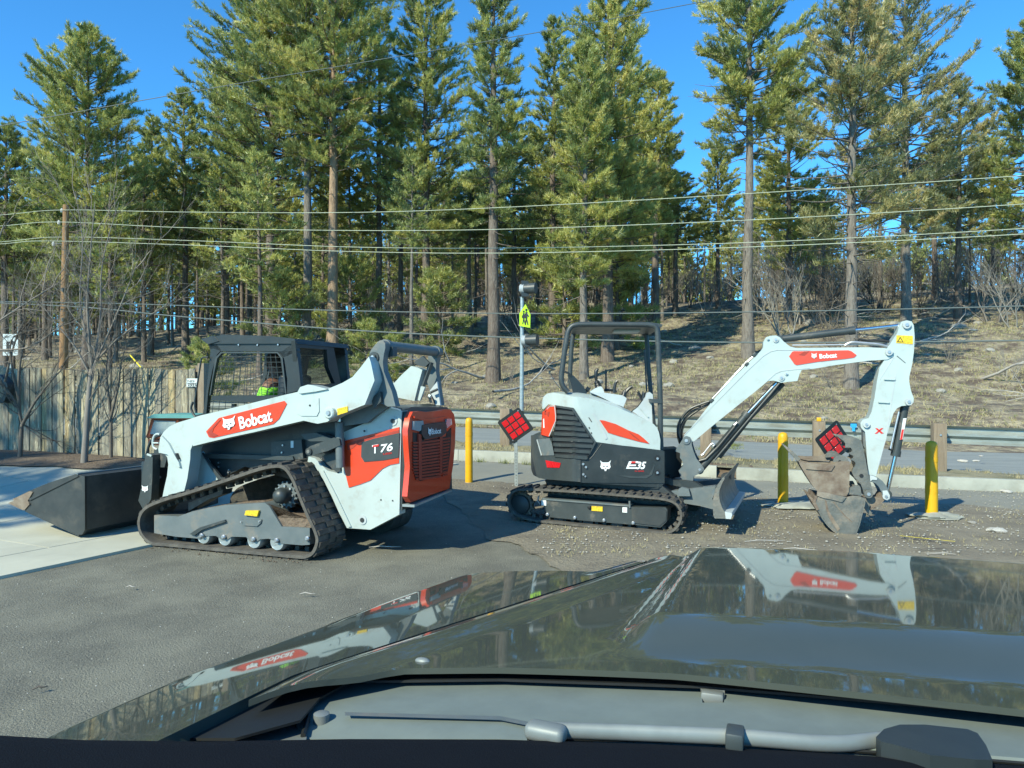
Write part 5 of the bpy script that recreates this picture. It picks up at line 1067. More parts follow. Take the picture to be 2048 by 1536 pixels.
vs2 = [((430+k*78, 345), (340+k*95, 905)) for k in range(11)]; hs3 = [((380-(y-345)*.2, y-8), (1150, y-8)) for y in range(410, 1000, 62)]
obj('mesh_screen', screen(cy1-.03, vs2, hs3, None), 'dark_grey_paint', ld, LO)
cab('screen_pillar', ZC((790, 345), (860, 345), (770, 905), (700, 905)), y0=1.3, y1=1.36, far=False)
A1, A2 = LO.hit(*ZC((200, 172))[0], cy0), LO.hit(*ZC((1350, 190))[0], cy0)
bm = B(); prism(bm, [(A1.x-.02, A1.z-.01), (A1.x+.25, A1.z+.035), (A2.x-.3, A2.z+.045), (A2.x, A2.z+.01), (A2.x+.03, A2.z-.04), (A1.x+.05, A1.z-.06)], cy0-.02, cy1+.02); obj('cab_roof', bm, 'black_plastic', ld, LO, bev=.018)
bm = B(); cx0 = LO.hit(*ZC((200, 178))[0], cy0); prism(bm, [(cx0.x-.035, cx0.z-.005), (cx0.x+.12, cx0.z+.03), (cx0.x+.2, cx0.z-.03), (cx0.x+.06, cx0.z-.06)], cy0-.03, cy1+.03); obj('roof_visor', bm, 'black_plastic', ld, LO, bev=.01)
for p_ in ((620, 252), (862, 253), (1125, 160+90)):
    a = LO.hit(*ZC(p_)[0], cy0-.01); bm = B(); cyl(bm, (a.x, cy0+.01, a.z), (a.x, cy0-.012, a.z), .010, 8); obj('header_bolt', bm, 'zinc', ld, LO)
# rear window wall of the cab
XC = LO.hit(*ZC((1370, 400))[0], cy0).x
def rr(name, pts, x0, x1, m, bev=0.): bm = B(); prism(bm, LO.px(XC, ZC(*pts)), x0, x1, 'x'); return obj(name, bm, m, ld, LO, bev=bev)
rr('cab_rear_frame', ((1345, 200), (1840, 292), (1800, 318), (1395, 290), (1420, 400), (1450, 750), (1420, 790), (1400, 790)), XC-.05, XC, 'black_plastic', .006)
rr('cab_rear_frame', ((1840, 292), (1930, 740), (1860, 760), (1770, 540), (1750, 320)), XC-.05, XC, 'black_plastic', .006)
rr('cab_rear_sill', ((1420, 745), (1760, 760), (1935, 735), (1935, 900), (1400, 860)), XC-.05, XC+.004, 'black_plastic', .006)
rr('rear_glass', ((1392, 292), (1800, 320), (1850, 560), (1830, 750), (1450, 745)), XC-.03, XC-.022, 'rear_window_glass' if 'rear_window_glass' in MATS else 'glass_tint')
# side grab bar, seat, operator
bm = B(); tube(bm, spline([LO.hit(*v, cy0-.03) for v in ZC((235, 412), (160, 420), (140, 470), (95, 760), (60, 1000), (75, 1120))], 4), .009, 8); obj('mirror_bar', bm, 'black_plastic', ld, LO)
bm = B(); tube(bm, spline([LO.hit(*v, cy0+.1) for v in ZF((740, 30), (715, 120), (760, 220), (790, 240))], 4), .012, 8); obj('hose', bm, 'black_plastic', ld, LO)
sx_ = LO.hit(*ZC((1120, 820))[0], .9)-Vector((0, 0, .27))
bm = B(); box(bm, (sx_.x+.20, .9, sx_.z+.12), (.12, .46, .62), Matrix.Rotation(radians(8), 4, 'Y')); obj('seat_back', bm, 'seat_vinyl', ld, LO, bev=.04, seg=3)
bm = B(); box(bm, (sx_.x-.03, .9, sx_.z-.22), (.46, .48, .14)); obj('seat_cushion', bm, 'seat_vinyl', ld, LO, bev=.04, seg=3)
for yy in (.62, 1.18):
    bm = B(); tube(bm, [(sx_.x-.32, yy, sx_.z-.25), (sx_.x-.34, yy, sx_.z+.02)], .018, 8); tube(bm, [(sx_.x-.34, yy, sx_.z+.0), (sx_.x-.345, yy, sx_.z+.11)], .028, 8); obj('control_lever', bm, 'black_plastic', ld, LO)
# ================================================================ OPERATOR
def skin_body(name, verts, edges, radii, m, parent, fr, sub=2, root=0):
    me = bpy.data.meshes.new(name); me.from_pydata([tuple(v) for v in verts], edges, []); o = bpy.data.objects.new(name, me); COL.objects.link(o)
    md = o.modifiers.new('s', 'SKIN'); sk = me.skin_vertices[0].data
    for i, r in enumerate(radii): sk[i].radius = (r if isinstance(r, tuple) else (r, r)); sk[i].use_root = (i == root)
    md.use_smooth_shade = True; s2 = o.modifiers.new('b', 'SUBSURF'); s2.levels = sub; s2.render_levels = sub
    bpy.context.view_layer.update(); dg = bpy.context.evaluated_depsgraph_get(); e = bpy.data.meshes.new_from_object(o.evaluated_get(dg)); bpy.data.objects.remove(o)
    bm = B(); bm.from_mesh(e); bpy.data.meshes.remove(e); return obj(name, bm, m, parent, fr, sm=80)
hx, hy, hz = sx_.x, .9, sx_.z-.12                                  # hip point on the seat
op = thing('person', 'loader operator in a bright lime high-visibility shirt sitting behind the cab screen', 'person', tuple(LO.M@Vector((hx, hy, hz-.05))), 20)
def bp_(x, y, z): return (hx+x, hy+y, hz+z)
# the figure faces -x; one continuous skin figure: trunk, neck, head, arms to the levers, legs
V_ = [bp_(0, 0, 0), bp_(.03, 0, .16), bp_(.03, 0, .32), bp_(.02, 0, .44), bp_(.0, 0, .52), bp_(-.015, 0, .60), bp_(-.03, 0, .70),
      bp_(.03, -.19, .43), bp_(-.05, -.24, .20), bp_(-.28, -.26, .10), bp_(-.36, -.27, .12), bp_(.03, .19, .43), bp_(-.05, .24, .20), bp_(-.28, .26, .10), bp_(-.36, .27, .12),
      bp_(-.02, -.10, -.02), bp_(-.42, -.13, .03), bp_(-.48, -.13, -.36), bp_(-.60, -.13, -.39), bp_(-.02, .10, -.02), bp_(-.42, .13, .03), bp_(-.48, .13, -.36), bp_(-.60, .13, -.39)]
E_ = [(0, 1), (1, 2), (2, 3), (3, 4), (4, 5), (5, 6), (3, 7), (7, 8), (8, 9), (9, 10), (3, 11), (11, 12), (12, 13), (13, 14), (0, 15), (15, 16), (16, 17), (17, 18), (0, 19), (19, 20), (20, 21), (21, 22)]
R_ = [.14, .125, .14, .12, .055, .085, .085, .07, .052, .04, .032, .07, .052, .04, .032, .10, .075, .055, .045, .10, .075, .055, .045]
body = skin_body('body', V_, E_, R_, 'skin', op, LO)
# shirt and trousers follow the same skeleton slightly larger
skin_body('shirt', [V_[i] for i in (0, 1, 2, 3, 7, 8, 11, 12)], [(0, 1), (1, 2), (2, 3), (3, 4), (4, 5), (3, 6), (6, 7)], [.15, .142, .155, .125, .088, .066, .088, .066], 'hivis', op, LO)
skin_body('trousers', [V_[i] for i in (0, 15, 16, 17, 19, 20, 21)], [(0, 1), (1, 2), (2, 3), (0, 4), (4, 5), (5, 6)], [.145, .11, .085, .066, .11, .085, .066], 'denim', op, LO)
for yy in (-.13, .13):
    bm = B(); box(bm, bp_(-.56, yy, -.42), (.27, .10, .09)); obj('boot', bm, 'seat_vinyl', op, LO, bev=.03)
hc = Vector(bp_(-.03, 0, .67))
bm = B(); bmesh.ops.create_uvsphere(bm, u_segments=20, v_segments=14, radius=.118)
for v in bm.verts: v.co = Vector((v.co.x*1.02, v.co.y*.85, v.co.z*.95)); v.co.z = max(v.co.z, -.02 if v.co.x < .02 else -.09)
bm.transform(Matrix.Translation(hc+Vector((.012, 0, .03)))); obj('hair', bm, 'hair_cap', op, LO)
bm = B(); tube(bm, [hc+Vector((-.085, 0, .01)), hc+Vector((-.125, 0, -.015)), hc+Vector((-.10, 0, -.03))], [.008, .018, .012], 8); obj('nose', bm, 'skin', op, LO)
for s_ in (-1, 1):
    bm = B(); bmesh.ops.create_icosphere(bm, subdivisions=2, radius=.014); bm.transform(Matrix.Translation(hc+Vector((-.088, s_*.034, .015)))); obj('eye', bm, 'logo_black', op, LO)
    bm = B(); bmesh.ops.create_uvsphere(bm, u_segments=10, v_segments=8, radius=.03)
    for v in bm.verts: v.co.y *= .35
    bm.transform(Matrix.Translation(hc+Vector((.01, s_*.092, -.005)))); obj('ear', bm, 'skin', op, LO)
    wr = Vector(bp_(-.36, s_*.27, .12))
    for f in range(4):
        q = wr+Vector((-.02-.01*f, s_*(-.02), -.03+.022*f)); bm = B(); tube(bm, [q, q+Vector((-.045, 0, .0)), q+Vector((-.06, s_*-.03, 0)), q+Vector((-.03, s_*-.05, 0))], [.010, .010, .009, .008], 6); obj('finger', bm, 'skin', op, LO)
    bm = B(); tube(bm, [wr+Vector((0, s_*-.02, .04)), wr+Vector((-.03, s_*-.045, .06)), wr+Vector((-.05, s_*-.05, .05))], [.012, .011, .009], 6); obj('thumb', bm, 'skin', op, LO)
bm = B(); tube(bm, [hc+Vector((-.093, -.02, -.05)), hc+Vector((-.096, .02, -.05))], .006, 6); obj('mouth', bm, 'dark_red_plastic', op, LO)
# ================================================================ MINI EXCAVATOR
UX = Fr(1.69, 8.17, 0, 22)             # undercarriage: outer face of the near track
HX = Fr(1.14, 9.34, 0, 4)              # slewing house, origin on the slew axis
BO = Fr(2.12, 8.93, 0, 16)             # boom plane
ex = thing('mini_excavator', 'white and dark grey mini excavator with canopy, its boom reaching right', 'excavator', (1.14, 9.34, 0), 4)
def up_(name, pts, y0, y1, m, bev=0., pc=None, fr=UX, par=ex, sm=38):
    bm = B(); prism(bm, fr.pl(y0 if pc is None else pc, pts), y0, y1); return obj(name, bm, m, par, fr, bev=bev, sm=sm)
tpe = ZE((140, 1230), (148, 1180), (180, 1147), (240, 1135), (400, 1140), (600, 1152), (760, 1165), (900, 1176), (1010, 1188), (1075, 1210), (1112, 1255), (1118, 1310), (1098, 1360), (1060, 1393), (1000, 1403), (800, 1386), (600, 1368), (400, 1347), (300, 1336), (220, 1315), (165, 1280))
pe = UX.pl(0, tpe)
belt(ex, UX, pe, 0, .32, .025, 48, .020, ((.02, .48), (.52, .98)), m='dusty_rubber', lm='rubber', stagger=True)
PP = spline([Vector((a, 0, b)) for a, b in pe], 4, True); bm = B(); prism(bm, [(p.x, p.z) for p in PP], 1.43, 1.75); obj('far_track', bm, 'rubber', ex, UX)
up_('track_frame', ZE((338, 1205), (500, 1218), (820, 1242), (830, 1244), (1018, 1248), (1028, 1262), (1025, 1325), (990, 1358), (830, 1342), (520, 1316), (372, 1300)), .05, .27, 'dark_grey_paint', bev=.008)
up_('frame_panel', ZE((832, 1246), (940, 1246), (998, 1252), (1022, 1268), (1020, 1320), (985, 1350), (835, 1332)), .038, .05, 'dark_steel', bev=.004)
up_('frame_lip', ZE((338, 1197), (824, 1236), (824, 1244), (338, 1206)), .035, .27, 'steel_grey_paint', bev=.003)
up_('warning_label', ZE((612, 1240), (672, 1244), (672, 1270), (612, 1266)), .040, .0498, 'yellow_sticker')
for a_, b_ in ((337, 1208), (781, 1247)): up_('white_label', ZE((a_, b_), (a_+26, b_+1), (a_+26, b_+30), (a_, b_+28)), .040, .0498, 'white_sticker')
for x, y in ((370, 1286), (520, 1304), (680, 1318), (840, 1333), (600, 1247)):
    a = UX.hit(*ZE((x, y))[0], .04); bm = B(); tube(bm, [(a.x, .055, a.z), (a.x, .03, a.z), (a.x, .024, a.z)], [.02, .02, .012], 10); obj('roller_bolt', bm, 'zinc' if x != 600 else 'logo_black', ex, UX)
for x, y in ((440, 1300), (600, 1316), (760, 1330), (900, 1342)):
    a = UX.hit(*ZE((x, y))[0], .16); bm = B(); tube(bm, [(a.x, .1, a.z-.01), (a.x, .24, a.z-.01)], .062, 18); obj('track_roller', bm, 'dark_steel', ex, UX)
a = UX.hit(*ZE((228, 1230))[0], .15); out = []
for k in range(13):
    for f, rr_ in ((0, .82), (.22, .82), (.36, 1.), (.56, 1.), (.7, .82)): an = 2*pi*(k+f)/13; out.append((a.x+cos(an)*.17*rr_, a.z+sin(an)*.17*rr_))
bm = B(); prism(bm, out, .13, .18); obj('drive_sprocket', bm, 'rusty_steel', ex, UX)
bm = B(); tube(bm, [(a.x, .26, a.z), (a.x, .08, a.z), (a.x, .06, a.z)], [.12, .12, .09], 20); obj('drive_motor', bm, 'dark_steel', ex, UX)
a = UX.hit(*ZE((1035, 1296))[0], .15); bm = B(); tube(bm, [(a.x, .08, a.z), (a.x, .08, a.z), (a.x, .25, a.z)], [.12, .155, .155], 26); obj('front_idler', bm, 'dark_steel', ex, UX)
bm = B(); tube(bm, [UX.hit(*v, .1) for v in ZE((322, 1185), (318, 1210), (330, 1230))], .012, 6); obj('grease_hose', bm, 'zinc', ex, UX)
bm = B(); tube(bm, [UX.hit(*v, .04) for v in ZE((820, 1212), (822, 1250))], .012, 6); obj('guide_peg', bm, 'steel_grey_paint', ex, UX)
# centre frame between the tracks, blade arms, dozer blade
up_('car_body', ZE((380, 1130), (1000, 1130), (1060, 1180), (1040, 1260), (360, 1240)), .32, 1.43, 'dark_steel', bev=.01, pc=.32)
for y0 in (.42, 1.15): up_('blade_arm', ZE((1000, 1180), (1180, 1160), (1270, 1150), (1300, 1190), (1290, 1290), (1180, 1262), (1000, 1232)), y0, y0+.14, 'steel_grey_paint', bev=.008, pc=.1)
up_('blade_bracket', ZE((1085, 1150), (1100, 1140), (1140, 1150), (1150, 1190), (1080, 1190)), .36, .42, 'steel_grey_paint', bev=.004, pc=.3)
bl = ZD((185, 770), (240, 680), (288, 612), (312, 602), (316, 622), (280, 690), (250, 770), (244, 840), (256, 920), (285, 1000), (318, 1048), (402, 1062), (392, 1136), (190, 1132), (172, 1100), (160, 940))
bp = UX.pl(.0, bl); up_('dozer_blade', bl, 0., 1.72, 'bucket_steel', bev=.006)
up_('blade_back_rib', ZD((150, 770), (200, 730), (180, 820), (150, 900)), .0, 1.7, 'steel_grey_paint', bev=.004)
up_('blade_edge', ZD((318, 1048), (405, 1062), (412, 1085), (395, 1140), (330, 1136)), -.005, 1.73, 'pale_grey_paint', bev=.004)
up_('blade_cap', ZD((262, 612), (275, 572), (330, 556), (388, 570), (394, 640), (372, 600), (310, 596), (280, 640)), .85, 1.0, 'dark_steel', bev=.004, pc=.85)
up_('blade_hoses', ZE((1000, 1090), (1180, 1110), (1230, 1140), (1180, 1150), (1000, 1115)), .5, .62, 'black_plastic', bev=.012, pc=.5)
# ---------------- house
RC, YN = .88, .80; XT = -sqrt(RC*RC-YN*YN)
def hs(px, py, off=0.):
    p = HX.hit(px, py, -(YN+off))
    o = HX.I@CAM; d = HX.I.to_3x3()@ray(px, py); R2 = RC+off; xt = -sqrt(max(0, R2*R2-(YN+off)**2))
    if p.x > xt: return p
    A_ = d.x*d.x+d.y*d.y; B_ = 2*(o.x*d.x+o.y*d.y); C_ = o.x*o.x+o.y*o.y-R2*R2; q = B_*B_-4*A_*C_
    if q < 0: t = -B_/(2*A_); p = o+d*t; k = R2/sqrt(p.x**2+p.y**2); return Vector((p.x*k, p.y*k, p.z))
    return o+d*((-B_-sqrt(q))/(2*A_))
def wrap(name, pts, o0, o1, m, par=ex, bev=0., step=6):
    bm = B(); prism(bm, pts, 0, 1); xs = [p[0] for p in pts]
    if min(xs) < 1170: grid_cut(bm, 0, min(xs), min(1170, max(xs)), step)
    for v in bm.verts: v.co = hs(v.co.x, v.co.z, o1 if v.co.y < .5 else o0)
    return obj(name, bm, m, par, HX, bev=bev, sm=40)
def house(name, pts, m, y1=None, bev=.0, inset=0., topround=0.):
    """full-width solid: side outline, its ends rolled onto the round tail"""
    P_ = [hs(a, b) for a, b in pts]; q = []
    for v in P_: q.append((v.x if v.x > XT else v.x, v.z))
    bm = B(); prism(bm, q, -YN, YN); xs = [a for a, b in q]; x = min(xs)+.03
    while x < XT+.02:
        bmesh.ops.bisect_plane(bm, geom=bm.verts[:]+bm.edges[:]+bm.faces[:], plane_co=(x, 0, 0), plane_no=(1, 0, 0)); x += .045
    for k in range(-4, 5): bmesh.ops.bisect_plane(bm, geom=bm.verts[:]+bm.edges[:]+bm.faces[:], plane_co=(0, k*.17, 0), plane_no=(0, 1, 0))
    for v in bm.verts:
        lim = sqrt(max(.0, (RC-inset)**2-v.co.x**2)); y = max(-YN+inset, min(YN-inset, v.co.y))
        if v.co.x < XT: y = v.co.y/YN*min(YN, lim)
        v.co.y = y
        if topround: v.co.z -= topround*max(0, (abs(v.co.y)/YN-.7)/.3)**2*smooth((v.co.z-1.2)/.3)
    bmesh.ops.remove_doubles(bm, verts=bm.verts, dist=.0005)
    return obj(name, bm, m, ex, HX, bev=bev, sm=40)
# silhouettes (pixels)
up_('slew_ring', ZE((355, 1098), (980, 1100), (980, 1145), (380, 1150)), .3, 1.45, 'black_plastic', pc=.3)
bm = B(); tube(bm, [(-.05, 0, .42), (-.05, 0, .56)], .42, 32); obj('slew_bearing', bm, 'dark_steel', ex, HX)
house('counterweight', ZH((62, 600), (240, 588), (420, 640), (420, 880), (735, 920), (735, 1215), (480, 1200), (270, 1178), (180, 1160), (110, 1120), (75, 1040), (55, 900), (55, 700)), 'dark_grey_paint')
house('lower_body', ZH((400, 620), (640, 240), (935, 685), (1400, 750), (1790, 798), (1845, 815), (1845, 1230), (1790, 1290), (740, 1225), (735, 900), (420, 870)), 'black_plastic')
house('engine_hood', ZH((222, 160), (240, 95), (290, 48), (370, 30), (500, 28), (620, 32), (700, 34), (860, 55), (1000, 95), (1200, 170), (1420, 285), (1600, 390), (1700, 450), (1745, 500), (1770, 560), (1788, 660), (1785, 798), (1700, 790), (1400, 750), (935, 685), (820, 520), (640, 236), (480, 225), (400, 205), (310, 186), (250, 250), (225, 245)), 'white_paint', topround=.05)
wrap('body_panel', ZH((1012, 715), (1400, 752), (1785, 800), (1840, 815), (1843, 1225), (740, 1218), (742, 905), (850, 920), (900, 870)), 0, .012, 'black_plastic', bev=.006)
wrap('counterweight_shell', ZH((62, 600), (240, 590), (330, 618), (350, 640), (385, 870), (560, 890), (735, 912), (735, 1212), (560, 1200), (270, 1178), (180, 1160), (110, 1120), (75, 1040), (57, 900), (57, 700)), .0, .02, 'dark_grey_paint', bev=.008)
wrap('tail_scoop', ZH((150, 655), (320, 640), (350, 700), (385, 860), (215, 865)), .02, .028, 'steel_grey_paint', bev=.003)
wrap('scoop_edge', ZH((150, 655), (165, 655), (225, 860), (210, 868)), .026, .034, 'pale_grey_paint')
wrap('seam', ZH((733, 905), (742, 905), (742, 1215), (733, 1215)), .018, .0215, 'logo_black')
wrap('vent_recess', ZH((395, 200), (620, 235), (645, 240), (935, 690), (825, 895), (395, 860), (360, 640), (412, 400)), .006, .012, 'logo_black')
wrap('vent_frame', ZH((395, 200), (480, 212), (640, 236), (660, 270), (940, 690), (830, 898), (840, 880), (912, 688), (620, 262), (400, 228)), .010, .034, 'dark_grey_paint', bev=.004)
wrap('vent_frame', ZH((395, 858), (560, 870), (740, 885), (830, 898), (815, 915), (560, 895), (395, 880)), .010, .034, 'dark_grey_paint', bev=.004)
def vr(y): return 620+(y-235)*(312/453) if y < 688 else 932-(y-688)*.5
for k in range(9):
    y = 268+k*73; x0 = 412 if y < 420 else max(362, 412-(y-420)*.24) if y < 640 else 362+(y-640)*.16; x1 = vr(y+20)-22
    wrap('vent_slat', ZH((x0, y), ((x0+x1)/2, y+12), (x1, y+24), (x1+12, y+58), ((x0+x1)/2, y+44), (x0, y+34)), .008, .030, 'steel_grey_paint' if k % 1 else 'dark_grey_paint', bev=.004)
wrap('orange_lens_panel', ZH((395, 212), (408, 350), (405, 410), (320, 610), (215, 582), (232, 300), (262, 280), (320, 215)), .014, .040, 'orange_paint', bev=.008)
wrap('lens_edge', ZH((385, 208), (398, 212), (412, 350), (408, 412), (322, 614), (312, 606), (398, 408), (400, 350)), .030, .044, 'pale_grey_paint')
wrap('lens_edge', ZH((320, 214), (330, 206), (395, 206), (395, 216), (328, 216), (268, 284), (256, 290)), .030, .044, 'pale_grey_paint')
wrap('lens_recess', ZH((240, 300), (325, 285), (310, 360), (290, 330), (262, 330)), .039, .043, 'dark_red_plastic')
wrap('lens_lettering', ZH((238, 385), (252, 375), (258, 500), (240, 500)), .040, .044, 'logo_white')
wrap('hood_crease', ZH((895, 310), (915, 305), (1060, 560), (1090, 640), (1062, 655), (1030, 570)), .0, .007, 'pale_grey_paint')
wrap('orange_blade_decal', ZH((985, 398), (1040, 402), (1200, 450), (1360, 530), (1500, 585), (1570, 640), (1645, 710), (1500, 680), (1250, 612), (1095, 562), (1040, 480)), .0, .008, 'orange_paint', bev=.002)
wrap('decal_dark_line', ZH((1360, 540), (1440, 600), (1520, 665), (1505, 668), (1420, 606)), .008, .010, 'dark_red_plastic')  # thin dark red line printed along the orange decal
for q in (((835, 362), (850, 362), (888, 422), (874, 424)), ((838, 490), (852, 488), (862, 510), (848, 512)), ((868, 560), (880, 556), (888, 580), (876, 580))): wrap('latch_slot', ZH(*q), .0, .005, 'dark_grey_paint')
wrap('red_reflector', ZH((270, 930), (470, 965), (455, 1025), (290, 1022)), .018, .026, 'red_lens', bev=.002)
cat_logo(*ZH((990, 1072))[0], 22, 22, HX, -(YN+.012), ex)
wrap('badge', ZH((1335, 1040), (1375, 942), (1500, 942), (1490, 965), (1400, 967), (1388, 985), (1470, 985), (1462, 1005), (1380, 1006), (1372, 1022), (1480, 1022), (1474, 1042)), .012, .015, 'logo_white')
wrap('badge_mark', ZH((1407, 943), (1462, 944), (1458, 966), (1403, 968)), .0155, .018, 'logo_red')
lettering('35', ZH((1468, 1040))[0], ZH((1602, 1040))[0], 15, HX, -(YN+.012), 'logo_white', ex, shear=.35, off=.035)
lettering('R2-SERIES', ZH((1452, 1080))[0], ZH((1572, 1080))[0], 2.6, HX, -(YN+.012), 'logo_red', ex)
for x, y, r in ((768, 978, .014), (805, 1018, .014), (770, 1113, .014), (797, 1140, .010), (1750, 905, .014), (1748, 1092, .014)):
    a = hs(*ZH((x, y))[0], .02); bm = B(); tube(bm, [(a.x, a.y+.012, a.z), (a.x, a.y-.012, a.z)], r, 10); obj('body_bolt', bm, 'zinc', ex, HX)
for x, y in ((1750, 900), (1750, 1095)):
    a = hs(*ZH((x, y))[0], .012); bm = B(); tube(bm, [(a.x, a.y+.01, a.z), (a.x, a.y-.004, a.z)], .034, 18); obj('bolt_recess', bm, 'logo_black', ex, HX)
wrap('panel_swoop', ZH((1210, 1125), (1500, 1140), (1640, 1120), (1700, 1000), (1700, 960), (1715, 1000), (1680, 1120), (1600, 1170), (1400, 1165)), .011, .018, 'dark_grey_paint', bev=.002)
# ---------------- canopy frame (four-post), floor, seat, console and levers
def hp(y, *pts): return [HX.hit(a, b, y) for a, b in pts]
np_ = spline(hp(-.72, *ZR((395, 1010), (330, 940), (300, 860), (302, 760), (335, 500), (372, 260), (400, 150), (450, 85), (540, 62))), 4)+spline(hp(-.72, *ZR((700, 60), (1100, 62), (1500, 66))), 2)+spline(hp(-.72, *ZR((1580, 75), (1625, 110), (1640, 180), (1650, 350), (1665, 700), (1678, 1100), (1682, 1560), (1690, 1800))), 3)
bm = B(); tube(bm, np_, .031, 12); obj('canopy_frame', bm, 'dark_grey_paint', ex, HX, sm=60)
Yf = .42
fp = spline(hp(Yf, *ZR((440, 960), (420, 800), (440, 400), (470, 190), (520, 140), (700, 135))), 4)+spline(hp(Yf, *ZR((1100, 150), (1380, 160), (1450, 185), (1490, 260), (1510, 600), (1545, 1000), (1590, 1500))), 3)
fp[:12] = [Vector((np_[0].x+.02*0+q.x*0+0, q.y, q.z)) if False else q for q in fp[:12]]
bm = B(); tube(bm, fp, .030, 12); obj('canopy_frame', bm, 'dark_grey_paint', ex, HX, sm=60)
r0, r1 = HX.hit(*ZR((450, 60))[0], -.72), HX.hit(*ZR((1690, 60))[0], -.72)
bm = B(); prism(bm, [(r0.x-.0, r0.z-.02), (r0.x+.06, r0.z+.018), (r1.x-.05, r1.z+.018), (r1.x+.02, r1.z-.0), (r1.x+.01, r1.z-.03), (r0.x+.02, r0.z-.03)], -.70, Yf+.02); obj('canopy_roof', bm, 'dark_grey_paint', ex, HX, bev=.008)
bm = B(); a = HX.hit(*ZR((1270, 130))[0], -.3); box(bm, (a.x-.05, -.2, r0.z-.045), (.32, .35, .03)); obj('roof_pad', bm, 'pale_grey_paint', ex, HX, bev=.01)
lo_ = lambda name, y0, y1, pts, m, bev=.006: up_(name, ZR(*pts), y0, y1, m, bev=bev, fr=HX)
lo_('frame_clamp', -.76, -.5, ((1535, 1100), (1600, 1105), (1700, 1110), (1700, 1165), (1600, 1160), (1540, 1150)), 'dark_grey_paint')
lo_('front_support', -.62, -.55, ((1290, 1275), (1370, 1215), (1475, 1075), (1490, 1020), (1530, 1005), (1575, 1040), (1580, 1110), (1560, 1180), (1572, 1460), (1500, 1420)), 'pale_grey_paint')
lo_('support_rib', -.635, -.62, ((1370, 1215), (1385, 1210), (1520, 1355), (1505, 1360)), 'white_paint', .002)
bm = B(); tube(bm, [HX.hit(*v, -.6) for v in ZR((1275, 1282), (1365, 1215), (1440, 1110))], .008, 6); obj('edge_trim', bm, 'logo_black', ex, HX)
lo_('side_console', -.66, -.38, ((700, 1010), (880, 1012), (1000, 1030), (1140, 1050), (1190, 1075), (1212, 1100), (1165, 1215), (1000, 1150), (820, 1060)), 'pale_grey_paint', .015)
lo_('console_box', -.4, -.2, ((700, 1000), (760, 960), (840, 925), (870, 940), (895, 1000), (895, 1060), (700, 1060)), 'pale_grey_paint', .012)
lo_('seat_back', -.30, .14, ((385, 770), (420, 762), (470, 775), (540, 850), (610, 930), (660, 1010), (620, 1060), (470, 1050), (430, 880)), 'seat_vinyl', .02)
bm = B(); tube(bm, [HX.hit(*v, -.3) for v in ZR((345, 722), (400, 745), (440, 790))], .012, 6); obj('seat_belt_arm', bm, 'seat_vinyl', ex, HX)
bm = B(); tube(bm, [HX.hit(*v, .14) for v in ZR((640, 950), (690, 985))], .03, 6); obj('seat_cushion', bm, 'seat_vinyl', ex, HX)
jb = spline(hp(-.3, *ZR((815, 930), (795, 870), (785, 830))), 3)
bm = B(); tube(bm, [HX.hit(*v, -.3) for v in ZR((818, 935), (812, 915), (806, 905), (800, 885), (795, 872), (790, 855), (786, 845))], [.045, .036, .042, .032, .037, .028, .02], 12); obj('lever_boot', bm, 'seat_vinyl', ex, HX)
bm = B(); tube(bm, [HX.hit(*v, -.3) for v in ZR((786, 850), (780, 790), (785, 710), (812, 680))], [.014, .022, .024, .014], 10); obj('joystick', bm, 'seat_vinyl', ex, HX)
for pts, r in ((((1035, 1020), (1042, 940), (1060, 870), (1080, 850)), .018), (((1170, 1050), (1200, 1000), (1250, 950), (1290, 930)), .022), (((920, 1000), (922, 850), (920, 690)), .011), (((1435, 1130), (1400, 1060), (1370, 1005), (1385, 1010)), .016), (((1440, 1130), (1450, 1060), (1455, 1015), (1470, 1040)), .026), (((895, 975), (1040, 985), (1060, 1010)), .016)):
    yq = -.45 if pts[0][0] > 1000 else -.1
    bm = B(); tube(bm, spline([HX.hit(*v, yq) for v in ZR(*pts)], 3), r, 8); obj('control_lever', bm, 'seat_vinyl', ex, HX)
bm = B(); a = HX.hit(*ZR((1175, 1040))[0], -.45); tube(bm, [(a.x-.02, -.45, a.z-.06), (a.x, -.45, a.z), (a.x+.01, -.45, a.z+.05)], [.04, .03, .02], 10); obj('lever_boot', bm, 'seat_vinyl', ex, HX)
bm = B(); q = [HX.hit(*v, .3) for v in ZR((1460, 420), (1490, 1000))]; tube(bm, q, .010, 6); obj('far_rail', bm, 'seat_vinyl', ex, HX)
up_('floor_plate', ZH((1100, 700), (1800, 700), (1840, 820), (1100, 820)), -.5, .7, 'black_plastic', fr=HX)
# ---------------- swing post and boom
def bo(name, pts, y0, y1, m, bev=.0, pc=None, fr=BO): return up_(name, pts, y0, y1, m, bev, pc if pc is not None else y0, fr)
up_('swing_mount', ZE((1010, 930), (1090, 925), (1110, 960), (1100, 1080), (1010, 1090)), -.15, .25, 'logo_black', bev=.02, fr=HX, pc=-.15)
sb = ZB((150, 1240), (190, 1180), (228, 1125), (240, 1095), (270, 1086), (305, 1098), (322, 1130), (325, 1180), (345, 1250), (375, 1320), (420, 1375), (452, 1420), (440, 1455), (405, 1470), (345, 1500), (335, 1560), (300, 1590), (250, 1590), (205, 1480), (190, 1440), (235, 1390), (235, 1350), (205, 1310), (205, 1260))
bo('swing_bracket', sb, -.17, -.13, 'steel_grey_paint', .006); bo('swing_bracket', sb, .13, .17, 'steel_grey_paint', .006, -.17)
bo('swing_post', ZB((215, 1240), (300, 1250), (360, 1380), (330, 1500), (300, 1560), (215, 1560), (240, 1400)), -.12, .12, 'dark_grey_paint', .01, -.13)
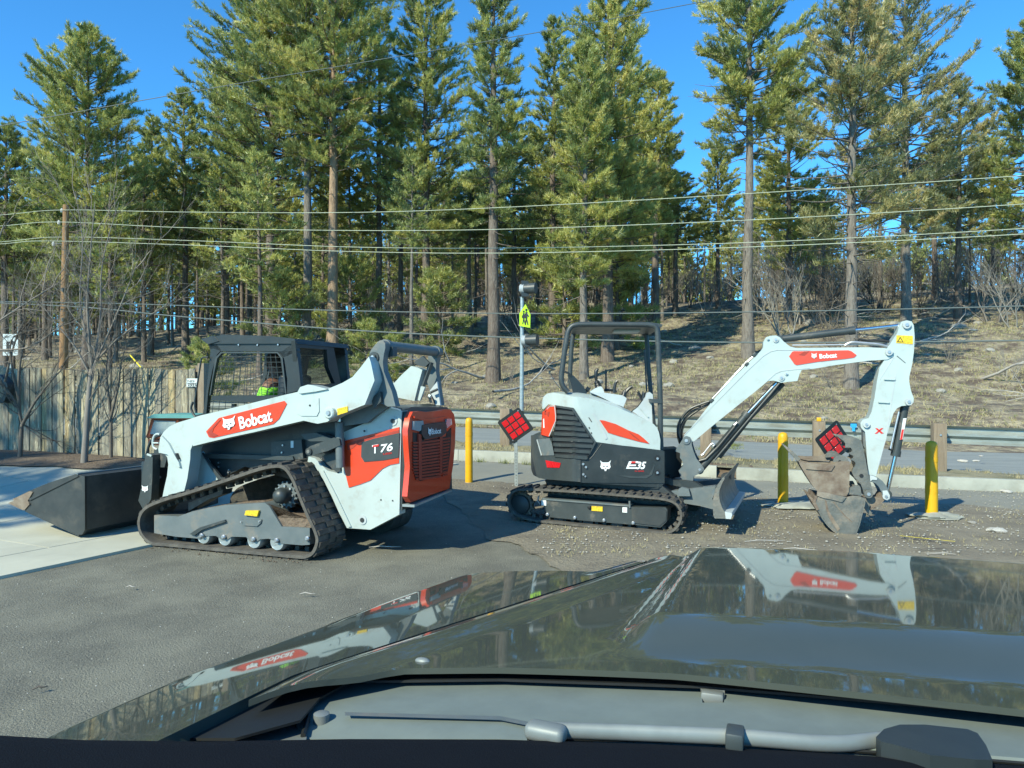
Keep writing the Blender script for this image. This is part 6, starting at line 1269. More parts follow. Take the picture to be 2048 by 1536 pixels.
bm_p = ZB((232, 1105), (400, 900), (540, 722), (700, 540), (880, 360), (975, 270), (1035, 210), (1055, 180), (1058, 120), (1085, 75), (1130, 60), (1185, 55), (1225, 72), (1270, 120), (1330, 168), (1400, 185))+ZA((300, 283), (500, 281), (700, 279), (790, 284), (830, 290), (850, 310), (846, 335), (810, 352), (700, 358), (500, 385), (390, 404), (305, 414), (292, 440), (280, 478), (240, 482), (185, 489), (140, 476), (110, 478))+ZB((1100, 525), (1000, 610), (800, 770), (600, 930), (480, 1030), (355, 1135), (320, 1145), (300, 1110), (270, 1090))
bo('boom', bm_p, -.115, .115, 'white_paint', .014)
bo('boom_edge', ZB((1050, 262), (1130, 215), (1200, 200), (1400, 200), (1535, 206), (1535, 212), (1400, 207), (1205, 207), (1135, 222), (1060, 268), (900, 415), (540, 780), (250, 1080), (246, 1074), (540, 772), (895, 408)), -.120, -.115, 'pale_grey_paint')
bo('boom_edge', ZB((1100, 510), (1180, 440), (1240, 415), (1330, 405), (1535, 385), (1535, 392), (1330, 412), (1245, 422), (1185, 448), (1106, 518)), -.120, -.115, 'pale_grey_paint')
bo('decal', ZB((1322, 270), (1355, 222), (1375, 216))+ZA((300, 303), (580, 297), (600, 303), (630, 326), (615, 340), (560, 348), (400, 365), (275, 385), (262, 378)), -.122, -.115, 'orange_paint', .002)
bo('decal_mark', ZA((285, 325), (322, 304), (352, 304), (322, 330)), -.124, -.122, 'dark_red_plastic')
lettering('Bobcat', ZA((411, 346))[0], ZA((514, 338))[0], 9.5, BO, -.122, 'logo_white', ex, off=.03)
cat_logo(*ZA((362, 347))[0], 11, 12, BO, -.122, ex)
def pin(fr, px, py, y, r, m='pale_grey_paint', h_=.014):
    a = fr.hit(px, py, y); bm = B(); tube(bm, [(a.x, y+.01, a.z), (a.x, y-h_, a.z), (a.x, y-h_, a.z)], [r, r, r*.8], 18); obj('pin_boss', bm, m, ex, fr)
    bm = B(); tube(bm, [(a.x, y-h_, a.z), (a.x, y-h_-.01, a.z)], r*.45, 10); obj('pin_bolt', bm, 'zinc', ex, fr)
for z_, y, r, m_ in ((ZB((270, 1132)), -.17, .045, 'steel_grey_paint'), (ZB((407, 1428)), -.17, .035, 'steel_grey_paint'), (ZB((1185, 100)), -.115, .032, 'pale_grey_paint'), (ZB((1243, 490)), -.115, .034, 'pale_grey_paint'), (ZB((1295, 450)), -.115, .018, 'white_paint'), (ZB((1105, 95)), -.115, .016, 'white_paint'),
                     (ZA((821, 308)), -.13, .038, 'pale_grey_paint'), (ZA((926, 147)), -.12, .042, 'pale_grey_paint'), (ZA((938, 602)), -.12, .038, 'pale_grey_paint'), (ZA((687, 735)), -.12, .036, 'pale_grey_paint'), (ZA((700, 1146)), -.20, .045, 'bucket_steel'), (ZA((803, 1160)), -.14, .036, 'pale_grey_paint')): pin(BO, *z_[0], y, r, m_)
# cylinders
def cylr(name, pa, pb, pc_, r, rr_, y, frp=BO, mb='dark_grey_paint'):
    A_, B_, C_ = frp.hit(*pa, y), frp.hit(*pb, y), frp.hit(*pc_, y)
    bm = B(); tube(bm, [A_, B_], r, 18); obj(name, bm, mb, ex, frp); d_ = (B_-A_).normalized(); bm = B(); tube(bm, [B_-d_*.03, B_+d_*.035], r*1.18, 18); obj('cylinder_gland', bm, mb, ex, frp)
    bm = B(); tube(bm, [B_, C_], rr_, 14); obj('cylinder_rod', bm, 'chrome', ex, frp)
    for P_, q in ((A_, r*1.1), (C_, r*1.05)):
        bm = B(); tube(bm, [P_+Vector((0, -.05, 0)), P_+Vector((0, .05, 0))], q, 16); obj('cylinder_eye', bm, mb, ex, frp)
cylr('boom_cylinder', *ZB((405, 1430), (885, 870), (1225, 510)), .047, .024, -.02)
bm = B(); tube(bm, [BO.hit(*v, -.09) for v in ZB((560, 1330), (905, 920), (1235, 530))], .012, 8); obj('cylinder_tube', bm, 'dark_grey_paint', ex, BO)
bm = B(); tube(bm, [BO.hit(*v, .05) for v in ZB((600, 1300), (920, 890), (1260, 545))], .035, 8); obj('cylinder_guard', bm, 'dark_grey_paint', ex, BO)
bm = B(); tube(bm, spline([BO.hit(*v, -.08) for v in ZB((440, 1275), (490, 1210), (530, 1165), (560, 1170), (545, 1190))], 4), .010, 8); obj('hose', bm, 'zinc', ex, BO)
for q in (((790, 945), (760, 975)), ((450, 1265), (425, 1285))):
    bm = B(); tube(bm, [BO.hit(*v, -.09) for v in ZB(*q)], .015, 8); obj('hose_fitting', bm, 'zinc', ex, BO)
bm = B(); tube(bm, [BO.hit(*v, -.07) for v in ZB((780, 970), (600, 1190), (470, 1320), (400, 1340))], .018, 8); obj('hose', bm, 'black_plastic', ex, BO)
cylr('arm_cylinder', *ZA((170, 232), (600, 181), (915, 147)), .041, .020, 0)
cylr('bucket_cylinder', *ZA((918, 610), (862, 905), (808, 1145)), .044, .022, 0)
bo('cylinder_label', ZA((905, 700), (925, 698), (902, 824), (885, 826)), -.050, -.044, 'white_sticker'); bo('cylinder_label', ZA((897, 765), (910, 764), (900, 824), (886, 826)), -.052, -.050, 'logo_red')
bm = B(); tube(bm, [BO.hit(*v, -.06) for v in ZA((880, 660), (830, 880))], .012, 8); obj('hydraulic_tube', bm, 'zinc', ex, BO)
bm = B(); tube(bm, [BO.hit(*v, -.06) for v in ZA((820, 878), (835, 884))], .014, 8); obj('tube_nut', bm, 'logo_black', ex, BO)
# hoses over the boom foot and along the boom
for k, q in enumerate((((225, 1150), (190, 1060), (205, 940), (290, 820), (420, 760), (520, 725)), ((245, 1170), (200, 1080), (225, 960), (320, 840), (440, 790), (530, 740)), ((215, 1190), (185, 1090), (190, 960), (260, 860), (350, 790), (420, 775)), ((260, 1160), (220, 1080), (260, 930), (350, 850), (470, 770), (540, 735)))):
    bm = B(); tube(bm, spline([BO.hit(*v, -.03+k*.035) for v in ZB(*q)], 5), .014, 8); obj('hose', bm, 'black_plastic', ex, BO)
for k in range(3):
    bm = B(); tube(bm, [BO.hit(*v, -.08+k*.045) for v in ZB((520+k*3, 722-k*6), (880, 340-k*5), (985, 250-k*5))], .008, 8); obj('hydraulic_tube', bm, 'zinc', ex, BO)
for q in (((525, 730), (535, 715)), ((870, 360), (900, 345)), ((960, 262), (975, 250))):
    bm = B(); a, b = [BO.hit(*v, -.03) for v in ZB(*q)]; box(bm, (a+b)/2, (.05, .18, .04), Matrix.Rotation(radians(-47), 4, 'Y')); obj('tube_clamp', bm, 'dark_grey_paint', ex, BO, bev=.004)
for k in range(2):
    bm = B(); tube(bm, [BO.hit(*v, -.03+k*.05) for v in ZA((250, 268-k*2), (560, 264), (700, 262), (800, 272))], .008, 8); obj('hydraulic_tube', bm, 'zinc', ex, BO)
bm = B(); tube(bm, spline([BO.hit(*v, -.05) for v in ZA((560, 268), (600, 250), (680, 255), (760, 262), (815, 275))], 4), .013, 8); obj('hose', bm, 'zinc', ex, BO)
bm = B(); tube(bm, spline([BO.hit(*v, .03) for v in ZA((640, 232), (700, 240), (760, 240), (860, 250))], 4), .014, 8); obj('hose', bm, 'logo_black', ex, BO)
# arm
ap = ZA((882, 150), (895, 128), (925, 120), (955, 126), (968, 150), (973, 220), (968, 310), (958, 380), (942, 450), (940, 480), (952, 540), (968, 580), (966, 606), (945, 622), (895, 626), (868, 640), (848, 668), (838, 700), (800, 830), (770, 950), (745, 1040), (722, 1044), (700, 1030), (690, 920), (680, 780), (655, 752), (652, 725), (668, 706), (700, 698), (718, 660), (735, 580), (750, 480), (765, 400), (800, 345), (808, 290), (840, 240), (870, 195))
bo('arm', ap, -.105, .105, 'white_paint', .014)
for q in (((795, 463), (858, 466), (856, 474), (793, 471)), ((760, 598), (825, 602), (823, 610), (758, 606))): bo('arm_step', ZA(*q), -.125, -.105, 'white_paint', .003)
bo('arm_seam', ZA((845, 335), (852, 340), (770, 470), (766, 468)), -.108, -.105, 'pale_grey_paint'); bo('arm_seam', ZA((870, 328), (920, 370), (918, 374), (866, 332)), -.109, -.105, 'steel_grey_paint')
bo('arm_seam', ZA((860, 430), (866, 430), (805, 820), (745, 1030), (740, 1030), (798, 820)), -.108, -.105, 'pale_grey_paint')
bo('warning_label', ZA((866, 208), (962, 212), (962, 262), (864, 254)), -.109, -.105, 'yellow_sticker')
bo('warning_mark', ZA((888, 218), (908, 250), (868, 248)), -.111, -.109, 'logo_black'); bo('warning_mark', ZA((888, 226), (901, 246), (876, 245)), -.112, -.111, 'yellow_sticker')
for q in (((740, 758), (752, 757), (790, 788), (776, 790)), ((775, 757), (788, 757), (750, 790), (737, 790))): bo('cross_mark', ZA(*q), -.109, -.105, 'logo_red')
bo('arm_slot', ZA((742, 806), (790, 828), (794, 836), (740, 816)), -.108, -.105, 'pale_grey_paint')
# thumb
th = ZK((715, 128), (780, 140), (900, 150), (980, 168), (1035, 195), (1058, 260), (1070, 330), (1095, 430), (1118, 560), (1140, 660), (1165, 760), (1182, 830), (1185, 900), (1160, 930), (1110, 930), (1075, 890), (1062, 830), (1035, 760), (1000, 715), (950, 670), (922, 610), (925, 570), (955, 530), (970, 490), (945, 460), (905, 440), (935, 420), (940, 395), (900, 375), (870, 360), (905, 350), (930, 330), (905, 290), (835, 290), (838, 235), (810, 200), (760, 165))
bo('thumb', th, -.17, -.14, 'bucket_steel', .005); bo('thumb', th, .10, .13, 'bucket_steel', .005, -.17)
bo('thumb_web', ZK((760, 150), (1000, 190), (1040, 430), (1000, 640), (970, 500), (900, 300)), -.14, .10, 'dark_steel', 0, -.17)
a = BO.hit(*ZK((1042, 650))[0], -.17); bm = B(); tube(bm, [(a.x, -.165, a.z), (a.x, -.175, a.z)], .022, 14); obj('thumb_hole', bm, 'logo_black', ex, BO)
bo('thumb_cylinder_cover', ZA((668, 760), (700, 745), (700, 830), (692, 900), (670, 860)), -.06, .06, 'steel_grey_paint', .008)
# link
lkp = ZK((1145, 640), (1190, 645), (1245, 668), (1310, 715), (1365, 785), (1400, 870), (1412, 925), (1390, 955), (1345, 960), (1315, 920), (1300, 860), (1265, 790), (1220, 745), (1150, 722))
bo('bucket_link', lkp, -.14, -.11, 'steel_grey_paint', .006); bo('bucket_link', lkp, .11, .14, 'steel_grey_paint', .006, -.14)
bo('link_cap', ZK((1150, 642), (1195, 652), (1245, 676), (1240, 705), (1185, 700), (1155, 722)), -.15, -.14, 'pale_grey_paint', .003); bo('link_cap', ZK((1312, 842), (1372, 838), (1408, 905), (1405, 945), (1370, 965), (1330, 945)), -.15, -.14, 'pale_grey_paint', .003)
bo('coupler', ZK((1060, 940), (1180, 920), (1260, 930), (1300, 870), (1340, 960), (1300, 1000), (1200, 1060), (1130, 1110), (1080, 1050)), -.12, .12, 'rusty_steel', .008)
bo('coupler_hook', ZK((1090, 960), (1150, 1010), (1140, 1080), (1180, 1130), (1140, 1150), (1090, 1080), (1075, 1010)), -.16, -.12, 'bucket_steel', .006)
# bucket (held by the coupler): near side, far side, curved shell, teeth
bs = ZK((478, 915), (560, 930), (640, 945), (790, 990), (850, 925), (930, 905), (1020, 912), (1076, 940), (1070, 1000), (1040, 1120), (1000, 1280), (965, 1370), (930, 1405), (880, 1415), (820, 1415), (760, 1395), (690, 1345), (620, 1275), (560, 1195), (500, 1080), (455, 985))
w0, w1 = -.30, .30
bo('bucket_side', bs, w0, w0+.02, 'bucket_steel', .003); bo('bucket_side', bs, w1-.02, w1, 'bucket_steel', .003, w0)
q = BO.pl(w0, bs)
def strip(name, pts, th_, y0, y1, m):
    off = []
    for i in range(len(pts)):
        a_ = Vector(pts[max(0, i-1)]); b_ = Vector(pts[min(len(pts)-1, i+1)]); t_ = (b_-a_).normalized(); off.append((pts[i][0]-t_.y*th_, pts[i][1]+t_.x*th_))
    bm = B(); n_ = len(pts)
    R_ = [[bm.verts.new((x, y, z)) for (x, z), y in ((pts[i], y0), (pts[i], y1), (off[i], y1), (off[i], y0))] for i in range(n_)]
    for a_, b_ in zip(R_, R_[1:]):
        for j in range(4): bm.faces.new((a_[j], a_[(j+1) % 4], b_[(j+1) % 4], b_[j]))
    bm.faces.new(R_[0]); bm.faces.new(R_[-1][::-1]); return obj(name, bm, m, ex, BO, sm=45)
strip('bucket_shell', q[7:]+[q[0]], .018, w0+.004, w1-.004, 'bucket_steel')
bo('bucket_rim', ZK((478, 852), (600, 868), (700, 895), (850, 922), (795, 990), (650, 952), (560, 936), (470, 905)), w0-.018, w0, 'bucket_steel', .006)
strip('cutting_edge', [q[0], q[20], q[19]], -.03, w0-.01, w1+.01, 'rusty_steel')
bo('bucket_ear', ZK((862, 900), (870, 850), (910, 815), (980, 785), (1030, 785), (1050, 820), (1060, 930), (1020, 915), (960, 905)), w0+.08, w0+.12, 'bucket_steel', .006, w0)
bo('bucket_ear', ZK((862, 900), (870, 850), (910, 815), (980, 785), (1030, 785), (1050, 820), (1060, 930), (1020, 915), (960, 905)), w1-.12, w1-.08, 'bucket_steel', .006, w0)
for k in range(5):
    y = w0+.04+k*(w1-w0-.08)/4
    bo('bucket_tooth', ZK((362, 905), (385, 915), (470, 975), (505, 1085), (520, 1135), (440, 1040)), y-.03, y+.03, 'rusty_steel', .006, w0)
for q_ in (((575, 960), (590, 960), (625, 1100), (720, 1250), (770, 1330), (740, 1360), (640, 1210), (590, 1080)), ((675, 985), (690, 985), (830, 1150), (930, 1240), (925, 1250), (820, 1160))): bo('wear_weld', ZK(*q_), w0-.006, w0, 'rusty_steel')
# loose narrow bucket carried in the jaws
lb2 = thing('digging_bucket', 'brown rusty narrow bucket with long teeth, nested inside the bigger bucket', 'bucket', tuple(BO.M@Vector((q[0][0]+.15, 0, q[0][1]-.1))), 16)
ib = ZK((235, 455), (300, 470), (400, 490), (690, 510), (720, 480), (800, 462), (893, 470), (890, 700), (880, 860), (850, 912), (700, 895), (480, 850), (420, 780), (360, 690), (300, 590), (255, 510))
def bi(name, pts, y0, y1, m, bev=.0): return up_(name, pts, y0, y1, m, bev, -.24, BO, lb2)
bi('bucket_side', ib, -.24, -.222, 'rusty_steel', .003); bi('bucket_side', ib, .12, .138, 'rusty_steel', .003)
bi('bucket_rim', ZK((310, 495), (500, 505), (700, 515), (655, 585), (480, 575), (330, 562)), -.256, -.24, 'rusty_steel', .006)
bi('bucket_rim', ZK((262, 425), (400, 435), (560, 428), (640, 405), (690, 430), (690, 500), (400, 492), (300, 470)), .10, .12, 'rusty_steel', .005)
bi('bucket_shell', ZK((235, 455), (300, 590), (420, 780), (480, 850), (700, 895), (860, 912), (860, 890), (700, 870), (500, 825), (440, 760), (320, 570), (262, 460)), -.222, .12, 'rusty_steel')
for y in (-.18, .06):
    for o_, nm in ((0, 'bucket_ear'),): bi(nm, ZK(*[(a_+(-62 if y > 0 else 0), b_+(-32 if y > 0 else 0)) for a_, b_ in ((690, 480), (700, 430), (730, 400), (790, 388), (840, 405), (880, 440), (892, 475), (800, 470))]), y, y+.04, 'bucket_steel', .005)
a = BO.hit(*ZK((768, 467))[0], -.2); bm = B(); tube(bm, [(a.x, -.16, a.z), (a.x, -.2, a.z)], .014, 10); obj('ear_hole', bm, 'logo_black', lb2, BO)
for k in range(4):
    y = -.21+k*.105
    bi('bucket_tooth', ZK((42, 262), (60, 262), (150, 325), (262, 430), (232, 470), (200, 440), (120, 350)), y-.022, y+.022, 'bucket_steel', .005)
# ================================================================ THE CAR WE SIT IN (bonnet, cowl, wiper, dashboard)
CA = Fr(0, 0, 0, 20)
car = thing('suv', 'dark glossy car seen from its driver seat, bonnet with raised scoop and wiper', 'car', (0, 0, 0), 20)
def cz(u, v):
    z = 1.175-.060*(v-.8)
    z -= .05*max(0, .05-u)**2+.12*max(0, -u-.6)**2+.012*max(0, u-.1)**2
    return z
def scoop(u, v):
    v0 = 1.255+.17*(u+.21); q = min(1, max(0, (v-v0)/.19)); q = q-.0 if .08 < q < .92 else q; return .036*smooth((u+.295)/.075)*(.25*smooth(q)+.75*q)
def chit(px, py, f):
    o = CA.I@CAM; d = CA.I.to_3x3()@ray(px, py); t = .5; last = t
    while t < 6:
        p = o+d*t
        if p.z < f(p.x, p.y): break
        last = t; t += .02
    lo, hi = last, t
    for _ in range(18):
        m = (lo+hi)/2; p = o+d*m
        if p.z < f(p.x, p.y): hi = m
        else: lo = m
    return o+d*hi
def skin_px(name, pts, f, m, step=14, skirt=.0, off=0.):
    bm = B(); bm.faces.new([bm.verts.new((a, b, 0)) for a, b in pts]); xs = [p[0] for p in pts]; ys = [p[1] for p in pts]
    grid_cut(bm, 0, min(xs), max(xs), step*2); grid_cut(bm, 1, min(ys), max(ys), step)
    for v in bm.verts: v.co = chit(v.co.x, v.co.y, f)+Vector((0, 0, off))
    bmesh.ops.recalc_face_normals(bm, faces=bm.faces)
    if sum(fa.normal.z for fa in bm.faces) < 0: bmesh.ops.reverse_faces(bm, faces=bm.faces)
    if skirt:
        be = [e for e in bm.edges if e.is_boundary]; r = bmesh.ops.extrude_edge_only(bm, edges=be)
        for g in r['geom']:
            if isinstance(g, bmesh.types.BMVert): g.co.z -= skirt
    return obj(name, bm, m, car, CA, sm=50, recalc=False)
# bonnet panel as a regular grid in the car's own frame, its outline following the photographed edges
FRONT = [chit(a, b, cz) for a, b in ((500, 1300), (900, 1149), (1000, 1128), (1110, 1116), (1250, 1111), (1430, 1112), (1700, 1121), (2048, 1146), (2400, 1180))]
LEFT = [chit(a, b, cz) for a, b in ((20, 1480), (60, 1461), (330, 1350), (600, 1255), (760, 1196), (900, 1149))]
uL = lambda v: float(np.interp(v, [p.y for p in LEFT], [p.x for p in LEFT]))
fr_ = sorted([(p.x, p.y) for p in FRONT[1:]]); vF = lambda u: float(np.interp(u, [a for a, b in fr_], [b for a, b in fr_]))
SEAM = [chit(a, b, cz) for a, b in ((590, 1345), (800, 1277), (1000, 1214), (1200, 1150), (1290, 1122))]
uS = lambda v: float(np.interp(v, [p.y for p in SEAM], [p.x for p in SEAM]))
REAR = sorted([(p.x, p.y) for p in (chit(a, b, cz) for a, b in ((400, 1400), (490, 1404), (560, 1362), (600, 1345), (800, 1337), (1000, 1335), (1350, 1347), (1600, 1372), (2048, 1420), (2300, 1448)))])
vR = lambda u: float(np.interp(u, [a for a, b in REAR], [b for a, b in REAR]))
def panel(name, ua, ub, va, vb, nu, nv, f, m, skirt=.05):
    bm = B(); g = []
    for j in range(nv+1):
        row = []
        for i in range(nu+1):
            s_, t_ = i/nu, j/nv; u0 = ub(1.2)*s_+ua(1.2)*(1-s_)
            for _ in range(4): v0, v1 = va(u0), vb(u0); v = v0+(v1-v0)*t_; u0 = ua(v)+(ub(v)-ua(v))*s_
            row.append(bm.verts.new((u0, v, f(u0, v))))
        g.append(row)
    for j in range(nv):
        for i in range(nu): bm.faces.new((g[j][i], g[j][i+1], g[j+1][i+1], g[j+1][i]))
    be = [e for e in bm.edges if e.is_boundary]; r = bmesh.ops.extrude_edge_only(bm, edges=be)
    nv_ = [x for x in r['geom'] if isinstance(x, bmesh.types.BMVert)]
    for x in nv_: x.co.z -= .004
    be = [e for e in r['geom'] if isinstance(e, bmesh.types.BMEdge) and all(v in nv_ for v in e.verts)]; r2 = bmesh.ops.extrude_edge_only(bm, edges=be)
    for x in r2['geom']:
        if isinstance(x, bmesh.types.BMVert): x.co.z -= skirt
    return obj(name, bm, m, car, CA, sm=60)
hood_f = lambda u, v: cz(u, v)+scoop(u, v)-.005*smooth(1-(u-uS(v))/.03)-.02*smooth(1-(vF(u)-v)/.06)+.010*smooth(1-abs(u-uS(v)-.07)/.07)
panel('bonnet', lambda v: uS(v)+.004, lambda v: 1.25, lambda u: vR(u), lambda u: vF(u), 110, 90, hood_f, 'car_paint', .006)
fen_f = lambda u, v: cz(u, v)-.004-.05*smooth(1-(u-uL(v))/.07)**2-.02*smooth(1-(vF(max(u, fr_[0][0]))-v)/.08)
panel('fender', lambda v: uL(v), lambda v: uS(v)-.003, lambda u: .70 if u < -.62 else .74, lambda u: vF(max(u, fr_[0][0])) if u > -.5 else vF(fr_[0][0])+.0, 30, 60, fen_f, 'car_paint', .5)
# bonnet scoop mouth seen from behind is hidden; rear lip of the scoop, washer nozzles
for px, py in ((845, 1322),):
    p = chit(px, py, cz); bm = B(); bmesh.ops.create_uvsphere(bm, u_segments=12, v_segments=8, radius=1)
    for v in bm.verts: v.co = Vector((v.co.x*.014, v.co.y*.008, v.co.z*.006))+p
    obj('washer_nozzle', bm, 'wiper_metal', car, CA)
# rubber seal, cowl grille, base trim
cw = lambda u, v: cz(u, v)-.035-.03*smooth((1.0-v)/.2)
skin_px('bonnet_seal', [(300, 1412), (492, 1398), (600, 1335), (1000, 1325), (1350, 1337), (1600, 1362), (2060, 1412), (2400, 1450), (2400, 1475), (2048, 1427), (1600, 1388), (1400, 1372), (1000, 1358), (700, 1362), (640, 1395), (600, 1440), (470, 1476), (380, 1476), (310, 1440)], lambda u, v: cz(u, v)-.022, 'trim_black', 12, .004)
skin_px('cowl_panel', [(590, 1440), (640, 1392), (690, 1362), (1000, 1354), (1400, 1372), (1405, 1405), (1448, 1405), (1450, 1375), (1600, 1386), (2048, 1424), (2400, 1455), (2400, 1570), (2048, 1530), (1500, 1500), (1000, 1478), (600, 1478)], cw, 'cowl_plastic', 10, .03)
skin_px('cowl_side', [(170, 1472), (260, 1432), (330, 1412), (420, 1412), (458, 1440), (456, 1476), (300, 1476)], lambda u, v: cz(u, v)-.03, 'cowl_plastic', 12, .02)
skin_px('cowl_step', [(470, 1482), (480, 1462), (600, 1432), (622, 1428), (612, 1480)], lambda u, v: cz(u, v)-.045, 'wiper_metal', 10, .02)
skin_px('cowl_channel', [(690, 1424), (1000, 1432), (1060, 1444), (1060, 1452), (1000, 1440), (690, 1431)], lambda u, v: cz(u, v)-.030, 'steel_grey_paint', 8, .0)
p = chit(643, 1443, cw); bm = B(); tube(bm, [p+Vector((0, 0, -.01)), p+Vector((0, 0, .012)), p+Vector((0, 0, .014))], [.012, .012, .008], 14); obj('cowl_clip', bm, 'wiper_metal', car, CA)
p = chit(1425, 1395, cw); bm = B(); box(bm, p+Vector((0, 0, .0)), (.035, .02, .02)); obj('cowl_latch', bm, 'wiper_metal', car, CA, bev=.004)
bm = B(); tube(bm, [chit(622, 1425, cw)+Vector((0, 0, .008)), chit(606, 1482, cw)+Vector((0, 0, .008))], .004, 6); obj('cowl_joint', bm, 'trim_black', car, CA)
# wiper
wl = lambda h: (lambda u, v: cz(u, v)-.03+h)
wa = [chit(a, b, wl(.02)) for a, b in ((1062, 1462), (1110, 1460), (1450, 1473), (1650, 1487), (1740, 1482), (1800, 1474))]
bm = B(); tube(bm, spline(wa, 5), [.010]*1+[.0108]*24+[.011], 12, flat=.7); obj('wiper_arm', bm, 'wiper_metal', car, CA, sm=60)
bm = B(); box(bm, chit(1092, 1464, wl(.02)), (.055, .028, .022), Matrix.Rotation(radians(-4), 4, 'Z')); obj('wiper_end', bm, 'wiper_metal', car, CA, bev=.008, seg=3)
bm = B(); box(bm, chit(1470, 1475, wl(.024)), (.022, .034, .022)); obj('arm_clip', bm, 'dark_grey_paint', car, CA, bev=.003)
wb = [chit(a, b, wl(.004)) for a, b in ((1058, 1480), (1400, 1488), (1800, 1512), (2100, 1535))]
bm = B(); tube(bm, spline(wb, 4), .009, 6, flat=.6); obj('wiper_blade', bm, 'cowl_plastic', car, CA)
bm = B(); tube(bm, [q+Vector((0, -.008, .006)) for q in spline(wb, 4)], .0025, 5); obj('blade_strip', bm, 'trim_black', car, CA)
hw = [chit(a, b, wl(.022)) for a, b in ((1762, 1468), (1790, 1466), (1850, 1470), (1930, 1482), (1962, 1505))]
skin_px('wiper_cap', [(1752, 1474), (1768, 1458), (1800, 1449), (1850, 1449), (1935, 1458), (1955, 1466), (1972, 1490), (1985, 1520), (1950, 1519), (1860, 1510), (1800, 1492), (1762, 1483)], lambda u, v: cz(u, v)+.004, 'black_plastic', 6, .03)
# dashboard edge along the foot of the windscreen
dz = lambda u, v: 1.147
de = [chit(a, b, dz) for a, b in ((-500, 1455), (-200, 1462), (0, 1471), (160, 1480), (400, 1483), (700, 1478), (1000, 1479), (1300, 1488), (1600, 1503), (1850, 1519), (2048, 1532), (2500, 1568))]
bm = B(); top = [bm.verts.new(p) for p in de]; rl = [bm.verts.new(p+Vector((0, -.02, .004))) for p in de]; fl = [bm.verts.new(p+Vector((0, -.75, -.03))) for p in de]; dn = [bm.verts.new(p+Vector((0, .02, -.12))) for p in de]
for a_, b_ in ((dn, top), (top, rl), (rl, fl)):
    for i in range(len(de)-1): bm.faces.new((a_[i], a_[i+1], b_[i+1], b_[i]))
obj('dashboard', bm, 'dash_vinyl', car, CA, sm=30)
# ================================================================ LITTER ON THE GROUND
rb = random.Random(77); peb = []
for i in range(4):
    bm = B(); bmesh.ops.create_icosphere(bm, subdivisions=1, radius=1.)
    for v in bm.verts: v.co *= 1+.3*noise.noise(v.co*2+Vector((i*5, 0, 0))); v.co.z *= .6
    bm.verts.ensure_lookup_table(); peb.append((np.array([v.co[:] for v in bm.verts]), np.array([[v.index for v in f.verts] for f in bm.faces]))); bm.free()
def pebbles(name, pts, m):
    V = []; T_ = []; n = 0
    for (x, y, z, s) in pts:
        v, t = peb[rb.randrange(4)]; a = rb.uniform(0, 6.3); R_ = np.array(((cos(a), -sin(a), 0), (sin(a), cos(a), 0), (0, 0, 1.)))
        V.append(v@R_*s+(x, y, z)); T_.append(t+n); n += len(v)
    o = link_mesh(name, fast_mesh(name, np.concatenate(V), np.concatenate(T_), None, m)); return tag(o, kind='stuff')
def in_dirt(n, smin, smax, ylo=975, yhi=1115, xlo=930, xhi=2100):
    out = []
    while len(out) < n:
        px, py = rb.uniform(xlo, xhi), rb.uniform(ylo, yhi)
        if px < 930+(py-965)*1.1: continue
        p = ghit(px, py)
        if noise.noise((p.x*1.3, p.y*1.6, 21)) < -.05 and rb.random() < .8: continue
        s = rb.uniform(smin, smax)*(1 if rb.random() < .9 else 1.6); out.append((p.x, p.y, base(p.x, p.y)+.022+s*.2, s))
    return out
pebbles('gravel', in_dirt(1500, .004, .013), 'stone'); pebbles('pale_gravel', in_dirt(260, .004, .012), 'pale_stone')
out = []
while len(out) < 380:
    px, py = rb.uniform(0, 1500), rb.uniform(1080, 1500); p = ghit(px, py)
    if p.y < 2: continue
    s = rb.uniform(.002, .006); out.append((p.x, p.y, s*.3, s))
pebbles('grit', out, 'pale_stone')
out = []
for i in range(500):
    t = rb.uniform(0, len(KERB)-1.01); i_ = int(t); f = t-i_; x = KERB[i_][0]+(KERB[i_+1][0]-KERB[i_][0])*f; y = KERB[i_][1]+(KERB[i_+1][1]-KERB[i_][1])*f-abs(rb.gauss(0, .12))-.02
    s = rb.uniform(.004, .014); out.append((x, y, base(x, y)+.008+s*.3, s))
pebbles('kerb_gravel', out, 'stone')
pts = []
while len(pts) < 650:
    px, py = rb.uniform(1100, 2080), rb.uniform(980, 1120); p = ghit(px, py)
    if noise.noise((p.x*.9, p.y*1.2, 8)) < .02 and rb.random() < .85: continue
    pts.append((p.x, p.y, base(p.x, p.y)+.02))
blades('straw_litter', pts, .03, .0035, 'straw', 4)
for i, (px, py, s, lab, m) in enumerate(((1995, 1066, .085, 'flat grey-blue stone lying on gravel near the right edge', 'pale_stone'), (1944, 1050, .05, 'small dark round stone right of the right bollard', 'stone'), (1926, 943, .085, 'pale lumpy rock on the verge behind the right bollard', 'pale_stone'),
        (1952, 942, .06, 'pale rock right of its larger neighbour on the verge', 'pale_stone'), (1962, 930, .05, 'smallest pale rock on the verge by the guardrail', 'pale_stone'), (2013, 987, .07, 'pale angular stone at the foot of the right kerb', 'pale_stone'), (1740, 1020, .05, 'pale clod beside the digger bucket', 'caked_mud'), (1470, 1016, .05, 'pale clod of concrete right of the dozer blade', 'pale_stone'))):
    p = ghit(px, py); o = link_mesh('stone', rk[i % 5].copy(), None, (p.x, p.y, base(p.x, p.y)+(.2 if py < 950 else .02)+s*.1)); o.data.materials[0] = MATS[m]; o.scale = (s*1.3, s, s*.6); o.rotation_euler = (0, 0, i); tag(o, lab, 'stone')
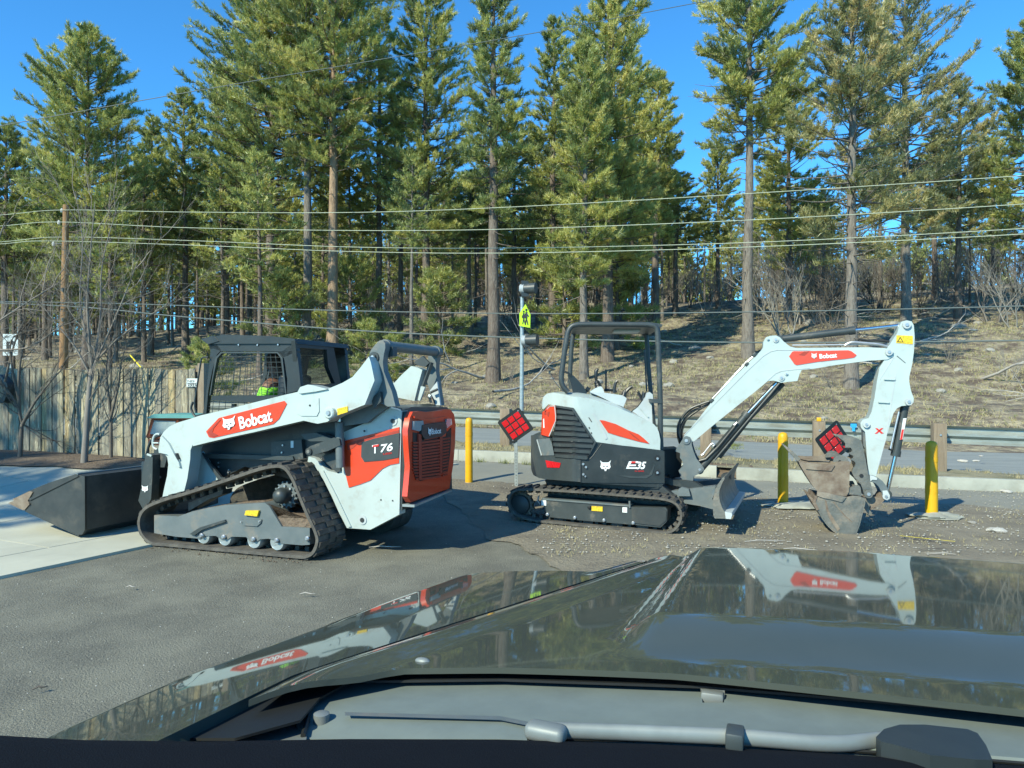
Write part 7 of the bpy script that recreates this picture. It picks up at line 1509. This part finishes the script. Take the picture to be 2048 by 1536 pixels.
for i, (px, py, l, a, lab) in enumerate(((1530, 1090, .22, .2, 'long thin twig on the dirt just beyond the bonnet'), (1600, 1106, .16, -.3, 'short twig on the dirt left of the bucket shade'), (1860, 1108, .2, .5, 'curved twig on the dirt below the yellow paint mark'), (1880, 1118, .14, 2.8, 'short twig at the bonnet edge on the right'),
        (615, 1201, .06, .1, 'small pale leaf fragment on the asphalt centre'), (80, 1392, .05, 1., 'dark small twig on the asphalt at lower left'), (262, 1184, .04, .3, 'tiny pale leaf on the asphalt below the track'), (770, 1102, .16, .1, 'pale flattened scrap in the loader shade'))):
    p = ghit(px, py); T = NT(); q = np.array((p.x, p.y, base(p.x, p.y)+.03)); d_ = np.array((cos(a), sin(a)*.6, 0)); T.tube([q-d_*l, q-d_*l*.3+(0, .01, .008), q+d_*l*.4+(0, -.012, .004), q+d_*l], [.003, .006, .005, .002], 5)
    o = link_mesh('twig', T.mesh('twig', 'dead_wood' if i not in (2, 5) else 'dark_twig')); tag(o, lab, 'twig')
# low berm of dirt against the bucket and crumbs of mud
pebbles('mud_crumbs', [(LO.M@Vector((rb.uniform(-2.2, .2), rb.uniform(-.15, .0), 0)))[:2]+(.006, rb.uniform(.004, .012)) for _ in range(60)], 'caked_mud')
# ================================================================ LABELS THAT SINGLE OUT EACH LOOK-ALIKE
ONES = 'first second third fourth fifth sixth seventh eighth ninth tenth eleventh twelfth thirteenth fourteenth fifteenth sixteenth seventeenth eighteenth nineteenth'.split()
TENS = {2: 'twent', 3: 'thirt', 4: 'fort', 5: 'fift', 6: 'sixt', 7: 'sevent'}
def ordinal(n):
    if n <= 19: return ONES[n-1]
    t, o = divmod(n, 10); return TENS[t]+'ieth' if o == 0 else TENS[t]+'y-'+ONES[o-1]
ZONES = [(0, 'outside the left frame edge'), (131, 'left of the utility pole'), (400, 'between utility pole and loader cab'), (700, 'above the loader cab'), (940, 'above the loader rear'), (1130, 'around the crossing signal'),
         (1325, 'over the digger canopy'), (1560, 'over the digger boom'), (1830, 'between boom bend and arm top'), (2048, 'right of the digger arm'), (9999, 'outside the right frame edge')]
def relabel(group, noun):
    zs = {}
    for o in SC.objects:
        if o.parent is None and o.get('group') == group:
            p = o.location; px = CX+F*p.x/p.y if p.y > 1 else -50
            z = next(z for lim, z in ZONES if px < lim); zs.setdefault(z, []).append((px, o))
    for z, L_ in zs.items():
        L_.sort(key=lambda t: t[0])
        for i, (px, o) in enumerate(L_): o['label'] = '%s %s, %s from the left there' % (noun, z, ordinal(i+1)) if len(L_) > 1 else '%s %s, the only one there' % (noun, z)
relabel('background pines on the slope', 'background pine'); relabel('leafless oak brush on the slope', 'grey leafless brush clump')
relabel('fallen branches on the slope', 'bleached fallen branch'); relabel('rocks scattered on the slope', 'grey rock on the slope')
